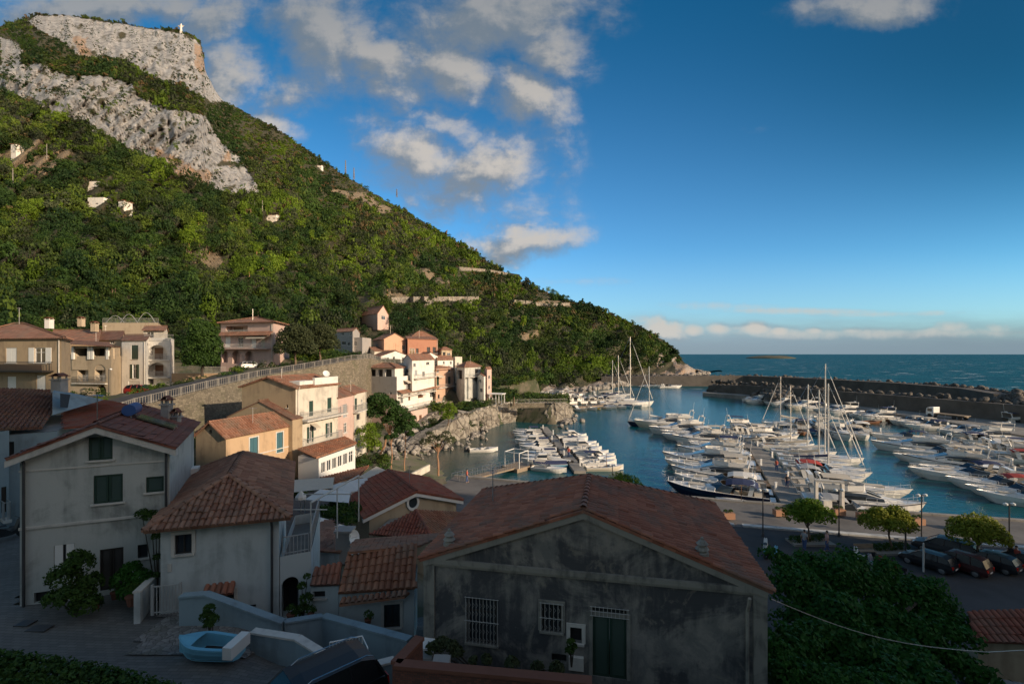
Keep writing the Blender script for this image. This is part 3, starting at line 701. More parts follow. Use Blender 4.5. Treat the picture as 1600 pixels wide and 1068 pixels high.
def ground_z(x, y):
    z = idw(UPA, x, y) if upper_side(x, y) else idw(LOWA, x, y)
    if y > 60:
        px = 800 + F * x / y; fd = interp(px, FX, FD)
        if y > fd: z = min(z, CZ - (interp(px, FX, FY) - HOR) / F * fd - 0.3 - (y - fd) * .25)
    if quay_poly is not None and pip(x, y, quay_poly): z = min(z, 0.8)
    d = poly_d(x, y, LAND, True)
    if not pip(x, y, LAND): return -0.5 - min(2.5, d * 0.5)
    beach = (60 < y < 93 and x < -2)
    return min(z, -0.25 + (d * 0.16 + max(0, d - 9) * 1.5 if beach else d * 3.0))
def ground():
    xs = np.arange(-150, 112, 1.0); ys = np.arange(-26, 200, 1.0)
    V = np.array([(x, y, ground_z(x, y) + 0.06 * fbm(x * .4, y * .4, 0, 3)) for x in xs for y in ys])
    n = len(ys); Fq = []
    for i in range(len(xs) - 1):
        a = np.arange(n - 1) + i * n; Fq.append(np.stack([a, a + n, a + n + 1, a + 1], 1))
    me = np_mesh('ground', V, np.concatenate(Fq), M['ground'], True)
    o = bpy.data.objects.new('ground', me); C.objects.link(o); tag(o, kind='structure')
ground()
def ribbon(name, pts, widths, mat, thick=0.0, kind='structure', n=1):
    mb = MB(); rows = []
    for i, p in enumerate(pts):
        p = Vector(p); a = Vector(pts[max(0, i - 1)]); b = Vector(pts[min(len(pts) - 1, i + 1)]); d = (b - a); d.z = 0; d.normalize(); nn = Vector((-d.y, d.x, 0)); w = widths if not isinstance(widths, list) else widths[i]
        rows.append([p + nn * w / 2, p - nn * w / 2])
    mb.grid(rows)
    o = obj(name, mb, mat); tag(o, kind=kind); return o
def slab(name, poly, z, th, mat, kind='structure', parent=None):
    mb = MB(); top = [(x, y, z) for x, y in poly]; bot = [(x, y, z - th) for x, y in poly]
    mb.face(top); 
    for i in range(len(poly)):
        j = (i + 1) % len(poly); mb.face([bot[i], bot[j], top[j], top[i]])
    o = obj(name, mb, mat, parent)
    if parent is None: tag(o, kind=kind)
    return o
# water: one sheet to the horizon
w = MB(); w.face([(-20000, -300, 0), (40000, -300, 0), (40000, 60000, 0), (-20000, 60000, 0)]); tag(obj('sea', w, M['water']), kind='structure')
# beach and the clearing by the sea
def beach():
    poly = [tuple(G(px, py, .4).xy) for px, py in ((716, 760), (706, 740), (672, 720), (686, 702), (660, 694), (620, 700), (590, 715), (585, 735), (600, 752), (650, 768))]
    xs = np.arange(-40, 0, .6); ys = np.arange(50, 96, .6)
    mb = MB()
    for x in xs:
        for y in ys:
            if pip(x + .3, y + .3, poly):
                mb.face([(a, b, max(ground_z(a, b), -0.1) + .07 + .05 * fbm(a, b, 0, 3)) for a, b in ((x, y), (x + .6, y), (x + .6, y + .6), (x, y + .6))])
    tag(obj('beach', mb, M['sand'], smooth=True), kind='structure')
beach()
# quay: raised slab along the near shore, with road, kerb strip and kerbstone
q0, q1, q2, q3 = QUAYEDGE
slab('quay', quay_poly, 1.2, 4.0, M['paving'])
def along(t, off=0.0):
    """point at distance t (m) along the quay edge from its west end, off metres inland"""
    pts = [Vector((p[0], p[1], 0)) for p in QUAYEDGE]
    for i in range(len(pts) - 1):
        L = (pts[i + 1] - pts[i]).length
        if t <= L or i == len(pts) - 2:
            d = (pts[i + 1] - pts[i]).normalized(); nn = Vector((d.y, -d.x, 0))
            return pts[i] + d * t + nn * off, d
        t -= L
mb = MB()
for k in range(40):
    a, d = along(k * 3.0, 0); nn = Vector((d.y, -d.x, 0)); mb.obox(a + Vector((0, 0, 1.2)) - nn * .02, d * 2.96, nn * 0.55, (0, 0, .16))
tag(obj('kerb', mb, M['concrete']), kind='structure')
mb = MB(); rows = []
for k in range(0, 40):
    a, d = along(8 + k * 3.0, 8.6); nn = Vector((d.y, -d.x, 0)); rows.append([a + nn * 20 + Vector((0, 0, 1.204)), a + Vector((0, 0, 1.204))])
mb.grid(rows); tag(obj('road', mb, M['asphalt']), kind='structure')
mb = MB()
for k in range(0, 36):
    a, d = along(10 + k * 3.0, 7.9); nn = Vector((d.y, -d.x, 0)); mb.obox(a + Vector((0, 0, 1.2)), d * 2.97, nn * 0.6, (0, 0, .14))
tag(obj('pavement', mb, M['marking']), kind='structure')

# ---- unseen hill behind the viewpoint, crest shaped to shade the foreground and quay
def hill():
    ca, sa = math.cos(R(SUN_AZ - 90)), -math.sin(R(SUN_AZ - 90))   # sun's horizontal direction (.87,-.5)
    V = []; S = np.concatenate([np.arange(-330, 0, 8.0), np.arange(0, 20, 2.5), np.arange(20, 70, .8), np.arange(70, 108, 3)]); T = np.concatenate([np.arange(10, 120, 5.0), np.arange(120, 330, 15.0)])
    for s in S:
        Hr = interp(s, [-300, -40, 10, 17, 21, 25, 30, 36, 44, 46.5, 48.8, 50.2, 51, 55, 60, 70, 90], [110, 100, 80, 72, 62, 54, 51.5, 48.5, 44.5, 41, 33.0, 30.3, 29, 28, 23, 10, -3]) + .9 * fbm(s * .2, 0, 0, 3)
        for t in T:
            e = 0.5 - 0.5 * math.cos(math.pi * min(1, max(0, (t - 22) / 78.0)))
            if t > 110: e = max(0, 1 - ((t - 110) / 220) ** 2)
            x = 0.5 * s + ca * t; y = -sa * s * 0 + 0.866 * s - 0.5 * t
            z = (Hr + 3) * e - 3.0 + (0.04 * Hr * fbm(x * .03, y * .03, 0, 3) if abs(t - 100) > 18 else 0)
            if t < 40 and Hr > 20: z = max(z, -3)
            V.append((x, y, z))
    n = len(T); Fq = []
    for i in range(len(S) - 1):
        a = np.arange(n - 1) + i * n; Fq.append(np.stack([a, a + n, a + n + 1, a + 1], 1))
    me = np_mesh('hill', np.array(V), np.concatenate(Fq), M['ground'], True)
    o = bpy.data.objects.new('hill', me); C.objects.link(o); tag(o, kind='structure')
HILL_A = 88.0
hill()
# island far out and a second, hazy cape
def islet(name, px0, px1, pyb, h, label):
    a = G(px0, pyb); b = G(px1, pyb); mb = MB(); rows = []
    for k in range(25):
        t = k / 24; c = a.lerp(b, t); hh = h * (math.sin(math.pi * t) ** 0.6) * (0.8 + .35 * fbm(t * 6, 2, 2, 3)); wd = 110 * math.sin(math.pi * t) ** .5 + 1
        rows.append([c + Vector((0, -wd, -3)), c + Vector((0, -wd * .9, hh * .35)), c + Vector((0, -wd * .5, hh * .85)), c + Vector((0, 0, hh)), c + Vector((0, wd * .6, hh * .7)), c + Vector((0, wd, -3))])
    mb.grid(rows); o = obj(name, mb, M['ground']); tag(o, kind='structure')
islet('island', 1168, 1238, 559.6, 16, '')

# ---- cliffs of the promontory: displaced rock curtain from the sea to the parapet
def cliff(name, line, zt, seed, mat, step=0.45, rows=16, amp=0.9, batter=1.2):
    """line: XY points; zt: top height at each"""
    pts = []; zs = []
    for i in range(len(line) - 1):
        a, b = Vector(line[i]).to_3d(), Vector(line[i + 1]).to_3d(); n = max(2, int((b - a).length / step))
        for k in range(n): pts.append(a.lerp(b, k / n)); zs.append(lerp(zt[i], zt[i + 1], k / n))
    pts.append(Vector(line[-1]).to_3d()); zs.append(zt[-1])
    sm = [sum((pts[max(0, min(len(pts) - 1, i + j))] for j in range(-6, 7)), Vector()) / 13 for i in range(len(pts))]
    mb = MB(); R_ = []
    for i, p in enumerate(sm):
        d = (sm[min(len(sm) - 1, i + 2)] - sm[max(0, i - 2)]); d.z = 0; d.normalize(); nn = Vector((d.y, -d.x, 0))
        row = []
        for r in range(rows + 1):
            t = r / rows; z = lerp(-1.5, zs[i], t)
            q = p + nn * (batter * (1 - t))
            k = 1 - abs(fbm(q.x * .22 + seed, q.y * .22, z * .08, 4)) * 2.2
            q = q + nn * amp * (k - .4 + .5 * fbm(q.x * 1.1, q.y * 1.1, z * .7 + seed, 3)) * (1 if r < rows else .3)
            row.append((q.x, q.y, z + (0.3 * fbm(i * .3, 2, seed, 2) if r == rows else 0)))
        row.append((sm[i].x - nn.x * 3.0, sm[i].y - nn.y * 3.0, zs[i] - .3))
        R_.append(row)
    mb.grid(R_); o = obj(name, mb, mat); tag(o, kind='structure'); return o
cl = [tuple(G(*p).xy) for p in ((655, 706), (672, 697), (700, 692), (722, 682), (760, 668), (800, 657), (835, 657), (868, 662), (882, 654), (892, 643))]
cliff('cliff', cl, [1.5, 3.0, 3.6, 4.6, 5.2, 5.3, 5.3, 5.3, 4.6, 1.5], 1.0, M['rock'], amp=1.0)
cl2 = [tuple(XY(*p).xy) for p in ((652, 92), (664, 101), (682, 104), (705, 103), (728, 100))]
cliff('cliff', cl2, [1.5, 4.0, 5.2, 5.6, 5.2], 5.0, M['rock'], amp=1.3, batter=2.2)

# ---- breakwaters
def rock_mesh(seed, r=1.0):
    rg = np.random.default_rng(seed); bm = __import__('bmesh').new(); import bmesh
    bmesh.ops.create_icosphere(bm, subdivisions=2, radius=r)
    pl = [(Vector(rg.normal(0, 1, 3)).normalized(), rg.uniform(.55, .8) * r) for _ in range(7)]
    for v in bm.verts:
        for nn, d in pl:
            e = v.co.dot(nn) - d
            if e > 0: v.co -= nn * e
        v.co += v.co.normalized() * .06 * r * fbm(v.co.x * 3 + seed, v.co.y * 3, v.co.z * 3, 3)
    V = np.array([v.co[:] for v in bm.verts]); Fa = np.array([[v.index for v in f.verts] for f in bm.faces]); bm.free(); return V, Fa
ROCKS = [rock_mesh(s) for s in (1, 2, 3, 4)]
def rock_heap(name, pts, mat, parent, seed=0):
    """pts (x,y,z,size)"""
    rg = np.random.default_rng(seed); Vs = []; Fs = []; b = 0
    for x, y, z, s in pts:
        V, Fa = ROCKS[rg.integers(4)]; a = rg.uniform(0, 6.28, 3)
        m_ = np.array(__import__('mathutils').Euler(tuple(a)).to_matrix())
        w_ = (V * rg.uniform(.7, 1.2, 3)) @ m_.T * s + (x, y, z); Vs.append(w_); Fs.append(Fa + b); b += len(V)
    me = np_mesh(name, np.concatenate(Vs) - np.array(root_of(parent).location if parent else (0, 0, 0)), np.concatenate(Fs), mat, False, None, 3)
    o = bpy.data.objects.new(name, me); C.objects.link(o)
    if parent: o.parent = parent
    o['kind'] = 'stuff'; return o
def wall_along(line, zb, zt, th, nseg=6):
    mb = MB(); rows = []
    P_ = [Vector(p).to_3d() for p in line]
    for i, p in enumerate(P_):
        d = (P_[min(len(P_) - 1, i + 1)] - P_[max(0, i - 1)]).normalized(); nn = Vector((d.y, -d.x, 0)) * th / 2
        b_ = zb[i] if isinstance(zb, list) else zb; t_ = zt[i] if isinstance(zt, list) else zt
        rows.append([p + nn + Vector((0, 0, b_)), p + nn + Vector((0, 0, t_)), p - nn + Vector((0, 0, t_)), p - nn + Vector((0, 0, b_))])
    mb.grid(rows, closed=True, cap=True); return mb
def breakwaters():
    rg = np.random.default_rng(5)
    # outer arm, from the headland
    L = [(52, 268), (80, 262), (129, 257), (150, 225), (163, 192), (166, 168), (158, 148)]
    r = thing('breakwater', 'long dark outer breakwater wall topped with rocks reaching out from the headland', 'breakwater', (100, 255, 0))
    obj('wall', wall_along(L, -1.5, [5.0, 5.6, 6.1, 6.1, 5.9, 5.6, 5.2], 5.0), M['concrete_dark'], r)
    pts = []
    for i in range(len(L) - 1):
        a, b = Vector(L[i]), Vector(L[i + 1]); n = int((b - a).length / 1.0)
        for k in range(n):
            p = a.lerp(b, k / n); d = (b - a).normalized(); nn = Vector((-d.y, d.x))
            for o_ in (3.0, 5.5, 8.5):
                q = p + nn * (o_ + rg.uniform(-1, 1)); pts.append((q.x, q.y, 5.4 - (o_ - 3) * .8 + rg.uniform(-.5, .4), rg.uniform(.8, 1.5)))
    for k in range(150):
        a = rg.uniform(0, 6.28); rr = rg.uniform(0, 9) ; h = max(-.5, 5.6 - rr * .62); pts.append((157 + rr * math.cos(a), 143 + rr * 1.1 * math.sin(a), h, rg.uniform(.9, 1.9)))
    rock_heap('rocks', pts, M['rock_dark'], r, 1)
    # inner mole with quay
    Q = [(60, 190), (84, 203), (92, 200), (104, 158), (109, 120), (106, 98), (108, 70), (118, 40)]
    wl = [(88, 205), (97, 190), (105, 165), (114, 140), (123, 111), (132, 80), (142, 45)]
    r = thing('breakwater', 'inner harbour mole with high dark wall and moored boats along its quay', 'breakwater', (105, 140, 0))
    obj('wall', wall_along(wl, -1, [4.2, 5.2, 5.7, 5.7, 5.7, 5.7, 5.7], 2.0), M['concrete_dark'], r)
    slab('quay_slab', [(84, 203), (98, 188), (106, 163), (115, 139), (124, 110), (143, 44), (120, 36), (108, 70), (104, 94), (107, 116), (104, 150), (93, 182), (82, 198)][::-1], 1.5, 3.0, M['concrete'], parent=r)
    pts = []
    for i in range(len(wl) - 1):
        a, b = Vector(wl[i]), Vector(wl[i + 1]); n = int((b - a).length / 1.1)
        for k in range(n):
            p = a.lerp(b, k / n); d = (b - a).normalized(); nn = Vector((-d.y, d.x))
            for o_ in (-2.2, -4.5, -7.5):
                q = p + (nn if nn.x > 0 else -nn) * abs(o_)
                pts.append((q.x + rg.uniform(-.8, .8), q.y + rg.uniform(-.8, .8), 5.7 - (abs(o_) - 2.2) * .75 + rg.uniform(-.5, .5), rg.uniform(.7, 1.35)))
    tip = [tuple(G(px, py, 1.2).xy) for px, py in ((1122, 612), (1140, 608), (1165, 612), (1195, 620), (1225, 628), (1180, 606))]
    for i in range(len(tip) - 1):
        a, b = Vector(tip[i]), Vector(tip[i + 1])
        for k in range(60):
            t = rg.random(); p = a.lerp(b, t); rr = rg.uniform(-6, 6); q = p + Vector((rg.uniform(-4, 4), rr)); pts.append((q.x, q.y, max(-.3, 3.6 - abs(rr) * .45) + rg.uniform(-.5, .4), rg.uniform(1.0, 1.9)))
    rock_heap('rocks', pts, M['rock_dark'], r, 2)
breakwaters()
# boulders at the foot of the headland and around the cove
def shore_rocks():
    rg = np.random.default_rng(8); pts = []
    fp = [(905, 613), (930, 609), (960, 604.5), (1000, 599), (1030, 595), (1060, 591), (1085, 587), (1106, 584)]
    for i in range(len(fp) - 1):
        a, b = G(*fp[i]), G(*fp[i + 1]); n = int((b - a).length / 1.4)
        for k in range(n):
            p = a.lerp(b, k / n); pts.append((p.x + rg.uniform(-1.5, 1.5), p.y + rg.uniform(-3, 2.5), rg.uniform(-.3, 1.6), rg.uniform(.9, 2.6)))
    o = rock_heap('shore_rocks', pts, M['boulder'], None, 3); tag(o, 'rough boulders along the waterline below the wooded headland')
    pts = []
    for px, py, n, s in ((640, 700, 30, .8), (655, 702, 30, .7), (625, 706, 25, .9), (610, 712, 18, .8), (668, 690, 20, 1.0), (690, 694, 14, .8), (745, 672, 14, .8), (735, 681, 12, .7), (650, 690, 30, 1.1), (632, 694, 24, 1.1), (878, 660, 14, 1.0), (888, 652, 12, 1.2), (755, 686, 3, .6), (722, 690, 5, .6)):
        for k in range(n):
            p = G(px + rg.normal(0, 9), py + rg.normal(0, 4), .6); z = ground_z(p.x, p.y); pts.append((p.x, p.y, max(z, -.1) + rg.uniform(-.1, .5), s * rg.uniform(.4, 1.2)))
    o = rock_heap('cove_rocks', pts, M['boulder'], None, 4); tag(o, 'pale boulders heaped around the small cove below the houses')
shore_rocks()
# roads cut across the mountainside, each with its pale parapet
for k, r in enumerate(ROADS_PX):
    a = []
    n = 24
    for i in range(n + 1):
        px = lerp(r[0][0], r[-1][0], i / n); py = interp(px, [q[0] for q in r], [q[1] for q in r]); x, y, z, _, _ = slope_pt(px, py); a.append(Vector((x, y, z + 1.2)))
    mb = MB(); rows = []
    for i, p in enumerate(a):
        d = Vector((-p.x, -p.y, 0)).normalized()
        rows.append([p + d * 2.5 + Vector((0, 0, -4)), p + d * 2.5 + Vector((0, 0, 0.9)), p + d * 2.1 + Vector((0, 0, .9)), p + d * 2.1 + Vector((0, 0, .1)), p - d * 6 + Vector((0, 0, .1))])
    mb.grid(rows); tag(obj('mountain_road', mb, M['rock']), kind='structure')
# ================================================================ BUILDINGS
def clip_poly(pts, nx, nz, c):
    """keep the part of a 2-D polygon where nx*u+nz*z<=c"""
    out = []
    for i in range(len(pts)):
        a, b = pts[i], pts[(i + 1) % len(pts)]; da = nx * a[0] + nz * a[1] - c; db = nx * b[0] + nz * b[1] - c
        if da <= 0: out.append(a)
        if (da < 0 < db) or (db < 0 < da): t = da / (da - db); out.append((a[0] + (b[0] - a[0]) * t, a[1] + (b[1] - a[1]) * t))
    return out
class Face:
    def __init__(s, O, E, z0):
        s.O = Vector((O[0], O[1], 0)); d = Vector((E[0] - O[0], E[1] - O[1], 0)); s.L = d.length; s.d = d.normalized(); s.n = Vector((s.d.y, -s.d.x, 0)); s.z0 = z0; s.ops = []
    def at(s, u, z, out=0.0): return s.O + s.d * u + s.n * out + Vector((0, 0, z))
    def u(s, px):
        k = (px - 800) / F; return (k * s.O.y - s.O.x) / (s.d.x - k * s.d.y)
    def z(s, u, py): return CZ - (py - HOR) / F * (s.O.y + s.d.y * u)
    def rect(s, px0, py0, px1, py1):
        u0, u1 = sorted((s.u(px0), s.u(px1))); um = (u0 + u1) / 2
        return u0, s.z(um, max(py0, py1)), u1, s.z(um, min(py0, py1))
def facade(mb, fc, z0, top_planes, ztop, ops):
    """wall with openings; top_planes: half planes (nx,nz,c)"""
    us = sorted(set([0, fc.L] + [x for o in ops for x in (o['r'][0], o['r'][2])])); zs = sorted(set([z0, ztop] + [x for o in ops for x in (o['r'][1], o['r'][3])]))
    for i in range(len(us) - 1):
        for j in range(len(zs) - 1):
            uc, zc = (us[i] + us[i + 1]) / 2, (zs[j] + zs[j + 1]) / 2
            if us[i + 1] - us[i] < 1e-4 or zs[j + 1] - zs[j] < 1e-4: continue
            if any(o['r'][0] < uc < o['r'][2] and o['r'][1] < zc < o['r'][3] for o in ops): continue
            pl = [(us[i], zs[j]), (us[i + 1], zs[j]), (us[i + 1], zs[j + 1]), (us[i], zs[j + 1])]
            for p in top_planes:
                pl = clip_poly(pl, *p)
                if len(pl) < 3: break
            if len(pl) >= 3: mb.face([fc.at(a, b) for a, b in pl])
    for o in ops:
        u0, a, u1, b = o['r']; dp = o.get('depth', .16)
        for q in (((u0, a), (u0, b)), ((u0, b), (u1, b)), ((u1, b), (u1, a)), ((u1, a), (u0, a))):
            mb.face([fc.at(*q[0]), fc.at(*q[1]), fc.at(*q[1], -dp), fc.at(*q[0], -dp)])
        if dp > .6: mb.face([fc.at(u0, a, -dp), fc.at(u1, a, -dp), fc.at(u1, b, -dp), fc.at(u0, b, -dp)])
        if o.get('arch'):
            w = u1 - u0; rr = min(w / 2, (b - a) * .6); cu = (u0 + u1) / 2; zc = b - rr; N = 8
            arc = [(cu - w / 2 * math.cos(math.pi * k / (2 * N) * 1.0), zc + rr * math.sin(math.pi * k / (2 * N))) for k in range(N + 1)]
            for k in range(N):
                for m_ in (1, -1):
                    p = [(u0, b) if m_ == 1 else (u1, b)] + [(cu + m_ * (x - cu), y) for x, y in (arc[k], arc[k + 1])]
                    mb.face([fc.at(x, y, .002) for x, y in p]); 
                    q0_, q1_ = p[1], p[2]; mb.face([fc.at(*q0_, .002), fc.at(*q1_, .002), fc.at(*q1_, -min(dp, .3)), fc.at(*q0_, -min(dp, .3))])
def fbox(mb, fc, u0, z0, u1, z1, o0, o1):
    mb.obox(fc.at(u0, z0, o0), fc.d * (u1 - u0), fc.n * (o1 - o0), (0, 0, z1 - z0))
def window(h, fc, o):
    u0, a, u1, b = o['r']; k = o['k']; w = u1 - u0; hh = b - a; fine = o.get('fine', False)
    fm = M[o.get('frame', 'white_paint')]
    nm = 'door' if k.startswith('door') else 'window'
    mb = MB(); t = min(.07, w * .08)
    if k in ('win', 'open', 'door', 'grille', 'shutl'):
        for q in ((u0, a, u0 + t, b), (u1 - t, a, u1, b), (u0 + t, b - t, u1 - t, b), (u0 + t, a, u1 - t, a + t)): fbox(mb, fc, *q, -.14, -.06)
        if w > .5: fbox(mb, fc, (u0 + u1) / 2 - t * .45, a + t, (u0 + u1) / 2 + t * .45, b - t, -.135, -.065)
        if hh > 1.3: fbox(mb, fc, u0 + t, a + hh * .68, u1 - t, a + hh * .68 + t * .7, -.13, -.07)
        f = obj(nm, mb, fm, h)
        g = MB(); g.face([fc.at(u0, a, -.11), fc.at(u1, a, -.11), fc.at(u1, b, -.11), fc.at(u0, b, -.11)]); obj('pane', g, M['glass'], f)
    elif k in ('shut', 'doorwood'):
        sm = M[o.get('mat', 'green_wood')]; n = 2 if w > .7 else 1
        for i in range(n):
            x0, x1 = u0 + w * i / n + .01, u0 + w * (i + 1) / n - .01
            if fine or h.get('fine'):
                fbox(mb, fc, x0, a, x0 + .07, b, -.09, -.03); fbox(mb, fc, x1 - .07, a, x1, b, -.09, -.03); fbox(mb, fc, x0 + .07, b - .08, x1 - .07, b, -.09, -.03); fbox(mb, fc, x0 + .07, a, x1 - .07, a + .1, -.09, -.03)
                ns = max(4, int(hh / .09))
                for s_ in range(ns):
                    z_ = a + .1 + (hh - .18) * s_ / ns; mb.obox(fc.at(x0 + .07, z_, -.04), fc.d * (x1 - x0 - .14), fc.n * -.012, Vector((0, 0, (hh - .18) / ns * .95)) - fc.n * .03)
            else: fbox(mb, fc, x0, a, x1, b, -.1, -.05)
        f = obj(nm, mb, sm, h)
    elif k == 'dark':
        mb.face([fc.at(u0, a, -o.get('depth', .16) + .002), fc.at(u1, a, -o.get('depth', .16) + .002), fc.at(u1, b, -o.get('depth', .16) + .002), fc.at(u0, b, -o.get('depth', .16) + .002)]); f = obj(nm, mb, M['black'], h)
    elif k == 'loggia':
        dp = o['depth'] = o.get('depth', 1.2)
        ww = w * .42; s0 = u0 + w * .12
        fbox(mb, fc, s0, a, s0 + ww, a + min(2.0, hh * .85), -dp, -dp + .06); f = obj('door', mb, M[o.get('mat', 'brown_wood')], h)
        rail(f, fc, u0, u1, a, -.08, M[o.get('rail', 'iron_light')], hh * .36)
        return
    else: f = None
    if f is None: return
    if k == 'open':
        sw = w * .48
        for x0 in (u0 - sw, u1): s = MB(); fbox(s, fc, x0, a, x0 + sw, b, .02, .06); obj('shutter', s, M[o.get('mat', 'green_wood')], f)
    if k == 'shutl':
        for x0, x1 in ((u0 + .02, u0 + w * .42), (u1 - w * .42, u1 - .02)): s = MB(); fbox(s, fc, x0, a, x1, b, -.05, -.01); obj('shutter', s, M[o.get('mat', 'white_paint')], f)
    if k == 'grille':
        s = MB(); n = max(4, int(w / .11))
        for i in range(n + 1):
            x = lerp(u0 - .04, u1 + .04, i / n); s.tube([fc.at(x, a - .06, .06), fc.at(x, b + .06, .06)], .009, 4)
            if i < n:
                xm = lerp(u0 - .04, u1 + .04, (i + .5) / n)
                for r_ in range(int(hh / .28)):
                    z_ = a + .28 * r_ + .05; s.tube([fc.at(x, z_, .06), fc.at(xm, z_ + .09, .06), fc.at(x, z_ + .18, .06)], .006, 3)
        for z_ in (a - .04, (a + b) / 2, b + .04): s.tube([fc.at(u0 - .08, z_, .065), fc.at(u1 + .08, z_, .065)], .011, 4)
        obj('grille', s, M['iron_light'], f)
    if o.get('sill', nm == 'window' and w < 2.5):
        s = MB(); fbox(s, fc, u0 - .08, a - .07, u1 + .08, a, -.02, .08); obj('sill', s, M[o.get('sillmat', 'trim')], f)
    if o.get('surround'):
        s = MB(); e = .12
        for q in ((u0 - e, a, u0, b + e), (u1, a, u1 + e, b + e), (u0, b, u1, b + e)): fbox(s, fc, *q, -.01, .035)
        obj('surround', s, M[o['surround']], f)
def rail(parent, fc, u0, u1, z, out, mat, h=.95, returns=0.0, step=None):
    mb = MB(); step = step or .16; n = max(2, int((u1 - u0) / step))
    for i in range(n + 1):
        x = lerp(u0, u1, i / n); mb.obox(fc.at(x - .012, z, out), fc.d * .024, fc.n * .024, (0, 0, h))
    fbox(mb, fc, u0, z + h, u1, z + h + .04, out - .015, out + .035); fbox(mb, fc, u0, z + .08, u1, z + .11, out - .01, out + .03)
    if returns:
        for x in (u0, u1):
            mb.obox(fc.at(x - .015, z + h, out), fc.d * .03, fc.n * -returns, (0, 0, .04))
            for k in range(int(returns / step)): mb.obox(fc.at(x - .012, z, out - k * step), fc.d * .024, fc.n * .024, (0, 0, h))
    return obj('railing', mb, mat, parent)
def balcony(h, fc, px0, px1, py, proj=1.0, mat='trim', rmat='iron_light', rh=.95, step=.16):
    u0, u1 = sorted((fc.u(px0), fc.u(px1))); z = fc.z((u0 + u1) / 2, py)
    mb = MB(); fbox(mb, fc, u0, z - .16, u1, z, .003, proj); b = obj('balcony', mb, M[mat], h)
    rail(b, fc, u0 + .04, u1 - .04, z, proj - .07, M[rmat], rh, proj - .1, step)
    return b
def tile_slope(h, pts, mat, mode, name='roof', th=.09, parent=None, pitch=None):
    """pts: polygon, first edge is the eave. mode 'fine' / 'mid' real tiles, 'far' a slab"""
    pts = [Vector(p) for p in pts]; a = (pts[1] - pts[0]).normalized(); nn = (pts[1] - pts[0]).cross(pts[2] - pts[0]).normalized()
    if nn.z < 0: nn = -nn
    pts = pts[:3] + [p - nn * (p - pts[0]).dot(nn) for p in pts[3:]]
    b = nn.cross(a)
    if b.z < 0: b = -b
    O = pts[0]; L = [((p - O).dot(a), (p - O).dot(b)) for p in pts]
    if mode == 'fine': pit, rl, seg = .22, .36, 5
    elif mode == 'mid': pit, rl, seg = .30, .5, 3
    elif mode == 'flat': pit, rl, seg = .26, .34, 2
    else: pit, rl, seg = .3, .45, 0
    if pitch: pit = pitch
    mb = MB(); uvf = lambda q: ((q[0]) / pit, (q[1]) / rl)
    uv = [uvf(q) for q in L]
    mb.face(pts, uv); lo = [p - nn * th for p in pts]; mb.face(list(reversed(lo)), list(reversed(uv)))
    for i in range(len(pts)):
        j = (i + 1) % len(pts); mb.face([lo[i], lo[j], pts[j], pts[i]], [uv[i], uv[j], uv[j], uv[i]])
    if seg:
        u_lo = min(q[0] for q in L); u_hi = max(q[0] for q in L); nc = int((u_hi - u_lo) / pit); rg = random.Random(int(abs(O.x * 7 + O.y * 13) * 10))
        for c in range(nc + 1):
            uc = u_lo + (c + .5) * pit
            hit = []
            for i in range(len(L)):
                p, q = L[i], L[(i + 1) % len(L)]
                if (p[0] - uc) * (q[0] - uc) < 0: hit.append(p[1] + (q[1] - p[1]) * (uc - p[0]) / (q[0] - p[0]))
            if len(hit) < 2: continue
            b0, b1 = min(hit), max(hit); nr = max(1, round((b1 - b0) / rl)); r_ = pit * (.42 if mode != 'flat' else .49)
            for r in range(nr):
                v0 = b0 + (b1 - b0) * r / nr - .02; v1 = b0 + (b1 - b0) * (r + 1) / nr; jt = rg.uniform(-.018, .018); lift = rg.uniform(0, .014) + .04 * (rg.random() < .06)
                t_uv = (c + .5 + 100 * 0, r + .5)
                row0, row1 = [], []
                for k in range(seg + 1):
                    an = math.pi * k / seg; du = -r_ * math.cos(an); hz = r_ * (.85 if mode != 'flat' else .0) * math.sin(an)
                    row0.append(O + a * (uc + du + jt) + b * v0 + nn * (hz + .035 + lift)); row1.append(O + a * (uc + du * .85 + jt) + b * (v1 + .03) + nn * (hz * .85 + .008))
                for k in range(seg): mb.face([row0[k], row0[k + 1], row1[k + 1], row1[k]], [t_uv] * 4)
                base = [O + a * (uc - r_ * math.cos(math.pi * k / seg) + jt) + b * v0 + nn * .001 for k in range(seg + 1)]
                for k in range(seg): mb.face([base[k], base[k + 1], row0[k + 1], row0[k]], [t_uv] * 4)
    return obj(name, mb, mat, parent or h)
def ridge_caps(h, a, b, mat, r=.11, parent=None):
    a, b = Vector(a), Vector(b); L = (b - a).length; n = max(1, int(L / .38)); d = (b - a) / n; mb = MB()
    s = d.cross(Vector((0, 0, 1))).normalized(); up = s.cross(d).normalized(); up = up if up.z > 0 else -up
    for i in range(n):
        rows = []
        for e, rr, l in ((0, r * 1.1, .02), (1.06, r * .92, 0)):
            rows.append([a + d * (i + e) + s * rr * math.cos(math.pi * k / 6) + up * (rr * .9 * math.sin(math.pi * k / 6) + l) for k in range(7)])
        b0 = len(mb.v); mb.grid(rows); 
        mb.hasuv = True
        for q in range(len(mb.uv) - 6, len(mb.uv)): mb.uv[q] = [(i * 3.1 + .5, 7.5)] * 4
    return obj('ridge', mb, mat, parent or h)
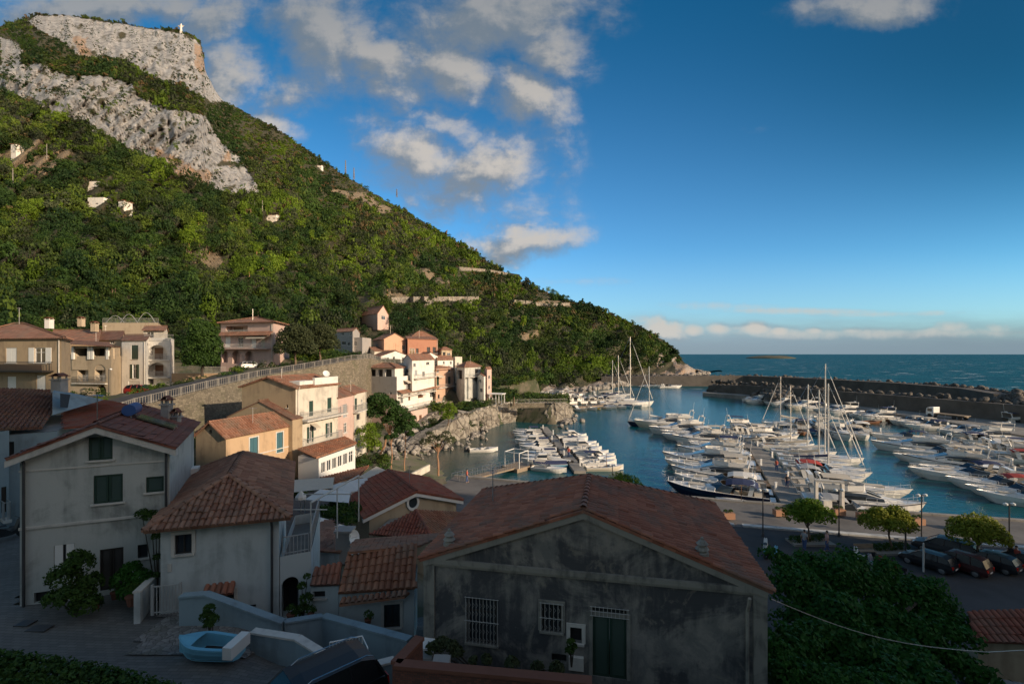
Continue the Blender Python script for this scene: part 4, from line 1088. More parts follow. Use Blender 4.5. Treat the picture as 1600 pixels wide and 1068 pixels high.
def chimney(h, c, w, d, hh, mat='wall_greywhite', cap='tile_old'):
    mb = MB(); mb.box(c[0], c[1], c[2], w, d, hh); mb.box(c[0], c[1], c[2] + hh, w + .14, d + .14, .07)
    for sx in (-1, 1):
        for sy in (-1, 1): mb.box(c[0] + sx * w * .4, c[1] + sy * d * .4, c[2] + hh + .07, .08, .08, .2)
    o = obj('chimney', mb, M[mat], h)
    m2 = MB(); m2.box(c[0], c[1], c[2] + hh + .27, w + .18, d + .18, .05)
    m2.obox((c[0] - w / 2, c[1] - d / 2, c[2] + hh + .32), (w / 2, 0, .16), (0, d, 0), (0, 0, .04)); m2.obox((c[0] + w / 2, c[1] - d / 2, c[2] + hh + .32), (-w / 2, 0, .16), (0, d, 0), (0, 0, .04))
    obj('cowl', m2, M['terracotta'], o)
ALLH = {}
def house(name, label, F0, F1, B1, z0, ze, roof, rise, wall, tile, ops=(), mode='far', over=.35, overg=.25, cat='house', group=None, z0s=None, eave_trim=None, sidewall=None, par=.5):
    """F0, F1, B1: ground points (X,Y) front-left, front-right, back-right; ops: (face, px0,py0,px1,py1, kind, {options})"""
    F0, F1, B1 = [Vector((p[0], p[1], 0)) for p in (F0, F1, B1)]; B0 = F0 + B1 - F1
    if mode == 'far' and group is None: z0 -= 1.6
    c = (F0 + F1 + B1 + B0) / 4
    h = thing(name, label, cat, (c.x, c.y, z0), 0, group)
    if mode in ('fine',): h['fine'] = 1
    fs = {'F': Face(F0, F1, z0), 'R': Face(F1, B1, z0), 'B': Face(B1, B0, z0), 'L': Face(B0, F0, z0)}
    gab = {'gdh': 'F', 'gd': 'FB', 'gw': 'RL', 'hip': '', 'flat': '', 'shedR': '', 'pyr': ''}[roof]
    rec = {k: [] for k in 'FRBL'}
    for op in ops:
        f, x0, y0, x1, y1, k = op[:6]; o = dict(op[6]) if len(op) > 6 else {}; fc = fs[f]
        r = list(fc.rect(x0, y0, x1, y1)); r[0] = max(.08, r[0]); r[2] = min(fc.L - .08, r[2]); r[1] = max(z0 + .02, r[1])
        if r[2] - r[0] < .1 or r[3] - r[1] < .1: continue
        o['r'] = r; o['k'] = k
        if k == 'loggia': o['depth'] = o.get('depth', 1.2)
        if k in ('arch', 'archdark'): o['arch'] = True; o['depth'] = o.get('depth', .9); o['k'] = 'dark' if k == 'archdark' else 'hole'
        rec[f].append(o)
    par = par if roof == 'flat' else 0
    mb = MB(); mb2 = MB()
    for k, fc in fs.items():
        L = fc.L; zt = ze + par; pl = []
        if k in gab: zt = ze + rise; s_ = rise / (L / 2); pl = [(-s_, 1, ze), (s_, 1, ze + s_ * L)]
        facade(mb2 if (sidewall and k in sidewall[0]) else mb, fc, z0, pl, zt, rec[k])
    body = obj('wall', mb, M[wall], h)
    if sidewall: obj('side_wall', mb2, M[sidewall[1]], h)
    for k, fc in fs.items():
        for o in rec[k]: window(h, fc, o)
    up = Vector((0, 0, 1)); a = (F1 - F0).normalized(); d = (B1 - F1).normalized(); Wd = (F1 - F0).length; Ld = (B1 - F1).length
    tm = M[tile]; e0, e1, e2, e3 = [p + up * ze for p in (F0, F1, B1, B0)]
    lift = up * .05
    if roof == 'gd':
        s_ = rise / (Wd / 2); dz = up * (-s_ * over); r0 = (e0 + e1) / 2 + up * rise - d * overg + lift; r1 = (e3 + e2) / 2 + up * rise + d * overg + lift
        R_ = tile_slope(h, [e1 + a * over + dz - d * overg + lift, e2 + a * over + dz + d * overg + lift, r1, r0], tm, mode)
        tile_slope(h, [e3 - a * over + dz + d * overg + lift, e0 - a * over + dz - d * overg + lift, r0, r1], tm, mode)
        ridge_caps(h, r0 + up * .04, r1 + up * .04, tm)
    elif roof == 'gdh':        # gable in front, hip behind
        s_ = rise / (Wd / 2); dz = up * (-s_ * over); r0 = (e0 + e1) / 2 + up * rise - d * overg + lift; r1 = (e0 + e1) / 2 + up * rise + d * (Ld * .5) + lift
        c2 = e2 + a * over + dz + d * over + lift; c3 = e3 - a * over + dz + d * over + lift
        tile_slope(h, [e1 + a * over + dz - d * overg + lift, c2, r1, r0], tm, mode); tile_slope(h, [c3, e0 - a * over + dz - d * overg + lift, r0, r1], tm, mode); tile_slope(h, [c2, c3, r1], tm, mode)
        ridge_caps(h, r0 + up * .04, r1 + up * .04, tm); ridge_caps(h, r1 + up * .04, c2 + up * .05, tm); ridge_caps(h, r1 + up * .04, c3 + up * .05, tm)
    elif roof == 'gw':
        s_ = rise / (Ld / 2); dz = up * (-s_ * over); r0 = (e0 + e3) / 2 + up * rise - a * overg + lift; r1 = (e1 + e2) / 2 + up * rise + a * overg + lift
        tile_slope(h, [e0 - a * overg - d * over + dz + lift, e1 + a * overg - d * over + dz + lift, r1, r0], tm, mode)
        tile_slope(h, [e2 + a * overg + d * over + dz + lift, e3 - a * overg + d * over + dz + lift, r0, r1], tm, mode)
        ridge_caps(h, r0 + up * .04, r1 + up * .04, tm)
    elif roof in ('hip', 'pyr'):
        o_ = over; c0 = e0 - a * o_ - d * o_ - up * .1 + lift; c1 = e1 + a * o_ - d * o_ - up * .1 + lift; c2 = e2 + a * o_ + d * o_ - up * .1 + lift; c3 = e3 - a * o_ + d * o_ - up * .1 + lift
        if Wd >= Ld: r0 = (e0 + e3) / 2 + a * Ld * .5 + up * rise; r1 = (e1 + e2) / 2 - a * Ld * .5 + up * rise; q = ([c0, c1, r1, r0], [c1, c2, r1], [c2, c3, r0, r1], [c3, c0, r0])
        else: r0 = (e0 + e1) / 2 + d * Wd * .5 + up * rise; r1 = (e3 + e2) / 2 - d * Wd * .5 + up * rise; q = ([c0, c1, r0], [c1, c2, r1, r0], [c2, c3, r1], [c3, c0, r0, r1])
        if (r1 - r0).length < .05: r1 = r0 + d * .06
        for s in q: tile_slope(h, s, tm, mode)
        ridge_caps(h, r0 + up * .06, r1 + up * .06, tm)
        for x, y in ((c0, r0), (c3, r0 if Wd >= Ld else r1), (c1, r1 if Wd >= Ld else r0), (c2, r1)): ridge_caps(h, x + up * .05, y + up * .05, tm)
    elif roof == 'shedR':   # high on the left, low on the right
        o_ = over; hi = up * rise
        tile_slope(h, [e1 + a * o_ - up * (rise / Wd * o_) + lift - d * overg, e2 + a * o_ - up * (rise / Wd * o_) + lift + d * overg, e3 + hi + lift + d * overg, e0 + hi + lift - d * overg], tm, mode)
        m2 = MB(); m2.face([e0, e1, e0 + hi]); m2.face([e3, e2, e3 + hi]); m2.face([e3, e0, e0 + hi, e3 + hi]); obj('gable_wall', m2, M[wall], h)
    elif roof == 'flat':
        m2 = MB(); m2.face([p + up * .02 for p in (e0, e1, e2, e3)])
        obj('roof', m2, M['concrete'], h)
    if eave_trim:
        m2 = MB()
        if roof == 'gd':
            f = fs['F']; s_ = rise / (Wd / 2)
            for sg in (0, 1):
                x0, x1 = (0 - over, f.L / 2) if sg == 0 else (f.L / 2, f.L + over); z_0 = ze - s_ * over if sg == 0 else ze + rise; z_1 = ze + rise if sg == 0 else ze - s_ * over
                m2.obox(f.at(x0, z_0 - .30, .0), f.d * (x1 - x0) + up * (z_1 - z_0), f.n * (overg - .03), (0, 0, .25))
        else:
            for k in 'FR': f = fs[k]; fbox(m2, f, -.1, ze - .22, f.L + .1, ze - .02, 0, .15)
        obj('cornice', m2, M[eave_trim], h)
    h['zt'] = ze; ALLH[name + str(len(ALLH))] = h
    return h, fs
def gutter(h, fc, u, z0, z1, mat='iron'):
    mb = MB(); mb.tube([fc.at(u, z1 + .12, .30), fc.at(u, z1 - .1, .22), fc.at(u, z1 - .35, .09), fc.at(u, z0, .09)], .05, 7); return obj('drainpipe', mb, M[mat], h)
def string_course(h, fc, z, th=.12, out=.07, mat='trim', u0=None, u1=None):
    mb = MB(); fbox(mb, fc, -.02 if u0 is None else u0, z, fc.L + .02 if u1 is None else u1, z + th, .002, out); return obj('moulding', mb, M[mat], h)
def xy(px, Y): return ((px - 800) / F * Y, Y)
def zz(py, Y): return CZ - (py - HOR) / F * Y

# -------- 1. old gabled house in the foreground
Yl, Yr = 15.6, 13.55
A0, A1 = xy(663, Yl), xy(1198, Yr)
dv = Vector((A1[0] - A0[0], A1[1] - A0[1])).normalized(); bd = Vector((-dv.y, dv.x))
# the ridge runs away from the viewer and a little to one side
Bk = Vector(xy(1112, 21.0))
ze_l = zz(884, Yl); ze_r = zz(905, Yr); ze = (ze_l + ze_r) / 2; zb = 7.6
zap = zz(797, (Yl + Yr) / 2)
old, of = house('old_house', 'weathered grey gabled house with barred windows and a patchy tiled roof', A0, A1, Bk, zb, ze, 'gdh', zap - ze, 'wall_old', 'tile_old', [
    ('F', 730, 935, 776, 1004, 'grille', {'sillmat': 'trim_old', 'frame': 'frame_dark'}), ('F', 847, 943, 877, 985, 'grille', {'surround': 'trim_old', 'sillmat': 'trim_old', 'frame': 'frame_dark'}), ('F', 926, 962, 979, 1058, 'doorwood', {'mat': 'green_wood', 'surround': 'trim_old', 'fine': 1}),
    ('F', 926, 950, 979, 960, 'grille', {'sill': False, 'frame': 'frame_dark'}), ('F', 891, 979, 909, 1003, 'dark', {'surround': 'trim', 'sill': True}), ('F', 862, 1021, 885, 1035, 'dark', {'sill': False})], mode='fine', over=.15, overg=.12)
f = of['F']
string_course(old, f, ze - .12, .16, .10, 'trim_old'); string_course(old, f, ze - .20, .08, .06, 'trim_old')
mb = MB()
fbox(mb, f, 0, zb, .38, ze - .2, .003, .07); fbox(mb, f, f.L - .38, zb, f.L, ze - .2, .003, .07)
s_ = (zap - ze) / (f.L / 2)
for sg in (0, 1):
    x0, x1 = (0, f.L / 2) if sg == 0 else (f.L / 2, f.L); z_0, z_1 = (ze, zap) if sg == 0 else (zap, ze)
    mb.obox(f.at(x0, z_0 - .24, .003), f.d * (x1 - x0) + Vector((0, 0, z_1 - z_0)), f.n * .10, (0, 0, .2))
obj('moulding', mb, M['trim_old'], old)
def terminal(c):
    mb = MB()
    mb.lathe(c, [(.20, -.3), (.20, .12), (.14, .14), (.14, .20), (.21, .22), (.15, .30), (.12, .31), (.12, .36), (.18, .38), (.10, .47), (.05, .50), (.05, .56), (.01, .6)], 12)
    obj('chimney', mb, M['trim_old'], old)
for px, py, Y in ((702, 852, 15.75), (1097, 868, 14.15)):
    p = P(px, py, Y); terminal(p)
m2 = MB(); fbox(m2, f, f.u(889), f.z(f.u(899), 1043), f.u(912), f.z(f.u(899), 1023), .003, .13); obj('meter_box', m2, M['trim'], old)
gutter(old, f, f.L - .55, zb, ze - .3, 'trim_old')
# ridge tiles over the verge already there; planter wall in front
t = thing('planter_wall', 'low brick planter wall with terracotta coping in front of the old grey house', 'wall', (P(640, 1040, 12.6).x, 12.6, 8.0))
cp = [P(620, 1030, 12.2), P(650, 994, 14.6), P(668, 992, 14.9)]; pz = 8.55
c0, c1, c2 = Vector((*xy(618, 12.0), 0)), Vector((*xy(656, 13.1), 0)), Vector((*xy(925, 11.35), 0))
zc_ = zz(1034, 12.0)
mb = MB(); mc = MB()
for a_, b_ in ((c0, c1), (c0, c2)):
    d_ = (b_ - a_); nn = Vector((-d_.y, d_.x, 0)).normalized() * .25
    mb.obox(a_ - nn * .4 + Vector((0, 0, 6.9)), d_, nn * .8, (0, 0, zc_ - 6.9 - .08)); mc.obox(a_ - nn * .6 + Vector((0, 0, zc_ - .08)), d_, nn * 1.2, (0, 0, .09))
obj('brickwork', mb, M['brickwork'], t); obj('coping', mc, M['terracotta'], t)

# -------- 2. white house on the left
W0, W1 = xy(31, 17.9), xy(265, 19.75)
WB = xy(303, 26.5)
ze = zz(690, 19.75); zl = zz(715, 17.9); ze = (ze + zl) / 2; zap = zz(664, 18.7)
wh, wf = house('white_house', 'tall off-white gabled house with dark green shutters, red roof and bushes at its door', W0, W1, WB, 7.9, ze, 'gd', zap - ze, 'wall_greywhite', 'tile_redbrown', [
    ('F', 138, 682, 176, 718, 'shut', {'fine': 1}), ('F', 146, 741, 192, 785, 'shut', {'fine': 1}), ('F', 228, 744, 256, 768, 'shut', {'fine': 1}), ('F', 84, 850, 117, 888, 'shutl', {'frame': 'iron'}),
    ('F', 156, 856, 193, 920, 'doorwood', {'mat': 'dark_wood', 'fine': 1}), ('F', 215, 850, 231, 871, 'win', {'frame': 'frame_dark'}), ('F', 53, 924, 78, 940, 'dark', {'sill': False})], mode='flat', over=.3, overg=.35, eave_trim='trim')
f = wf['F']
string_course(wh, f, f.z(f.L * .4, 817), .10, .06, 'trim'); string_course(wh, f, f.z(f.L * .4, 730), .05, .03, 'trim')
gutter(wh, f, .15, 8, ze); gutter(wh, f, f.L - .1, 8, ze, 'iron')
mb = MB(); fr = wf['R']; fbox(mb, fr, fr.u(298), fr.z(fr.u(298), 748), fr.u(298) + .8, fr.z(fr.u(298), 748) + .55, .0, .35); obj('aircon_unit', mb, M['white_paint'], wh)
# solar water heater and stack on its roof
Wr = lambda u, v: None
def on_slope(fs_, ze, rise, u, v, up=0.0):
    """point on the right-hand slope: u along the depth, v 0..1 from eave to ridge"""
    L = fs_['F'].L; o = Vector((fs_['R'].O.x, fs_['R'].O.y, 0)); return o + fs_['R'].d * u - fs_['F'].d * (L / 2 * v) + Vector((0, 0, ze + rise * v + up))
t = thing('solar_heater', 'solar water heater with blue tank lying on the white house roof', 'solar heater', tuple(on_slope(wf, ze, zap - ze, 3.6, .5)))
p0 = on_slope(wf, ze, zap - ze, 3.0, .12, .14); p1 = on_slope(wf, ze, zap - ze, 3.0, .72, .14); mb = MB(); mb.obox(p0, p1 - p0, wf['R'].d * 1.0, (0, 0, .09)); obj('panel', mb, M['solar'], t)
q = on_slope(wf, ze, zap - ze, 2.9, .84, .42); mb = MB(); mb.tube([q, q + wf['R'].d * 1.3], .27, 14); obj('tank', mb, M['blue_paint'], t)
mb = MB()
for e in (0.15, 1.1):
    mb.tube([q + wf['R'].d * e, q + wf['R'].d * e + Vector((.1, 0, -.45))], .025, 5); mb.tube([p0 + wf['R'].d * (e - .1) + Vector((0, 0, -.14)), p0 + wf['R'].d * (e - .1) + Vector((0, 0, .02))], .02, 4)
obj('stand', mb, M['steel'], t)
c = on_slope(wf, ze, zap - ze, 5.9, .42, -.2); chimney(wh, c, .4, .35, .95, 'wall_grey'); c = on_slope(wf, ze, zap - ze, 5.9, .25, -.2); chimney(wh, c, .35, .3, .45, 'wall_grey')

# -------- 3. small house with the hipped terracotta roof in the middle
S0, S1 = xy(251, 17.8), xy(436, 19.0); dS = (Vector(S1) - Vector(S0)).normalized(); SB = Vector(xy(447, 27.5))
mh, mf = house('small_house', 'low pale house with hipped brown tiled roof beside the cobbled yard', S0, S1, SB, 6.4, zz(812, 18.4), 'hip', 1.25, 'wall_pale', 'tile_brown', [
    ('F', 273, 834, 300, 865, 'win', {'frame': 'frame_dark', 'surround': 'trim'}), ('F', 342, 924, 366, 937, 'dark', {'sill': False, 'surround': 'trim'}), ('F', 388, 944, 400, 950, 'dark', {'sill': False})], mode='fine', over=.45)
f = mf['F']; mb = MB(); fbox(mb, f, -.35, zz(812, 18.4) - .1, f.L + .4, zz(812, 18.4) - .02, 0, .42); obj('soffit', mb, M['dark_wood'], mh)
gutter(mh, f, f.L - .25, 7, zz(812, 18.4) - .1)
tile_slope(mh, [f.at(f.u(320), f.z(f.u(340), 922), .42), f.at(f.u(368), f.z(f.u(340), 922), .42), f.at(f.u(368), f.z(f.u(340), 916) + .1, .0), f.at(f.u(320), f.z(f.u(340), 916) + .1, .0)], M['tile_old'], 'fine', 'window_hood')
mb = MB(); fbox(mb, f, f.u(262), f.z(f.u(266), 892), f.u(268), f.z(f.u(266), 880), 0, .03); obj('meter_box', mb, M['trim'], mh)
# arched passage and terrace to its right
T0, T1 = xy(437, 19.05), xy(486, 19.6); TB = xy(500, 24.5)
tz = zz(884, 19.3)
th_, tf = house('terrace_block', 'white block with arched doorway and railed roof terrace next to the hipped house', T0, T1, TB, 5.6, tz - .0, 'flat', 0, 'wall_pale', 'tile_old', [('F', 437, 901, 467, 970, 'archdark', {'depth': 1.0})], mode='far', cat='building')
rail(th_, tf['F'], .1, tf['F'].L - .1, tz + .5, -.05, M['iron_light'], .75, .0, .13); rail(th_, tf['R'], .05, tf['R'].L, tz + .5, -.05, M['iron_light'], .75, 0, .13)
# pergola frame of white posts on the terrace
t = thing('pergola', 'thin white metal pergola frame standing on the railed terrace', 'pergola', (T1[0], T1[1], tz))
mb = MB(); a_ = Vector((T1[0] - .1, T1[1] + .2, tz + .1)); 
for i, (dx, dy) in enumerate(((0, 0), (.3, 2.2), (.6, 4.4))): mb.tube([a_ + Vector((dx, dy, 0)), a_ + Vector((dx, dy, 2.4))], .03, 6)
for i, (dx, dy) in enumerate(((0, 0), (.3, 2.2))): mb.tube([a_ + Vector((dx - 1.6, dy, 2.1)), a_ + Vector((dx + .7, dy, 2.1))], .03, 5)
mb.tube([a_ + Vector((0, 0, 2.4)), a_ + Vector((.6, 4.4, 2.4))], .045, 6); obj('frame', mb, M['trim'], t)

# -------- 4. low tiled houses between them
N0, N1 = xy(530, 18.5), xy(647, 18.9); NB = xy(652, 21.0)
nh, nf = house('tiled_cottage', 'low white cottage with red ridged roof below the old grey house', N0, N1, xy(652, 21.0), 5.0, 8.42, 'flat', 0, 'wall_pale', 'tile_red', [('F', 600, 943, 625, 980, 'win', {'frame': 'frame_dark', 'surround': 'trim'})], mode='far', par=0)
f = nf['F']; e = zz(922, 18.2)
def roofpoly(par, pts, mat, mode='fine', name='roof', **k): return tile_slope(par, [P(*q) for q in pts], mat, mode, name, **k)
roofpoly(nh, ((528, 926, 18.3), (648, 918, 18.7), (652, 848, 20.5), (543, 862, 19.6)), M['tile_orange'], 'fine', pitch=.26)
roofpoly(nh, ((530, 944, 17.9), (632, 931, 18.2), (640, 924, 18.55), (532, 937, 18.25)), M['tile_orange'], 'fine', 'canopy_roof')
Kh, kf = house('low_house', 'low tiled outhouse with a small dark window beside the arched doorway', xy(486, 18.9), xy(529, 19.0), xy(535, 19.6), 5.0, 8.45, 'flat', 0, 'wall_pale', 'tile_old', [('F', 488, 923, 508, 934, 'dark', {'sill': True})], mode='far', par=0)
roofpoly(Kh, ((484, 914, 18.75), (530, 912, 18.85), (534, 878, 19.5), (490, 884, 19.15)), M['tile_old'], 'fine')
# flat-pitched roofs behind (terracotta)
Jh, jf = house('tiled_outbuilding', 'small terracotta roofed outbuilding behind the railed terrace', xy(482, 25.7), xy(530, 25.4), xy(521, 30), 3.6, 7.05, 'flat', 0, 'wall_pale', 'tile_brown', [], mode='far', par=0)
roofpoly(Jh, ((480, 858, 25.61), (532, 862, 25.28), (520, 812, 30.16), (474, 813, 30.05)), M['tile_brown'], 'flat')
# -------- 5. house with the oval window
C0, C1 = xy(577, 33.0), xy(713, 36.6); CB = Vector(C1) + Vector((-3.6, 6.0))
eC = zz(803, 33); zaC = zz(765, 35.2)
ch, cf = house('oval_window_house', 'cream house with white gable, small oval window and dark red ridged roof', C0, C1, CB, 2.5, eC, 'gd', zaC - eC, 'wall_tan', 'tile_red', [], mode='fine', over=.5, overg=.3, eave_trim='white_paint')
f = cf['F']; u_ = f.u(645); z_ = f.z(u_, 784); mb = MB(); m2 = MB()
mb.grid([[f.at(u_ + r_ * .8 * math.cos(k * math.pi / 10), z_ + r_ * math.sin(k * math.pi / 10), o_) for k in range(20)] for r_, o_ in ((.62, .003), (.62, .09), (.42, .09), (.42, .003))], closed=True)
wn_ = obj('window', mb, M['white_paint'], ch); m2.face([f.at(u_ + .42 * .8 * math.cos(k * math.pi / 10), z_ + .42 * math.sin(k * math.pi / 10), .012) for k in range(20)]); obj('pane', m2, M['glass'], wn_)
# lower hipped roof in front of it
D0, D1 = xy(578, 28.3), xy(668, 26.5)
dh, df = house('annex', 'dark red hip roofed annex below the oval window', xy(582, 31), xy(674, 30.3), xy(700, 34), 3.0, 5.9, 'flat', 0, 'wall_tan', 'tile_red', [], mode='far', cat='building', par=0)
ap = P(650, 796, 32)
tile_slope(dh, [P(576, 834, 30.7), P(676, 842, 29.9), ap], M['tile_red'], 'fine'); tile_slope(dh, [P(676, 842, 29.9), P(722, 800, 35), ap], M['tile_orange'], 'fine')
ridge_caps(dh, P(676, 842, 29.9), ap, M['tile_red'])
tile_slope(nh, [P(700, 832, 24.3), P(556, 843, 23.4), P(543, 862, 19.6), P(655, 848, 20.5)], M['tile_orange'], 'flat', 'lower_roof')

# -------- 6. three-storey cream house
def dirn(a, b): return (Vector(b) - Vector(a)).normalized()
c1 = Vector(xy(462, 53)); rb = Vector(xy(528, 60.5)); rd_ = (rb - c1).normalized(); pd = Vector((-rd_.y, rd_.x)); L_ = (rb - c1).length
k = (378 - 800) / F; tW = (k * c1.y - c1.x) / (pd.x - k * pd.y); A0 = c1 + pd * tW
zA = zz(606, 53); bigh, bf = house('tall_cream_house', 'tall cream three-storey house with long iron balconies and green shutters', A0, c1, rb, 3.4, zA, 'gd', 1.15, 'wall_cream', 'tile_far', [
    ('R', 483, 626, 489.5, 650, 'shut', {}), ('R', 511.5, 621, 518, 643, 'shut', {}), ('R', 482, 666, 487, 690, 'open', {}), ('R', 511, 660, 516, 682, 'open', {}),
    ('R', 486, 706, 491, 735, 'shut', {}), ('F', 447, 632, 450, 637, 'dark', {}), ('R', 466, 712, 474, 738, 'doorwood', {'mat': 'brown_wood'})], mode='mid', over=.25, sidewall=('FL', 'wall_brown'), eave_trim=None)
fR = bf['R']; mb = MB(); fbox(mb, fR, fR.L * .42, zA - .1, fR.L, zA + 1.0, -.3, .012); obj('parapet', mb, M['wall_white'], bigh)
balcony(bigh, fR, 468, 533, 650, 1.1, 'trim', 'iron_light'); balcony(bigh, fR, 470, 526, 690, 1.0, 'trim', 'iron_light')
# white roof terraces
for (x0, x1, v) in ((1.0, 3.6, .2), (5.6, 8.2, .2)):
    mb = MB(); o = fR.at(x0, zA + .25, -.3); mb.obox(o, fR.d * (x1 - x0), -fR.n * 1.8, (0, 0, .45)); obj('roof_terrace', mb, M['wall_white'], bigh)
string_course(bigh, fR, zz(655, 53) - .1, .15, .06, 'trim'); gutter(bigh, fR, .3, 3.6, zA, 'trim')
t = thing('satellite_dish', 'white satellite dish on the stepped roof of the tall cream house', 'satellite dish', tuple(fR.at(6.5, zA + .7, -.9)))
def dish(t, p, r_=.4, dirv=Vector((.6, -.6, .5))):
    dirv = dirv.normalized(); s = dirv.cross(Vector((0, 0, 1))).normalized(); u2 = s.cross(dirv); mb = MB()
    mb.grid([[p + (s * math.cos(a) + u2 * math.sin(a)) * rr + dirv * (rr * rr * .5 / r_) for a in [2 * math.pi * k / 14 for k in range(14)]] for rr in (.01, r_ * .4, r_ * .75, r_)], closed=True)
    obj('reflector', mb, M['white_paint'], t, smooth=True); m2 = MB(); m2.tube([p, p + dirv * r_ * 1.0], .015, 4); m2.tube([p - Vector((0, 0, 1.0)), p - dirv * .03], .025, 5); obj('mount', m2, M['steel'], t)
dish(t, fR.at(6.5, zA + 1.3, -.9), .45)
t = thing('satellite_dish', 'pale satellite dish on a mast above the chimney by the low tiled roofs', 'satellite dish', tuple(P(540, 858, 25.4)))
dish(t, P(549, 840, 25.6), .42, Vector((.9, -.3, .3)))
mb = MB(); pc = P(539, 862, 25.8); mb.box(pc.x, pc.y, pc.z - .5, .8, .7, 1.7); mb.box(pc.x, pc.y, pc.z + 1.2, .95, .85, .12); obj('chimney', mb, M['wall_grey'], Jh)
# veranda annex with glass front
V0, V1, VB = xy(466, 49.0), xy(498, 47.8), xy(555, 54.5)
vh, vf = house('veranda', 'white glazed veranda with sloping orange tiled roof in front of the tall cream house', V0, V1, VB, 3.2, zz(716, 47.8), 'flat', 0, 'white_paint', 'tile_orange',
    [('R', 502 + i * 8.6, lerp(720, 703, i / 5) + 1, 509 + i * 8.6, lerp(738, 722, i / 5), 'win', {'sill': False}) for i in range(6)], cat='building', par=0)
roofpoly(vh, ((494, 715, 47.4), (557, 692, 54.6), (538, 682, 58.0), (465, 699, 51.0)), M['tile_orange'], 'mid')
# flat tiled roof and awnings below
aw = thing('restaurant', 'low restaurant building with a flat orange tiled roof above the awnings', 'building', (*xy(540, 47), 3))
mb = MB(); q = [Vector((*xy(a, b), 2.2)) for a, b in ((500, 44), (560, 43), (585, 50), (540, 53))]
for i in range(4): mb.face([q[i], q[(i + 1) % 4], q[(i + 1) % 4] + Vector((0, 0, 2.6)), q[i] + Vector((0, 0, 2.6))])
obj('wall', mb, M['wall_tan'], aw); roofpoly(aw, ((512, 757, 44.5), (562, 742, 47.5), (576, 728, 51.5), (500, 742, 47.5)), M['tile_orange'], 'mid')
# -------- 7. ochre annex with orange roof
B1_ = Vector(xy(353, 44.3)); Bb = Vector(xy(460, 52.6)); d_ = (Bb - B1_).normalized(); pd2 = Vector((-d_.y, d_.x)); k = (306 - 800) / F; tW = (k * B1_.y - B1_.x) / (pd2.x - k * pd2.y)
oh, off_ = house('ochre_house', 'two-storey ochre house with orange roof and teal shutters attached to the tall cream house', B1_ + pd2 * tW, B1_, Bb, 3.2, zz(683, 44.3), 'gd', 1.35, 'wall_ochre', 'tile_far', [
    ('R', 390, 683, 403, 716, 'shut', {'mat': 'blue_wood', 'surround': 'trim'}), ('R', 432, 675, 442, 706, 'shut', {'mat': 'blue_wood', 'surround': 'trim'}), ('R', 436, 722, 445, 745, 'win', {'surround': 'trim'}), ('F', 327, 671, 331, 677, 'dark', {'sill': False})], mode='mid', over=.2, sidewall=('FL', 'wall_brown'))
string_course(oh, off_['R'], zz(722, 44.3), .1, .05, 'trim')
c1 = Vector(xy(457, 51.6)); pdx = pd; k = (356 - 800) / F; tW = (k * c1.y - c1.x) / (pdx.x - k * pdx.y)
gh, gf = house('gabled_wing', 'plain tan gabled wing rising behind the ochre house roof', c1 + pdx * min(tW, 12), c1, c1 + rd_ * 1.6, 3.2, zz(655, 51.6), 'gd', 1.9, 'wall_brown', 'tile_fardark', [('F', 353, 640, 356, 642, 'dark', {})], over=.1, overg=.1)
whb = MB(); 
# -------- 8. pink and cream house behind
p1 = Vector(xy(528, 60.5)); p2 = Vector(xy(554, 66.0)); d_ = (p2 - p1).normalized(); pd3 = Vector((-d_.y, d_.x))
ph, pf = house('pink_house', 'narrow pink house with a brown tiled roof squeezed behind the tall cream house', p1 + pd3 * 4, p1, p2, 4, zz(621, 60.5), 'gd', .8, 'wall_pink', 'tile_far', [('R', 536, 631, 542, 651, 'shut', {'mat': 'canvas_grey'}), ('R', 537, 660, 542, 676, 'win', {})], over=.2)
p3 = Vector(xy(572, 70.5))
eh, ef = house('cream_house', 'small cream house with a balcony between the pink house and the pines', p2 + pd3 * 4, p2, p3, 4, zz(614, 66), 'gd', .8, 'wall_cream', 'tile_far', [('R', 554, 622, 558, 640, 'shut', {}), ('R', 564, 623, 567, 629, 'win', {}), ('R', 557, 646, 563, 655, 'dark', {})], over=.2)
balcony(eh, ef['R'], 551, 566, 641, .8)

# -------- 9. cluster on the rock above the cove
def hs(name, label, pf0, pf1, pb1, pyb, pye, roof, rise, wall, tile, ops=(), **kw):
    """corners given as (px, depth); base and eave py read at the front-right corner"""
    return house(name, label, xy(*pf0), xy(*pf1), xy(*pb1), zz(pyb, pf1[1]), zz(pye, pf1[1]), roof, rise, wall, tile, ops, **kw)
h1, f1 = hs('cliff_house', 'large white and pink house with long balconies standing on the rock above the cove', (575, 100), (620, 97), (680, 116), 672, 592, 'flat', 0, 'wall_white', 'tile_far', [
    ('F', 595, 616, 606, 627, 'arch', {'depth': .5}), ('F', 608, 612, 612, 618, 'win', {}),
    ('R', 634, 597, 637, 609, 'shut', {'mat': 'canvas_grey'}), ('R', 642, 596, 646, 607, 'win', {}), ('R', 653, 595, 657, 605, 'shut', {'mat': 'canvas_grey'}), ('R', 666, 594, 670, 603, 'win', {}),
    ('R', 626, 616, 630, 630, 'win', {}), ('R', 638, 613, 641, 625, 'shut', {'mat': 'brown_wood'}), ('R', 653, 615, 661, 621, 'shut', {'mat': 'brown_wood'}), ('R', 672, 609, 678, 620, 'win', {}),
    ('R', 633, 635, 635, 642, 'dark', {}), ('R', 645, 634, 647, 640, 'win', {})], sidewall=('F', 'wall_grey'))
mb = MB(); f = f1['F']; fbox(mb, f, 0, zz(668, 97), f.L, f.z(f.L / 2, 615), .004, .03); obj('pink_render', mb, M['wall_pink'], h1)
f = f1['R']; balcony(h1, f, 621, 679, 614, 1.0, 'trim', 'trim', .5, .5); balcony(h1, f, 621, 700, 631, 1.3, 'trim', 'iron_light', .9, .3)
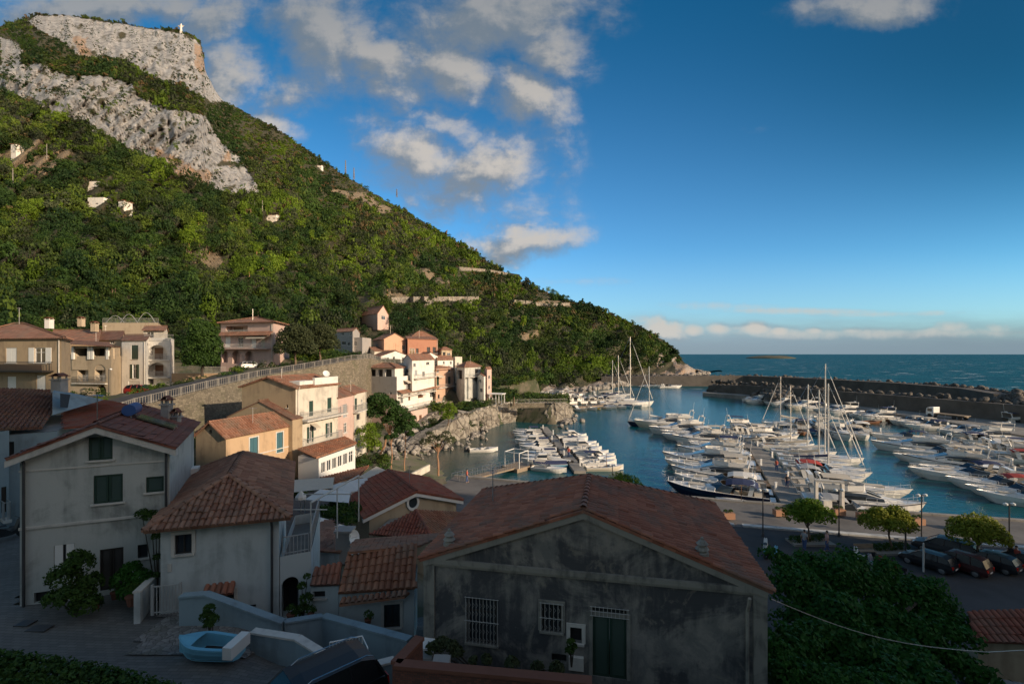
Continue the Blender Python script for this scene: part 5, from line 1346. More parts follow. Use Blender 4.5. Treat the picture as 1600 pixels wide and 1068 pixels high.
tile_slope(h1, [f.at(.0, zz(615, 97) + .1, 1.3), f.at(f.L, zz(615, 97) + .1, 1.3), f.at(f.L, zz(615, 97) + .7, .05), f.at(0, zz(615, 97) + .7, .05)], M['tile_far'], 'far', 'canopy_roof')
h2, f2 = hs('roof_veranda', 'roof veranda with white pillars and orange tiles on the grey walled corner', (576, 100.5), (617, 97.5), (632, 103), 592, 574, 'hip', .9, 'wall_white', 'tile_far', [('F', 579, 577, 587, 590, 'dark', {'depth': .4}), ('F', 591, 577, 598, 590, 'dark', {'depth': .4}), ('F', 602, 577, 612, 590, 'dark', {'depth': .4})], over=.5, cat='building')
h3, f3 = hs('upper_white_house', 'plain white top storey set back above the long balconies of the rock house', (630, 106), (644, 101), (679, 114), 600, 562, 'gd', 1.2, 'wall_white', 'tile_far', [
    ('R', 646, 567, 650, 573, 'win', {}), ('R', 666, 565, 671, 570, 'win', {}), ('R', 648, 578, 652, 586, 'shut', {'mat': 'canvas_grey'}), ('R', 660, 580, 664, 588, 'win', {}), ('F', 634, 576, 638, 583, 'win', {})], over=.3)
h4, f4 = hs('terracotta_house', 'terracotta orange house with green shutters at the cliff end of the cluster', (672, 118), (681, 114), (709, 124), 640, 578, 'hip', .9, 'wall_salmon', 'tile_far', [
    ('R', 682, 589, 686, 602, 'shut', {}), ('R', 700, 588, 704, 600, 'shut', {}), ('R', 700, 575, 704, 581, 'win', {}), ('R', 682, 576, 686, 582, 'win', {}), ('R', 691, 617, 699, 632, 'archdark', {'depth': .6}), ('R', 684, 616, 687, 622, 'dark', {})], over=.35)
balcony(h4, f4['R'], 682, 708, 604, .7, 'trim', 'iron_light', .8, .3)
mb = MB()
# arched buttress joining the two houses to the rock
bt = thing('arched_buttress', 'stone arch and buttress carrying the cliff houses over a dark cleft', 'wall', (*xy(665, 110), 3))
fa = Face(xy(650, 103), xy(712, 119.5), 1.0)
facade(mb, fa, 1.0, [], zz(630, 112), [{'r': fa.rect(661, 700, 677, 640), 'depth': 2.5, 'arch': True}, {'r': fa.rect(690, 645, 699, 634), 'depth': 1.0, 'arch': True}])
obj('masonry', mb, M['stonewall'], bt)
h5, f5 = hs('orange_house', 'orange house with a shed roof and antenna at the top of the cluster', (583, 131), (600, 122), (634, 128), 560, 529, 'gw', 1.6, 'wall_orange', 'tile_far', [('F', 587, 537, 591, 545, 'win', {}), ('R', 628, 539, 633, 546, 'win', {}), ('R', 612, 536, 618, 548, 'shut', {'mat': 'wall_orange'})], over=.4)
h6, f6 = hs('red_house', 'deep red house with dark windows and a columned porch above the white houses', (634, 133), (637, 126), (684, 133), 562, 529, 'shedR', 1.0, 'wall_red', 'tile_far', [('R', 640, 544, 648, 554, 'win', {}), ('R', 650, 544, 654, 555, 'dark', {}), ('R', 667, 542, 672, 553, 'dark', {}), ('R', 676, 542, 681, 552, 'dark', {})], over=.3)
h7, f7 = hs('hilltop_white_house', 'white house with a hipped roof topping the cluster against the woods', (638, 142), (645, 137), (677, 142), 545, 525, 'hip', 1.6, 'wall_white', 'tile_far', [('R', 660, 527, 664, 533, 'win', {}), ('R', 669, 527, 672, 532, 'win', {})], over=.4)
h8, f8 = hs('low_white_house', 'low white house with a brown roof below the orange house', (579, 117), (595, 111), (640, 118), 580, 556, 'gw', 1.3, 'wall_white', 'tile_fardark', [('F', 583, 560, 588, 567, 'win', {}), ('R', 604, 558, 608, 565, 'win', {}), ('R', 614, 557, 617, 564, 'dark', {}), ('R', 628, 558, 632, 566, 'win', {})], over=.4)
h9, f9 = hs('white_terrace_house', 'white terrace house with a flat parapet stepping down between the roofs', (594, 108), (622, 104), (646, 110), 598, 572, 'flat', 0, 'wall_white', 'tile_far', [('F', 597, 575, 602, 586, 'dark', {}), ('F', 610, 576, 615, 586, 'win', {}), ('R', 626, 574, 630, 582, 'win', {}), ('R', 636, 575, 640, 583, 'dark', {})])
h10, f10 = hs('white_cottage', 'small white cottage behind the terracotta house with two square windows', (678, 124), (684, 119), (708, 126), 590, 562, 'gd', 1.0, 'wall_white', 'tile_far', [('R', 692, 564, 695, 569, 'win', {}), ('R', 703, 564, 706, 569, 'win', {})], over=.3)
h11, f11 = hs('beige_villa', 'beige villa with open porch at the edge of the woods above the terracotta house', (684, 136), (690, 131), (706, 138), 575, 546, 'hip', .8, 'wall_tan', 'tile_far', [('R', 692, 550, 696, 558, 'dark', {}), ('R', 699, 551, 704, 560, 'win', {})], over=.3)
h12, f12 = hs('cream_block', 'narrow cream block with a flat roof and white pipe behind the terracotta house', (708, 132), (711, 127), (722, 131), 590, 560, 'flat', 0, 'wall_cream', 'tile_far', [('R', 714, 566, 717, 571, 'win', {})])
# white house with stair at the cliff edge
h13, f13 = hs('stair_house', 'white house with hipped roof and outside stair on the clifftop', (713, 122), (726, 116), (751, 124), 622, 573, 'hip', 1.2, 'wall_greywhite', 'tile_far', [('F', 715, 578, 722, 592, 'dark', {'depth': .5}), ('R', 730, 606, 736, 620, 'archdark', {'depth': .5}), ('R', 742, 602, 747, 618, 'dark', {'depth': .4}), ('R', 742, 576, 748, 586, 'dark', {'depth': .4})], over=.5)
mb = MB(); f = f13['R']
for i in range(14):
    u_ = lerp(f.u(745), f.u(728), i / 14); fbox(mb, f, u_, zz(622, 118), u_ + .5, lerp(zz(600, 118), zz(588, 118), i / 14) , .01, .5)
obj('stair', mb, M['wall_greywhite'], h13); balcony(h13, f, 727, 750, 588, .9, 'trim', 'iron_light', .8, .3)
h14, f14 = hs('blue_white_house', 'narrow bluish white gable house at the clifftop edge', (745, 121), (756, 117), (759, 121), 624, 588, 'gd', .6, 'wall_white', 'tile_far', [('F', 750, 606, 754, 612, 'win', {}), ('F', 749, 592, 752, 597, 'win', {})], over=.1)
h15, f15 = hs('coral_house', 'slim coral pink house with tiled roof beside the palm at the clifftop', (757, 124), (761, 120), (768, 124), 622, 577, 'gd', .5, 'wall_pink', 'tile_far', [('R', 763, 586, 766, 592, 'win', {}), ('R', 763, 602, 766, 608, 'win', {})], over=.15)
# clifftop parapet, kiosk and railings
t = thing('clifftop_railing', 'pale railing along the promontory above the inner marina', 'railing', (*xy(830, 118), 5.3))
fa = Face(xy(796, 117.5), xy(886, 120.5), 5.3); rail(t, fa, 0, fa.L, 5.35, 0, M['trim'], 1.0, 0, .35)
mb = MB(); fbox(mb, fa, -.3, 4.2, fa.L * .6, 5.4, -.5, .15); obj('parapet', mb, M['stonewall'], t)
t = thing('kiosk', 'open white kiosk with coral side wall under the palm on the clifftop', 'kiosk', (*xy(775, 119), 5.2))
fa = Face(xy(764, 119.5), xy(784, 118.5), 5.2); mb = MB()
for u_ in (0, fa.L / 2, fa.L - .2): fbox(mb, fa, u_, 5.0, u_ + .2, 7.6, -.2, 0); fbox(mb, fa, u_, 5.0, u_ + .2, 7.6, -2.6, -2.4)
fbox(mb, fa, -.2, 7.6, fa.L + .2, 7.8, -2.9, .3); obj('frame', mb, M['white_paint'], t)

# -------- 10. upper row along the road
Yc = 78
e1, ff = hs('white_loggia_house', 'white house with arched loggias, green shutters and a railed roof terrace', (190, 79.5), (228, 78.0), (238, 84), 613, 531, 'gw', 1.0, 'wall_white', 'tile_fardark', [
    ('F', 205, 539, 216, 561, 'shut', {}), ('F', 207, 569, 214, 591, 'open', {}), ('F', 201, 595, 218, 606, 'shut', {'mat': 'trim'}), ('R', 230, 536, 236, 541, 'win', {})], over=.3)
e2, ff2 = hs('loggia_wing', 'white wing with two rounded loggias one above the other and flower pots', (228, 80.5), (266, 80.5), (272, 88), 608, 532, 'flat', 0, 'wall_white', 'tile_fardark', [
    ('F', 230, 539, 261, 561, 'loggia', {'arch': True}), ('F', 231, 566, 261, 588, 'loggia', {'arch': True}), ('F', 234, 592, 240, 600, 'dark', {})], cat='house')
e3, ff3 = hs('roof_apartment', 'small yellowish roof apartment with a white door and terracotta eaves', (224, 84), (257, 84), (262, 90), 531, 515, 'gw', .8, 'wall_cream', 'tile_far', [('F', 229, 518, 240, 528, 'win', {})], over=.6, cat='building')
rail(e2, Face(xy(228, 80.4), xy(274, 80.4), 0), 0, 5.0, zz(531, 80.4), .3, M['iron_light'], .9, 0, .2)
e4, ff4 = hs('terrace_house', 'beige house behind with railed roof terrace and thin metal hoops', (160, 92), (247, 92), (252, 100), 540, 508, 'flat', 0, 'wall_tan', 'tile_fardark', [], cat='house')
rail(e4, ff4['F'], 0, ff4['F'].L, zz(508, 92) + .5, -.1, M['iron_light'], .9, 0, .25)
mb = MB()
for a_, b_, hh in ((165, 195, 1.5), (188, 215, 1.8), (214, 243, 2.1)):
    p_, q_ = P(a_, 500, 92.5), P(b_, 500, 92.5); mb.tube([p_.lerp(q_, k / 10) + Vector((0, 0, hh * math.sin(math.pi * k / 10) - .6)) for k in range(11)], .05, 5)
obj('hoops', mb, M['iron_light'], e4)
e5, ff5 = hs('low_tiled_house', 'tan house with two tiled roofs and small windows beside the white loggia house', (147, 84), (189, 82), (196, 90), 612, 530, 'gw', 1.6, 'wall_tan', 'tile_fardark', [('F', 172, 532, 178, 537, 'win', {}), ('F', 176, 565, 186, 590, 'shut', {'mat': 'wall_tan'})], over=.4)
e6, ff6 = hs('arcade_house', 'brown stone house with two arches below a veranda of white pillars', (95, 74), (174, 72.0), (190, 80), 620, 561, 'flat', 0, 'wall_tan', 'tile_far', [
    ('F', 121, 569, 138, 596, 'loggia', {'arch': True, 'mat': 'wall_white', 'depth': 1.0}), ('F', 148, 569, 165, 596, 'loggia', {'arch': True, 'mat': 'wall_white', 'depth': 1.0}), ('F', 151, 601, 166, 618, 'archdark', {'depth': .7})])
h_, f_ = hs('pillared_veranda', 'veranda with four white pillars and dark red canopy on the brown arcade house', (112, 73.4), (174, 72.2), (188, 79), 562, 541, 'shedR', .05, 'wall_tan', 'tile_fardark', [('F', 118, 544, 139, 561, 'dark', {'depth': 1.4}), ('F', 142, 544, 165, 561, 'dark', {'depth': 1.4})], over=.2, cat='veranda')
mb = MB(); fF = f_['F']
for px in (115, 140, 145, 169): u_ = fF.u(px); fbox(mb, fF, u_ - .2, zz(561, 72.5), u_ + .25, zz(542, 72.5), .003, .2)
obj('pillars', mb, M['white_paint'], h_); m2 = MB()
for px0, px1 in ((124, 136), (150, 163)): fbox(m2, fF, fF.u(px0), zz(561, 72.5), fF.u(px1), zz(545, 72.5), -1.35, -1.3)
obj('door', m2, M['wall_white'], h_)
roofpoly(h_, ((96, 536, 71.5), (178, 541, 71.3), (170, 534, 75), (100, 532, 75)), M['tile_fardark'], 'far')
e7, ff7 = hs('brown_roofed_house', 'wide low house under a large brown tiled roof with white chimney', (76, 80), (152, 80), (160, 92), 560, 533, 'gw', 2.2, 'wall_ochre', 'tile_far', [], over=.5)
chimney(e7, P(77, 513, 86), .9, .9, 1.6, 'wall_white'); chimney(e5, P(148, 518, 84), .8, .8, 1.4, 'wall_tan'); chimney(e5, P(127, 510, 88), .8, .8, 1.4, 'wall_tan')
e8, ff8 = hs('ochre_corner_house', 'large ochre and brown house with white shutters and a long dark balcony', (-60, 53), (96, 50.5), (110, 60), 660, 527, 'hip', 1.9, 'wall_brown', 'tile_far', [
    ('F', 9, 543, 26, 567, 'shut', {'mat': 'white_paint'}), ('F', 54, 543, 72, 567, 'open', {'mat': 'white_paint'}), ('F', 11, 588, 25, 612, 'shut', {'mat': 'white_paint'}), ('F', 57, 586, 71, 610, 'shut', {'mat': 'white_paint'})], over=.5, eave_trim='wall_salmon')
balcony(e8, ff8['F'], -50, 84, 578, 1.1, 'dark_wood', 'iron', .95, .14)
mb = MB(); fbox(mb, ff8['F'], 0, zz(578, 51), ff8['F'].u(82), zz(569, 51), 1.0, 1.05); obj('awning', mb, M['brown_wood'], e8)
mb = MB(); fbox(mb, ff8['F'], ff8['F'].u(12), zz(622, 51), ff8['F'].u(52), zz(612, 51), 1.2, 1.3); 
# pink villa
e9, ff9 = hs('pink_villa', 'pink villa with arched ground floor, balconies and a low pink roof', (345, 90), (427, 86), (452, 98), 573, 502, 'hip', 1.4, 'wall_pink', 'tile_far', [
    ('F', 353, 509, 387, 519, 'loggia', {'depth': 1.2}), ('F', 352, 526, 360, 542, 'shut', {'mat': 'white_paint'}), ('F', 372, 526, 380, 542, 'win', {}), ('F', 393, 527, 400, 543, 'shut', {'mat': 'white_paint'}), ('F', 408, 528, 414, 543, 'shut', {'mat': 'canvas_cream'}),
    ('F', 347, 548, 356, 566, 'arch', {}), ('F', 363, 547, 375, 568, 'arch', {}), ('F', 383, 548, 395, 568, 'arch', {})], over=.7)
balcony(e9, ff9['F'], 350, 424, 544, 1.0, 'wall_pink', 'iron_light', .9, .2)
tile_slope(e9, [ff9['F'].at(0, zz(524, 88), 1.0), ff9['F'].at(ff9['F'].L, zz(524, 88), 1.0), ff9['F'].at(ff9['F'].L, zz(520, 88) + .3, .0), ff9['F'].at(0, zz(520, 88) + .3, .0)], M['tile_far'], 'far', 'canopy_roof')
e10, ff10 = hs('grey_stone_house', 'pale grey house with blue shuttered windows behind the round trees', (522, 120), (551, 114), (562, 122), 556, 517, 'gw', 1.0, 'wall_grey', 'tile_far', [
    ('F', 533, 519, 537, 524, 'win', {}), ('F', 546, 520, 549, 524, 'win', {}), ('F', 534, 533, 540, 539, 'win', {}), ('F', 543, 534, 547, 540, 'win', {}), ('F', 530, 546, 534, 551, 'win', {})], over=.3)
e11, ff11 = hs('grey_annex', 'low grey annex with a railed terrace beside the pale grey house', (551, 116), (566, 115), (580, 122), 556, 530, 'flat', 0, 'wall_grey', 'tile_far', [('F', 553, 533, 557, 540, 'win', {})], cat='house')
YH = slope_pt(588, 503)[1]; print('YH', YH)
e12, ff12 = hs('pink_hill_house', 'small pink gabled house alone among the trees above the village', (565, YH - 5), (590, YH - 14), (607, YH - 6), 508, 489, 'gw', 2.6 * YH / 150, 'wall_pink', 'tile_far', [('R', 596, 493, 602, 499, 'win', {})], over=.3)
# houses high on the slope
def hill_house(px, py, w, hgt, dep, label, roof='flat', wall='wall_white', rise=0.8, name='hillside_villa'):
    x, y, z, _, _ = slope_pt(px, py); a = Vector((x - w / 2, y - 2)); b = Vector((x + w / 2, y - 2.5)); return house(name, label, a, b, (b.x + .5, b.y + dep), z - 6, z + hgt + 1.2, roof, rise, wall, 'tile_far', [('F', px - w * .28 * F / y, py - hgt * .7 * F / y, px - w * .1 * F / y, py - hgt * .1 * F / y, 'dark', {'sill': False}), ('F', px + w * .1 * F / y, py - hgt * .7 * F / y, px + w * .28 * F / y, py - hgt * .1 * F / y, 'dark', {'sill': False})], over=.4, group=None)
hill_house(140, 294, 15, 1.0, 6, 'long low white villa among trees high on the green slope')
hill_house(156, 319, 8, .8, 5, 'white bungalow just below the long villa on the slope')
hill_house(28, 243, 3.4, 4.2, 4, 'tiny white tower house with rubble below it high on the slope', 'pyr', rise=1.0)
hill_house(424, 342, 9, 1.0, 6, 'lone white villa on the slope beneath the grey cliff', 'gw')
hill_house(500, 263, 6, 2.0, 5, 'tiny pale hut near the ridge line beside the pylons', 'gw')
hill_house(196, 326, 3.0, 1.8, 4, 'small white shed on the slope right of the bungalow', 'pyr')

# -------- antennas, awnings and pipes that every roof here carries
def aerial(h, p, hh=1.6, rot=0):
    mb = MB(); p = Vector(p); mb.tube([p, p + Vector((0, 0, hh))], .022, 4); d = Vector((math.cos(rot), math.sin(rot), 0)); mb.tube([p + Vector((0, 0, hh - .1)) - d * .35, p + Vector((0, 0, hh - .1)) + d * .45], .012, 3)
    for k in range(5): q = p + Vector((0, 0, hh - .1)) + d * (-.3 + k * .17); s_ = Vector((-d.y, d.x, 0)) * (.22 - k * .025); mb.tube([q - s_, q + s_], .008, 3)
    return obj('aerial', mb, M['steel'], h)
for h, px, py, Y, hh in ((wh, 152, 664, 19.2, 1.5), (bigh, 440, 596, 55, 2.0), (oh, 395, 654, 48, 1.6), (ch, 640, 750, 37, 1.5), (h5, 610, 520, 127, 3.2), (h1, 650, 560, 108, 2.4), (h3, 640, 556, 108, 2.2), (h6, 655, 522, 130, 2.2), (e9, 395, 494, 90, 2.2), (e5, 165, 520, 88, 2.2), (e8, 30, 500, 56, 2.0), (e6, 150, 530, 76, 1.8), (h13, 735, 562, 120, 2.2), (ph, 548, 606, 63, 1.6), (old, 770, 776, 19, 1.3)):
    aerial(h, P(px, py + 6, Y), hh, px * .7)
for h, fs_, ks in ((h1, f1, 'R'), (h3, f3, 'R'), (h4, f4, 'R'), (h5, f5, 'R'), (h6, f6, 'R'), (oh, off_, 'R'), (ph, pf, 'R'), (eh, ef, 'R'), (e1, ff, 'F'), (e9, ff9, 'F'), (e8, ff8, 'F'), (h13, f13, 'R')):
    f = fs_[ks]; u_ = f.L - .25; mb = MB(); mb.tube([f.at(u_, f.z0 - 1.5, .07), f.at(u_, h['zt'] - .1, .07)], .05, 5); obj('drainpipe', mb, M['trim'], h)
def wall_awning(h, fc, px0, px1, py, mat, pr=.9):
    u0, u1 = sorted((fc.u(px0), fc.u(px1))); z = fc.z((u0 + u1) / 2, py); mb = MB(); mb.face([fc.at(u0, z, .02), fc.at(u1, z, .02), fc.at(u1, z - .45, pr), fc.at(u0, z - .45, pr)]); mb.face([fc.at(u0, z - .45, pr), fc.at(u1, z - .45, pr), fc.at(u1, z - .62, pr), fc.at(u0, z - .62, pr)]); obj('awning', mb, M[mat], h)
wall_awning(bigh, fR, 484, 492, 661, 'canvas_cream'); wall_awning(h1, f1['R'], 630, 648, 593, 'canvas_cream', 1.1); wall_awning(h1, f1['R'], 652, 664, 611, 'canvas_white', 1.1); wall_awning(h4, f4['R'], 682, 690, 586, 'canvas_cream', .8); wall_awning(e9, ff9['F'], 390, 420, 524, 'canvas_cream', 1.0)
balcony(h3, f3['R'], 646, 678, 589, .9, 'trim', 'iron_light', .9, .3); balcony(h6, f6['R'], 648, 684, 556, 1.2, 'trim', 'trim', .8, .4); balcony(e6, ff6['F'], 116, 168, 598, .4, 'trim', 'iron', .9, .2); balcony(e2, ff2['F'], 229, 266, 589, .9, 'wall_white', 'iron_light', .9, .2); balcony(e2, ff2['F'], 229, 266, 562, .3, 'wall_white', 'iron_light', .7, .2)
# two more stacked houses filling the rock
hA, fA_ = hs('rock_basement', 'pale pink lower block stepping down the rock under the long balconies', (632, 101), (642, 97.5), (668, 104), 690, 644, 'flat', 0, 'wall_pink', 'tile_far', [('R', 645, 650, 648, 658, 'win', {}), ('R', 655, 648, 659, 655, 'shut', {'mat': 'brown_wood'})], par=.2)
hB, fB_ = hs('stepped_white_house', 'cream stepped house filling the gap left of the orange house', (571, 124), (585, 117), (600, 122), 580, 548, 'gd', .9, 'wall_cream', 'tile_far', [('F', 574, 553, 578, 560, 'win', {}), ('R', 588, 553, 591, 560, 'win', {})], over=.3)
hC, fC_ = hs('porch_house', 'white porch house tucked under the red house with two dark openings', (650, 120), (662, 115), (684, 121), 584, 556, 'gw', .9, 'wall_white', 'tile_far', [('R', 665, 560, 669, 568, 'dark', {'depth': .4}), ('R', 673, 560, 678, 568, 'dark', {'depth': .4})], over=.3)
# ================================================================ BOATS (local axes: +x bow, y beam, z up from the waterline, origin at the stern)
def hull_rows(L, B, fb, rake=1.0, sheer=.35, draft=.45, n=12, full=.5, z_in=0.0, inset=0.0, transom=.88):
    rows = []
    for i in range(n + 1):
        t = i / n; x = L * t; w = B / 2 * (transom + (1 - transom) * math.sin(math.pi * min(1, t * 1.6) / 2)) if t < .55 else B / 2 * max(0.0, 1 - ((t - .55) / .45) ** 2.0 * 1.0)
        w = max(w, .012); h = fb * (1 + sheer * t * t)
        xr = x - rake * 0
        low = max(0.0, (t - .8) / .2)
        rows.append([(x - rake * low * .95 * 1.0, 0, -draft * (1 - low * 1.3)), (x - rake * low * .7, w * .72 * (1 - .35 * low), -draft * .25 + .2 * low * fb), (x - rake * low * .25, w * .96, h * .55), (x, w, h)])
    return rows
def hull(L, B, fb, **k):
    rows = hull_rows(L, B, fb, **k); mb = MB()
    full = [[(a, -b, c) for a, b, c in reversed(r[1:])] + r for r in rows]
    mb.grid(full); mb.face(list(reversed(full[0]))); return mb, rows
def deck(rows, z_off=-.04, x0=0.0, inset=.04):
    mb = MB(); R_ = []
    for r in rows:
        x, w, h = r[-1]
        if x < x0: continue
        w = max(.01, w - inset); R_.append([(x, -w, h + z_off), (x, -w * .5, h + z_off + .03), (x, 0, h + z_off + .05), (x, w * .5, h + z_off + .03), (x, w, h + z_off)])
    mb.grid(R_); return mb
def loft(secs, n=8, cap=True):
    """secs: (x, half-width bottom, half-width top, z0, z1)"""
    mb = MB(); rows = []
    for x, wb, wt, z0, z1 in secs:
        rows.append([(x, -wb, z0), (x, -lerp(wb, wt, .55) , lerp(z0, z1, .6)), (x, -wt * .8, z1 - .03), (x, 0, z1 + .03), (x, wt * .8, z1 - .03), (x, lerp(wb, wt, .55), lerp(z0, z1, .6)), (x, wb, z0)])
    mb.grid(rows)
    if cap: mb.face(rows[0]); mb.face(list(reversed(rows[-1])))
    return mb
def band(secs, z_a, z_b, out=.02, x0=None, x1=None):
    """dark window strip that follows a loft"""
    mb = MB()
    for sg in (-1, 1):
        rows = []
        for x, wb, wt, z0, z1 in secs:
            if x0 is not None and x < x0 or x1 is not None and x > x1: continue
            wa = lambda t: (lerp(wb, lerp(wb, wt, .55), t / .6) if t < .6 else lerp(lerp(wb, wt, .55), wt * .8, (t - .6) / .4)) + out
            rows.append([(x, sg * wa(z_a), lerp(z0, z1, z_a)), (x, sg * wa(min(.6, z_b)), lerp(z0, z1, min(.6, z_b))), (x, sg * wa(z_b), lerp(z0, z1, z_b))])
        if len(rows) > 1: mb.grid(rows)
    return mb
def rails(rows, x0, h, mat, par, step=1.1, inset=.1):
    mb = MB(); pts = {1: [], -1: []}
    for r in rows:
        x, w, z = r[-1]
        if x < x0: continue
        for sg in (1, -1): pts[sg].append(Vector((x - (.25 if w < .1 else 0), sg * max(0.02, w - inset), z)))
    for sg in (1, -1):
        top = [p + Vector((0, 0, h)) for p in pts[sg]]; mb.tube(top, .022, 4); mb.tube([p + Vector((0, 0, h * .5)) for p in pts[sg]], .014, 3)
        for p in pts[sg][::1]: mb.tube([p, p + Vector((0, 0, h))], .018, 4)
    return obj('railing', mb, mat, par, world=False)
def fenders(par, B, fb, xs, mat):
    for x in xs:
        for sg in (-1, 1):
            mb = MB(); mb.lathe((x, sg * (B / 2 + .12), fb * .1), [(.02, 0), (.10, .06), (.11, .4), (.02, .5)], 7); obj('fender', mb, mat, par, world=False)
PROTO = {}
def proto(key): 
    r = thing(key[1], 'x', 'boat', (0, 0, -50)); PROTO[key[0]] = r; return r
def motor_yacht(key, L=13.0, B=4.0, hm='gel', canopy=None):
    r = proto((key, 'motor_yacht')); fb = 1.15
    mb, rows = hull(L, B, fb, rake=1.6, sheer=.55); obj('hull', mb, M[hm], r, world=False); obj('deck', deck(rows, -.1), M['gel'], r, world=False)
    s = MB(); s.grid([[(q[2][0], sg * (q[2][1] + .012), q[2][2] - .02 + k * .09), ] for q in rows[:-2] for k in (0,) for sg in (1,)]) if False else None
    st = MB()
    for sg in (-1, 1): st.grid([[(q[3][0], sg * (q[3][1] + .015), q[3][2] - .16), (q[3][0], sg * (q[3][1] + .02), q[3][2] - .05)] for q in rows])
    obj('rubbing_strake', st, M['gel_navy'] if hm == 'gel' else M['gel'], r, world=False)
    sw = MB()
    for sg in (-1, 1):
        for a, b in ((.36, .46), (.50, .58), (.62, .68)):
            i = a * L; wd = interp(a, [q[0][0] / L if False else k / 12 for k, q in enumerate(rows)], [q[2][1] for q in rows]); w2 = interp(b, [k / 12 for k in range(13)], [q[2][1] for q in rows])
            sw.face([(a * L, sg * (wd + .03), fb * .62), (b * L, sg * (w2 + .03), fb * .66), (b * L - .1, sg * (w2 + .05), fb * .84), (a * L + .1, sg * (wd + .05), fb * .82)])
    obj('hull_glazing', sw, M['glass'], r, world=False)
    S = [(L * .20, B * .40, B * .36, fb, fb + 1.25), (L * .40, B * .40, B * .35, fb + .02, fb + 1.35), (L * .52, B * .37, B * .31, fb + .08, fb + 1.28), (L * .66, B * .30, B * .22, fb + .2, fb + .72), (L * .82, B * .17, B * .1, fb + .38, fb + .46)]
    c = obj('cabin', loft(S), M['gel'], r, world=False, smooth=False); obj('window_band', band(S[:4], .30, .82, .02), M['glass'], c, world=False)
    ws = MB(); ws.grid([[(L * .525, -B * .29, fb + 1.28), (L * .525, B * .29, fb + 1.28)], [(L * .645, -B * .21, fb + .80), (L * .645, B * .21, fb + .80)]]); obj('windscreen', ws, M['glass'], c, world=False)
    z = fb + 1.38; f = MB(); f.grid([[(L * x, sg * B * w_, z + k) for sg in (1,)] + [(L * x, -B * w_, z + k)] for x, w_, k in ((.12, .36, 0), (.34, .38, .02), (.50, .30, .05))]); 
    fl = MB(); fl.grid([[(L * .12, -B * .36, z), (L * .12, B * .36, z)], [(L * .36, -B * .38, z), (L * .36, B * .38, z)], [(L * .50, -B * .28, z), (L * .50, B * .28, z)]])
    for sg in (-1, 1): fl.grid([[(L * .14, sg * B * .36, z - .12), (L * .14, sg * B * .36, z + .35)], [(L * .36, sg * B * .38, z - .1), (L * .36, sg * B * .38, z + .5)], [(L * .5, sg * B * .27, z - .1), (L * .5, sg * B * .24, z + .55)]])
    fl.grid([[(L * .5, -B * .27, z - .1), (L * .5, -B * .24, z + .55)], [(L * .53, 0, z - .1), (L * .52, 0, z + .6)], [(L * .5, B * .27, z - .1), (L * .5, B * .24, z + .55)]])
    fb_ = obj('flybridge', fl, M['gel'], r, world=False)
    st2 = MB(); st2.box(L * .30, 0, z, .7, B * .5, .42); st2.box(L * .42, 0, z, .5, .8, .55); obj('seat', st2, M['canvas_white'], fb_, world=False)
    ar = MB(); ar.tube([(L * .16, -B * .38, z - .1), (L * .13, -B * .34, z + 1.25), (L * .13, B * .34, z + 1.25), (L * .16, B * .38, z - .1)], .09, 6); a_ = obj('radar_arch', ar, M['gel'], r, world=False)
    rd = MB(); rd.lathe((L * .13, 0, z + 1.3), [(.1, 0), (.3, .05), (.3, .2), (.05, .27)], 10); obj('radar', rd, M['white_paint'], a_, world=False)
    an = MB(); an.tube([(L * .13, .5, z + 1.3), (L * .11, .52, z + 3.3)], .018, 4); obj('antenna', an, M['white_paint'], a_, world=False)
    if canopy:
        cp = MB(); cp.grid([[(L * x, y * B * .36, z + 1.15 + .12 * (1 - y * y) + (.05 if x < .3 else 0)) for y in (-1, -.5, 0, .5, 1)] for x in (.16, .28, .40)]); obj('bimini', cp, M[canopy], r, world=False)
    ck = MB(); ck.box(L * .1, 0, fb * .45, L * .16, B * .78, .05); obj('cockpit_floor', ck, M['teak'], r, world=False)
    pf = MB(); pf.box(-.45, 0, .25, .9, B * .8, .1); obj('swim_platform', pf, M['teak'], r, world=False)
    rails(rows, L * .42, .65, M['steel'], r); fenders(r, B, fb, (L * .3, L * .55), M['white_paint']); freeze(r)
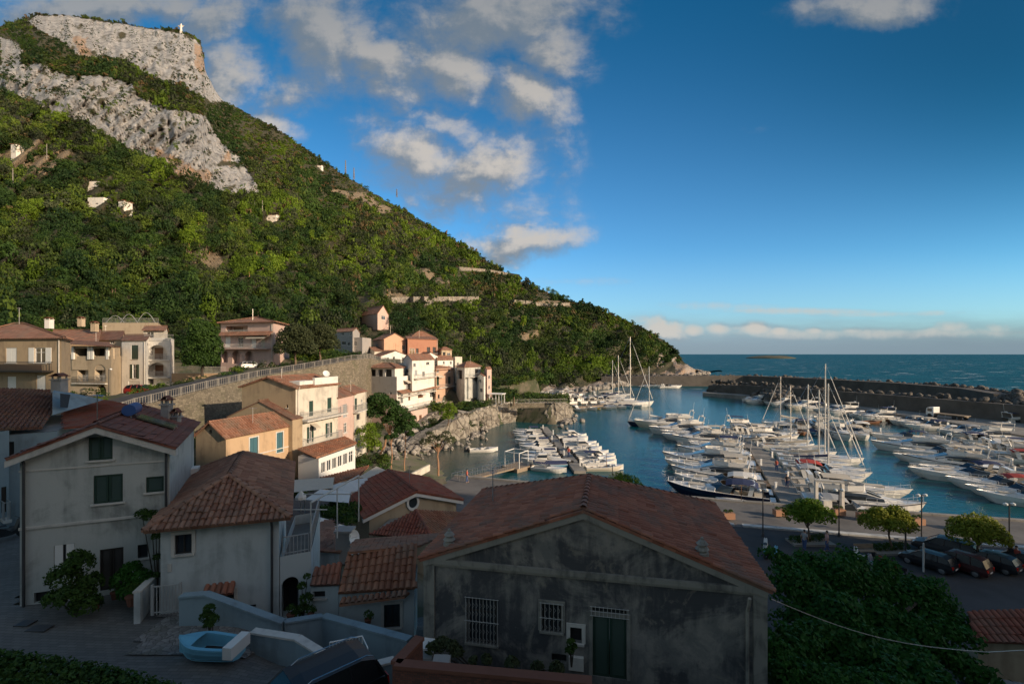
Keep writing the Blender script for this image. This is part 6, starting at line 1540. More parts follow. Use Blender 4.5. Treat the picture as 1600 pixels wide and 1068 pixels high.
def sport_cruiser(key, L=11.0, B=3.5, hm='gel', canopy='canvas_white', sun=True):
    r = proto((key, 'sport_cruiser')); fb = 1.0
    mb, rows = hull(L, B, fb, rake=1.8, sheer=.35); obj('hull', mb, M[hm], r, world=False); obj('deck', deck(rows, -.05, L * .45), M['gel'], r, world=False)
    sd_ = MB()
    for sg in (-1, 1): sd_.grid([[(q[3][0], sg * q[3][1], q[3][2] - .05), (q[3][0], sg * (q[3][1] - .28), q[3][2] - .02)] for q in rows[:8]])
    obj('side_deck', sd_, M['gel'], r, world=False)
    ck = MB(); ck.box(L * .26, 0, fb * .42, L * .46, B * .8, .05); obj('cockpit_floor', ck, M['teak'], r, world=False)
    S = [(L * .46, B * .36, B * .28, fb, fb + .5), (L * .58, B * .33, B * .24, fb + .05, fb + .42), (L * .74, B * .22, B * .13, fb + .15, fb + .34), (L * .86, B * .12, B * .05, fb + .24, fb + .28)]
    c = obj('cabin_top', loft(S), M['gel'], r, world=False)
    hb = MB()
    for a in (.62, .72): hb.box(L * a, 0, fb + .36 - (a - .62) * .6, .5, .5, .05)
    obj('hatch', hb, M['glass'], c, world=False)
    ws = MB(); ws.grid([[(L * .36, -B * .42, fb), (L * .33, -B * .38, fb + .75)], [(L * .50, -B * .36, fb + .1), (L * .43, -B * .30, fb + .95)], [(L * .56, 0, fb + .44), (L * .46, 0, fb + 1.05)], [(L * .50, B * .36, fb + .1), (L * .43, B * .30, fb + .95)], [(L * .36, B * .42, fb), (L * .33, B * .38, fb + .75)]]); w_ = obj('windscreen', ws, M['glass'], r, world=False)
    fr = MB(); fr.tube([(L * .33, -B * .38, fb + .75), (L * .43, -B * .30, fb + .95), (L * .46, 0, fb + 1.05), (L * .43, B * .30, fb + .95), (L * .33, B * .38, fb + .75)], .03, 5); obj('frame', fr, M['steel'], w_, world=False)
    se = MB(); se.box(L * .10, 0, fb * .45, .9, B * .7, .5); se.box(L * .30, B * .2, fb * .45, .6, .7, .8); se.box(L * .2, -B * .25, fb * .45, L * .16, .6, .45); obj('seat', se, M['canvas_cream'], r, world=False)
    ar = MB(); ar.obox((L * .16, -B * .42, fb - .1), (.5, 0, 0), (0, .1, 0), (-.35, .3, 1.35)); ar.obox((L * .16, B * .42 - .1, fb - .1), (.5, 0, 0), (0, .1, 0), (-.35, -.3, 1.35)); ar.obox((L * .16 - .35, -B * .42 + .3, fb + 1.2), (.5, 0, 0), (0, B * .84 - .6, 0), (0, 0, .1)); a_ = obj('radar_arch', ar, M['gel'], r, world=False)
    an = MB(); an.tube([(L * .15, 0, fb + 1.3), (L * .13, 0, fb + 2.8)], .015, 4); obj('antenna', an, M['white_paint'], a_, world=False)
    if canopy:
        cp = MB(); cp.grid([[(L * x, y * B * .40, fb + zc + .18 * (1 - y * y)) for y in (-1, -.6, 0, .6, 1)] for x, zc in ((.10, .95), (.15, 1.22), (.24, 1.3), (.34, 1.2), (.40, 1.0))]); obj('canopy', cp, M[canopy], r, world=False)
    if sun:
        sp = MB(); sp.box(L * .68, 0, fb + .34, L * .18, B * .3, .09); obj('sun_pad', sp, M['canvas_cream'], r, world=False)
    pf = MB(); pf.box(-.35, 0, .25, .7, B * .78, .1); obj('swim_platform', pf, M['gel'], r, world=False)
    rails(rows, L * .5, .5, M['steel'], r); fenders(r, B, fb, (L * .3,), M['canvas_navy']); freeze(r)
def sailboat(key, L=12.0, B=3.6, H=15.0, hm='gel', cover='canvas_white', wood=False):
    r = proto((key, 'sailing_yacht')); fb = 1.05
    mb, rows = hull(L, B, fb, rake=1.1, sheer=.18, transom=.62); obj('hull', mb, M[hm], r, world=False); obj('deck', deck(rows, -.03, 0), M['teak' if wood else 'gel'], r, world=False)
    S = [(L * .30, B * .27, B * .22, fb, fb + .5), (L * .55, B * .26, B * .2, fb + .03, fb + .45), (L * .72, B * .14, B * .1, fb + .1, fb + .25)]
    c = obj('cabin', loft(S), M['gel'], r, world=False); obj('window_band', band(S, .25, .55, .012), M['glass'], c, world=False)
    ck = MB(); ck.box(L * .17, 0, fb - .02, L * .2, B * .34, .06); obj('cockpit', ck, M['teak'], r, world=False)
    xm = L * .56; ms = MB(); ms.tube([(xm, 0, fb + .2), (xm, 0, H)], .12, 8, .085); m_ = obj('mast', ms, M['alu'], r, world=False)
    sp = MB()
    for zf in (.40, .68): sp.tube([(xm, -B * .3 * (1.2 - zf * .6), H * zf), (xm, B * .3 * (1.2 - zf * .6), H * zf)], .04, 4)
    obj('spreader', sp, M['alu'], m_, world=False)
    rg = MB(); rg.tube([(xm, 0, H), (L - .1, 0, fb * 1.2)], .018, 3); rg.tube([(xm, 0, H), (.1, 0, fb)], .016, 3)
    for sg in (-1, 1): rg.tube([(xm, 0, H * .97), (xm, sg * B * .33 * .8, H * .68), (xm, sg * B * .33, H * .40), (xm - .1, sg * B * .46, fb)], .016, 3)
    obj('rigging', rg, M['steel'], m_, world=False)
    fs = MB(); fs.tube([(L - .35, 0, fb * 1.2 + .5), (lerp(L - .1, xm, .86), 0, lerp(fb, H, .86))], .10, 6, .04); obj('furled_jib', fs, M['canvas_white'], r, world=False)
    bm_ = MB(); bm_.tube([(xm, 0, fb + 1.25), (L * .14, 0, fb + 1.15)], .075, 6); b_ = obj('boom', bm_, M['alu'], r, world=False)
    sc_ = MB(); sc_.tube([(xm - .1, 0, fb + 1.75), (L * .35, 0, fb + 1.45), (L * .14, 0, fb + 1.25)], .24, 7, .12); obj('sail_cover', sc_, M[cover], b_, world=False)
    sh = MB(); sh.grid([[(L * x, y * B * .28, fb + zc) for y in (-1, 0, 1)] for x, zc in ((.3, .95), (.38, .98), (.44, .5))]); obj('sprayhood', sh, M[cover], r, world=False)
    rails(rows, L * .02, .55, M['steel'], r); freeze(r)
def small_boat(key, L=5.8, B=2.2, hm='gel', style='console', cover=None, kind='motorboat'):
    r = proto((key, kind)); fb = .62
    mb, rows = hull(L, B, fb, rake=.8, sheer=.45, draft=.25, transom=.8); obj('hull', mb, M[hm], r, world=False)
    gw = MB()
    for sg in (-1, 1): gw.grid([[(q[3][0], sg * (q[3][1] + .02), q[3][2] - .03), (q[3][0], sg * (q[3][1] + .02), q[3][2] + .02), (q[3][0], sg * max(0, q[3][1] - .2), q[3][2] + .02), (q[3][0], sg * max(0, q[3][1] - .2), .15)] for q in rows])
    obj('gunwale', gw, M['gel' if hm != 'varnish' else 'varnish'], r, world=False)
    fl = MB(); fl.grid([[(q[3][0], -max(0, q[3][1] - .19), .16), (q[3][0], max(0, q[3][1] - .19), .16)] for q in rows]); obj('floor', fl, M['teak' if hm in ('varnish', 'gel_cream') else 'gel'], r, world=False)
    obj('foredeck', deck(rows, .03, L * .66), M['gel' if hm != 'varnish' else 'teak'], r, world=False)
    if style == 'console':
        c = MB(); c.box(L * .45, 0, .16, .6, .8, .75); c_ = obj('console', c, M['gel'], r, world=False)
        w = MB(); w.grid([[(L * .45 + .32, -.36, .9), (L * .45 + .1, -.32, 1.3)], [(L * .45 + .32, .36, .9), (L * .45 + .1, .32, 1.3)]]); obj('windscreen', w, M['glass'], c_, world=False)
        s = MB(); s.box(L * .27, 0, .16, .6, 1.0, .5); s.box(L * .75, 0, .5, .9, .8, .12); obj('seat', s, M['canvas_white'], r, world=False)
    elif style == 'gozzo':
        s = MB()
        for a in (.2, .42, .6): s.box(L * a, 0, .38, .28, B * .78, .05)
        obj('thwart', s, M['varnish'], r, world=False); m = MB(); m.tube([(L * .55, 0, .2), (L * .55, 0, 2.6)], .04, 5); obj('mast', m, M['varnish'], r, world=False)
    elif style == 'cabin':
        S = [(L * .38, B * .36, B * .32, .55, 1.75), (L * .58, B * .34, B * .28, .6, 1.7), (L * .68, B * .28, B * .2, .62, 1.1), (L * .84, B * .14, B * .08, .7, .8)]
        c = obj('cabin', loft(S), M['gel'], r, world=False); obj('window_band', band(S[:3], .4, .8, .015), M['glass'], c, world=False)
    elif style == 'bimini':
        S = [(L * .45, B * .36, B * .28, .55, .95), (L * .7, B * .24, B * .15, .62, .85)]; c = obj('cabin', loft(S), M['gel'], r, world=False)
        w = MB(); w.grid([[(L * .46, -B * .36, .7), (L * .42, -B * .33, 1.25)], [(L * .56, 0, .95), (L * .48, 0, 1.35)], [(L * .46, B * .36, .7), (L * .42, B * .33, 1.25)]]); obj('windscreen', w, M['glass'], r, world=False)
        p = MB(); p.grid([[(L * x, y * B * .4, 1.75 + .12 * (1 - y * y)) for y in (-1, 0, 1)] for x in (.12, .25, .42)]); b_ = obj('bimini', p, M[cover or 'canvas_navy'], r, world=False)
        q = MB()
        for sg in (-1, 1):
            for a in (.12, .42): q.tube([(L * .27, sg * B * .42, .6), (L * a, sg * B * .4, 1.75)], .015, 4)
        obj('frame', q, M['steel'], b_, world=False)
    if cover and style == 'covered':
        cv = MB(); cv.grid([[(q[3][0], -q[3][1] - .02, q[3][2]), (q[3][0], -q[3][1] * .5, q[3][2] + .28), (q[3][0], 0, q[3][2] + .42), (q[3][0], q[3][1] * .5, q[3][2] + .28), (q[3][0], q[3][1] + .02, q[3][2])] for q in rows]); obj('cover', cv, M[cover], r, world=False)
    if style != 'gozzo':
        o = MB(); o.lathe((-.3, 0, .35), [(.1, -.7), (.1, 0), (.24, .05), (.25, .45), (.1, .6)], 8); obj('outboard', o, M['black'], r, world=False)
    freeze(r)
motor_yacht('my1', 13.5, 4.2); motor_yacht('my2', 12.0, 3.9, canopy='canvas_navy'); motor_yacht('my3', 14.5, 4.4, 'gel_cream'); motor_yacht('my4', 11.5, 3.8, canopy='canvas_cream')
sport_cruiser('sc1', 11.5, 3.6); sport_cruiser('sc2', 10.5, 3.4, canopy='canvas_navy'); sport_cruiser('sc3', 12.5, 3.8, 'gel', None); sport_cruiser('sc4', 9.5, 3.2, 'gel', 'canvas_cream'); sport_cruiser('sc5', 12.0, 3.7, 'gel_navy', 'canvas_navy'); sport_cruiser('sc6', 10.0, 3.3, 'gel', 'canvas_red', False); sport_cruiser('sc7', 9.0, 3.1, 'gel', 'canvas_grey')
sailboat('sl1', 12.5, 3.8, 16.5); sailboat('sl2', 11.0, 3.5, 14.0, cover='canvas_navy'); sailboat('sl3', 10.0, 3.2, 12.5, cover='canvas_cream'); sailboat('sl4', 12.0, 3.6, 15.0, 'gel_navy', 'canvas_white', True)
small_boat('sm1'); small_boat('sm2', 6.4, 2.3, 'gel', 'bimini', 'canvas_navy'); small_boat('sm3', 5.4, 2.1, 'gel_blue', 'covered', 'canvas_navy'); small_boat('sm4', 6.6, 2.4, 'gel', 'cabin'); small_boat('sm5', 5.0, 2.0, 'gel', 'covered', 'canvas_white')
small_boat('gz1', 6.8, 2.3, 'varnish', 'gozzo', kind='wooden_boat'); small_boat('gz2', 6.0, 2.2, 'gel_cream', 'gozzo', kind='wooden_boat'); small_boat('gz3', 5.2, 2.0, 'gel_yellow', 'gozzo', kind='wooden_boat'); small_boat('sm6', 6.2, 2.3, 'gel', 'bimini', 'canvas_cream')
DESC = {'my1': 'white flybridge motor yacht', 'my2': 'white motor yacht with navy bimini', 'my3': 'large cream hulled motor yacht', 'my4': 'white motor yacht with cream bimini', 'sc1': 'white sport cruiser with white canopy', 'sc2': 'white sport cruiser with navy canopy', 'sc3': 'open white sport cruiser',
        'sc4': 'white cruiser with cream canopy', 'sc5': 'navy hulled cruiser with navy canopy', 'sc6': 'white cruiser with red canopy', 'sc7': 'white cruiser with grey canopy', 'sl1': 'tall white sailing yacht', 'sl2': 'white sailing yacht with navy sail cover', 'sl3': 'small sailing yacht with cream sail cover', 'sl4': 'navy sailing yacht with teak deck',
        'sm1': 'small white console boat', 'sm2': 'small white boat with navy bimini', 'sm3': 'small blue boat under navy cover', 'sm4': 'small white cabin boat', 'sm5': 'small white boat under white cover', 'gz1': 'varnished wooden boat', 'gz2': 'cream wooden boat', 'gz3': 'yellow wooden boat', 'sm6': 'small white boat with cream bimini'}
CATS = {'my': 'motor yacht', 'sc': 'motor yacht', 'sl': 'sailing boat', 'sm': 'motorboat', 'gz': 'wooden boat'}
BEAM = {k: max(v.co.y for v in children(r)[0].data.vertices) * 2 for k, r in PROTO.items()}; LEN = {k: max(v.co.x for v in children(r)[0].data.vertices) for k, r in PROTO.items()}
ORD = ['first', 'second', 'third', 'fourth', 'fifth', 'sixth', 'seventh', 'eighth', 'ninth', 'tenth', 'eleventh', 'twelfth', 'thirteenth', 'fourteenth', 'fifteenth', 'sixteenth', 'seventeenth', 'eighteenth', 'nineteenth', 'twentieth', 'twenty-first', 'twenty-second', 'twenty-third']
USEDP = set()
def put_boat(key, x, y, rz, label, group, z=0.0, s=1.0):
    if key in USEDP: o = copy_tree(PROTO[key])
    else: o = PROTO[key]; USEDP.add(key)
    o.location = (x, y, z - .02); o.rotation_euler = (R(random.uniform(-1, 1)), R(random.uniform(-.6, .6)), rz); o.scale = (s, s, s)
    o['label'] = label; o['category'] = CATS[key[:2]]; o['group'] = group
    return o
def moor(a, b, side, keys, where, group, gap=.55, off=1.2, jitter=.5, start=0.0, sc_=1.0):
    """boats stern-to along the line a->b, bows pointing to one side (+1 left of the direction)"""
    a = Vector((a[0], a[1])); b = Vector((b[0], b[1])); d = (b - a).normalized(); nn = Vector((-d.y, d.x)) * side; t = start; n = 0; L = (b - a).length
    for k in keys:
        w = BEAM[k] * sc_ + gap; t += w / 2
        if t > L: break
        p = a + d * t + nn * (off + random.uniform(0, jitter)); ang = math.atan2(nn.y, nn.x) + R(random.uniform(-5, 5))
        put_boat(k, p.x, p.y, ang, '%s, %s %s' % (DESC[k], ORD[n], where), group, s=sc_ * random.uniform(.95, 1.04)); t += w / 2; n += 1
    return n
def pier(name, label, a, b, w, z=.62, th=.45, mat='concrete', cat='pier', piles=4.0):
    a = Vector((a[0], a[1], z)); b = Vector((b[0], b[1], z)); d = b - a; L = d.length; d.normalize(); nn = Vector((-d.y, d.x, 0)); t = thing(name, label, cat, tuple(a))
    mb = MB(); n = max(1, int(L / 6))
    for i in range(n): mb.obox(a + d * (L * i / n) - nn * w / 2 - Vector((0, 0, th)), d * (L / n - .06), nn * w, (0, 0, th))
    obj('walkway', mb, M[mat], t)
    for i in range(int(L / 7)):
        p = a + d * (3 + i * 7) + nn * (w / 2 - .25) * (1 if i % 2 else -1)
        m = MB(); m.box(p.x, p.y, z, .22, .22, .95); m.box(p.x, p.y, z + .95, .28, .28, .06); obj('service_pedestal', m, M['white_paint'], t)
    return t
# central pier
Pa, Pb, Pc = (31.3, 49.3), (45, 84), (47, 108)
pier('pier', 'broad concrete pier running out from the quay between the central rows of yachts', Pa, Pb, 3.0); pier('pier', 'outer length of the central pier beyond the sailing yachts', Pb, Pc, 2.6)
moor((31.0, 49.9), Pb, 1, ['gz2', 'sc5', 'sc1', 'my4', 'sc3', 'my1', 'sc7', 'my2', 'sc4', 'my1', 'sc3'], 'from the quay, left side of central pier', 'boats on the west side of the central pier', .5, 1.9, start=.6)
moor(Pb, Pc, 1, ['sc4', 'my4', 'sc3', 'sc1', 'my1', 'my2'], 'along outer left side of central pier', 'boats on the west side of the outer central pier', .5, 1.6, start=1.5)
moor((31.0, 49.9), (38.5, 67.5), -1, ['sc7', 'my4', 'sc4', 'sc3', 'sc7', 'sc1'], 'from the quay, right side of central pier', 'boats on the east side of the central pier', .2, 1.3, start=1.2)
moor((38.5, 67.5), Pb, -1, ['sc6', 'sl2', 'sl3', 'sl1', 'sl3', 'sl2'], 'among the masts right of central pier', 'sailing yachts on the east side of the central pier', .35, 1.8, start=.2)
moor(Pb, Pc, -1, ['sl3', 'sc1', 'my4', 'sc3', 'sc7', 'my2'], 'beyond the masts, central pier', 'boats on the east side of the outer central pier', .5, 1.6, start=1.5)
# second pier
Qa, Qb, Qc = (63.5, 45.5), (78.5, 75), (90, 97)
pier('pier', 'second long pier at the right with boats on both sides', Qa, Qc, 2.8)
moor(Qa, Qb, 1, ['sc7', 'sc4', 'sc6', 'sc3', 'sc2', 'my4', 'sc3', 'sc1'], 'from the quay, left side of second pier', 'boats on the west side of the second pier', .3, 1.6, start=5.5)
moor(Qb, Qc, 1, ['sc4', 'my1', 'sm4', 'sc7', 'gz1', 'sc2', 'gz2', 'sm4', 'gz1'], 'on outer left side of second pier', 'boats on the west side of the second pier', .4, 1.8, start=.5)
moor(Qa, Qb, -1, ['my1', 'sc1', 'sc4', 'sm6', 'sc2', 'sc7', 'sm2', 'sc4', 'sm5'], 'from the quay, right side of second pier', 'boats on the east side of the second pier', .5, 1.7, start=6)
moor(Qb, Qc, -1, ['sc6', 'my2', 'sc1', 'sc3', 'sm4', 'sc2', 'sc4'], 'on outer right side of second pier', 'boats on the east side of the second pier', .5, 1.7, start=1)
pier('pontoon', 'narrow floating pontoon lying crosswise beyond the second pier', (60, 111), (88, 101), 2.0, .45, .3, cat='pontoon')
moor((61, 110.5), (84, 103), -1, ['sc7', 'gz1', 'sm3', 'my4', 'sc4'], 'along the near side of the crosswise pontoon', 'boats on the crosswise pontoon', .6, 1.3, start=1)
moor((61, 110.5), (84, 103), 1, ['sm4', 'sc2', 'my4', 'sm4', 'sc1'], 'along the far side of the crosswise pontoon', 'boats on the crosswise pontoon', .8, 1.3, start=3)
# mole quay
moor((104.5, 92), (107, 115), 1, ['my4', 'sc4', 'sc7', 'sm4', 'sc2', 'sc4'], 'from the truck along the mole quay', 'boats along the near mole quay', .8, 1.2, start=0)
moor((107, 116), (104, 150), 1, ['sc4', 'gz1', 'my2', 'sc7', 'sm4', 'my4', 'sc1', 'sm2', 'sc2'], 'along the middle of the mole quay', 'boats along the middle mole quay', .9, 1.2, start=0)
moor((104, 150), (94, 182), 1, ['my3', 'sc2', 'my4', 'sc7', 'my1', 'sc4', 'sm4'], 'towards the tip of the mole quay', 'boats near the mole tip', 1.0, 1.2, start=0)
# small inner pier
Sa, Sb = (10.2, 69.0), (7.6, 111)
pier('pier', 'narrow grey pier between the two rows of small boats in the cove', Sa, Sb, 1.8, .55)
moor(Sa, Sb, 1, ['sm3', 'sm4', 'sm2', 'sm1', 'sm5', 'sm6', 'sm2', 'sm4', 'sm1', 'sm6', 'sm4', 'sm2', 'sm1'], 'from the near end, left of cove pier', 'small boats on the west side of the cove pier', .45, 1.1, start=3.5)
moor(Sa, Sb, -1, ['gz2', 'sm1', 'sm2', 'sm4', 'sm6', 'sm1', 'sm4', 'sm2', 'sm5', 'sm6', 'sm4'], 'from the near end, right of cove pier', 'small boats on the east side of the cove pier', .5, 1.1, start=1)
for k, px, py, rz, lb in (('sm1', 734, 706, 8, 'white motorboat lying alone off the cove rocks'), ('sm6', 832, 733, -25, 'small white boat moored beside the white gantry'), ('sm1', 866, 728, 140, 'white console boat, nearer of the pair off the cove pier'), ('sm5', 893, 727, 145, 'white covered boat, farther of the pair off the cove pier'), ('gz2', 668, 697, 80, 'small pale boat drawn up on the cove beach')):
    g = G(px, py); put_boat(k, g.x, g.y, R(rz), lb, 'loose boats in the cove', z=.0 if k != 'gz2' else .45, s=.9 if px > 700 else .6)
# gangway and gantry in the cove
a, b = G(712, 751, 1.2), G(800, 729, .7); t = thing('gangway', 'long sloping gangway running from the quay to the white gantry', 'gangway', tuple(a))
mb = MB(); d = (b - a); nn = Vector((-d.y, d.x, 0)).normalized(); mb.obox(a - nn * .7 - Vector((0, 0, .25)), d, nn * 1.4, (0, 0, .2)); obj('walkway', mb, M['deck_wood'], t)
mb = MB()
for sg in (-.7, .7):
    for k in range(13): p = a + d * (k / 12) + nn * sg; mb.tube([p, p + Vector((0, 0, .9))], .02, 4)
    mb.tube([a + nn * sg + Vector((0, 0, .9)), b + nn * sg + Vector((0, 0, .9))], .025, 4)
obj('railing', mb, M['steel'], t)
pier('pontoon', 'square floating pontoon carrying the white gantry', G(796, 730, .6), G(822, 723, .6), 3.2, .6, .8, 'deck_wood', 'pontoon')
t = thing('gantry', 'white tubular boat gantry standing on the small pontoon', 'gantry', tuple(G(806, 728, .6)))
mb = MB(); c0 = G(800, 730, .6); c1 = G(814, 724.5, .6); dx = (c1 - c0); nn = Vector((-dx.y, dx.x, 0)).normalized() * 2.6
for p in (c0, c1):
    mb.tube([p - nn / 2, p - nn / 2 + Vector((0, 0, 2.3)), p + nn / 2 + Vector((0, 0, 2.3)), p + nn / 2], .07, 6)
for sg in (-.5, .5): mb.tube([c0 + nn * sg + Vector((0, 0, 2.3)), c1 + nn * sg + Vector((0, 0, 2.3))], .07, 6)
obj('frame', mb, M['white_paint'], t)
# tall mooring frames at the head of the central pier
t = thing('boat_hoist', 'pale steel hoist frame of two tall posts by the central pier head', 'hoist', (34.2, 49.9, 1.2))
mb = MB(); 
for x in (33.0, 35.2): mb.box(x, 49.6 - (x - 34) * .4, .3, .3, .3, 3.9)
mb.obox((32.85, 49.9, 4.2), (2.5, -.9, 0), (.1, .3, 0), (0, 0, .22)); obj('frame', mb, M['trim'], t); m2 = MB(); m2.box(33.6, 49.3, 1.2, .9, .6, 1.2); obj('cabinet', m2, M['trim'], t)
# far inner dock
pier('pier', 'far timber dock beneath the wooded slope with small boats in front', G(886, 637, .8), G(962, 630, .8), 3.0, .9, .8, 'deck_wood')
D0_, D1_ = G(884, 638.5), G(984, 632.5)
moor(D1_, D0_, 1, ['sm1', 'sm3', 'sm2', 'sm5', 'sm6', 'gz3', 'sm1', 'gz2', 'sm4'], 'in front of the far timber dock', 'small boats in front of the far dock', .9, 2.0, start=.5)
moor(G(890, 634), G(990, 629), 1, ['my4', 'my2', 'sc4', 'sc7', 'sc2', 'my1', 'my4'], 'behind the far timber dock', 'boats behind the far dock', .6, 2.5, start=1)
for k, px, py, lb in (('sl1', 988, 634, 'tall white sailing yacht, nearest of the three at the far dock'), ('sl2', 980, 628, 'white sailing yacht, middle one of three at the far dock'), ('sl3', 972, 623, 'white sailing yacht, furthest of three at the far dock'), ('sc3', 950, 622, 'white cruiser beyond the three sailing yachts at the far dock')):
    g = G(px, py); put_boat(k, g.x - 11 if k[0:2] == 'sl' else g.x - 8, g.y, R(-4), lb, 'yachts at the far dock', s=1.45 if k == 'sl1' else 1.25)
pier('pontoon', 'inner pontoon hidden behind the promontory with white cruisers', G(832, 628, .6), G(898, 622, .6), 2.0, .6, cat='pontoon')
moor(G(838, 629), G(902, 623), -1, ['my2', 'sc4', 'my4', 'my1', 'sc7', 'my2'], 'on the near side of the inner pontoon', 'boats on the inner pontoon', .7, 1.4)
moor(G(838, 628), G(902, 622), 1, ['my4', 'sc2', 'my1', 'sc4', 'my2'], 'on the far side of the inner pontoon', 'boats on the inner pontoon', .7, 1.4)
# tiny boats under the headland and outer wall
moor(G(992, 604), G(1072, 599), -1, ['sm1', 'sm5', 'sm2', 'sm6', 'sm1', 'sm5', 'sm4', 'sm2', 'sm1', 'sm6', 'sm3', 'sm1'], 'along the far wall by the headland', 'tiny boats along the far wall', 1.4, 1.0, sc_=1.0)
for k, px, py, rz, lb in (('sc3', 1030, 606, 3, 'white speedboat crossing open water by the far wall'), ('gz1', 1340, 662, 5, 'low dark skiff drifting near the mole quay'), ('my2', 1560, 668, -10, 'long white trawler yacht beside the mole road'), ('sl3', 1258, 668, 170, 'small sailing yacht lying between the pontoon and the mole')):
    g = G(px, py); put_boat(k, g.x, g.y, R(rz), lb, 'single boats in the outer harbour', s=1.0)
g = G(1038, 664); put_boat('sl4', g.x + 2, g.y - 4, R(165), 'dark masted sailing yacht with cream awning at the outer end of the central pier', 'yachts at the end of the central pier', s=1.0)
g = G(990, 690); put_boat('my3', 46, 112, R(172), 'big flybridge yacht with cream hull at the outer tip of the central pier', 'yachts at the end of the central pier', s=1.1)
for k in PROTO:
    if k not in USEDP:
        for c in list(children(PROTO[k])):
            for c2 in list(children(c)): bpy.data.objects.remove(c2)
            bpy.data.objects.remove(c)
        bpy.data.objects.remove(PROTO[k])
# ================================================================ TREES AND PLANTS
def crown_mesh(name, lobes, n, leaf, mat, seed=0, flat=1.0, off=(0, 0, 0), droop=0.0, tmid=.5):
    """lobes: (x,y,z,r) in metres; n leaf quads through the lobes' outer volume"""
    r = np.random.default_rng(seed); lobes = np.array(lobes, float); w = lobes[:, 3] ** 2; w /= w.sum(); idx = r.choice(len(lobes), n, p=w)
    d = r.normal(0, 1, (n, 3)); d /= np.linalg.norm(d, axis=1)[:, None]; d[:, 2] = np.where(d[:, 2] < -.45, -d[:, 2] * .6, d[:, 2])
    rad = lobes[idx, 3] * (0.55 + .5 * r.random(n) ** .6); sh = r.normal(0, 1, (len(lobes), 1))
    p = lobes[idx, :3] + d * rad[:, None] * np.array([1, 1, flat])
    # clumping: pull leaves towards random twig centres
    tw = p[r.integers(0, n, max(8, n // 26))]; near = tw[r.integers(0, len(tw), n)]
    k = np.array([np.argmin(((tw - q) ** 2).sum(1)) for q in p]) if n < 60000 else np.zeros(n, int)
    p = p + (tw[k] - p) * (.38 * r.random(n))[:, None]
    nn = d + r.normal(0, .6, (n, 3)); nn /= np.linalg.norm(nn, axis=1)[:, None]; t = np.cross(nn, r.normal(0, 1, (n, 3))); t /= np.linalg.norm(t, axis=1)[:, None]; b = np.cross(nn, t)
    s = (leaf * r.uniform(.6, 1.35, n))[:, None]
    V = np.stack([p - t * s, p - b * s * .6, p + t * s, p + b * s * .6], 1).reshape(-1, 3) - np.array(off)
    tint = np.clip(tmid + .28 * (r.normal(0, 1, len(tw))[k] * .6) + r.normal(0, .14, n), 0, 1)
    return np_mesh(name, V, np.arange(4 * n).reshape(-1, 4), mat, False, {'tint': np.repeat(tint, 4)})
def trunk_mb(base, top, r0, r1, limbs=(), wob=.12, seed=0):
    rg = random.Random(seed); mb = MB(); base = Vector(base); top = Vector(top); pts = [base.lerp(top, k / 5) + Vector((rg.uniform(-wob, wob), rg.uniform(-wob, wob), 0)) * (1 if 0 < k < 5 else 0) for k in range(6)]
    mb.tube([base + Vector((0, 0, -.3))] + pts, r0, 8, r1)
    for l in limbs:
        st = pts[4]; e = Vector(l); m = st.lerp(e, .5) + Vector((0, 0, .12 * (e - st).length)); mb.tube([st - Vector((0, 0, .3)), m, e], r1 * .75, 6, r1 * .25)
    return mb
def tree(name, label, base, lobes, n, leaf, mat, tr=.15, bark='bark', group=None, seed=0, cat='tree', flat=1.0, tmid=.5, rel=True, tname='trunk'):
    base = Vector(base); L = [(base.x + a, base.y + b, base.z + c, r) for a, b, c, r in lobes] if rel else lobes
    t = thing(name, label, cat, tuple(base), 0, group)
    me = crown_mesh('crown', L, n, leaf, mat, seed, flat, tuple(base), tmid=tmid); c = bpy.data.objects.new('crown', me); C.objects.link(c); c.parent = t
    zc = min(l[2] for l in L); ctr = Vector((sum(l[0] for l in L) / len(L), sum(l[1] for l in L) / len(L), zc + .1))
    obj(tname, trunk_mb(base, ctr, tr, tr * .6, [(l[0], l[1], l[2]) for l in L[:6]], seed=seed), M[bark], t)
    return t
def rl(seed, n, R_, h0, h1, r0, r1, cx=0, cy=0):
    rg = random.Random(seed); out = []
    for i in range(n):
        a = rg.uniform(0, 6.28); q = R_ * math.sqrt(rg.random()); out.append((cx + q * math.cos(a), cy + q * math.sin(a), rg.uniform(h0, h1), rg.uniform(r0, r1)))
    return out
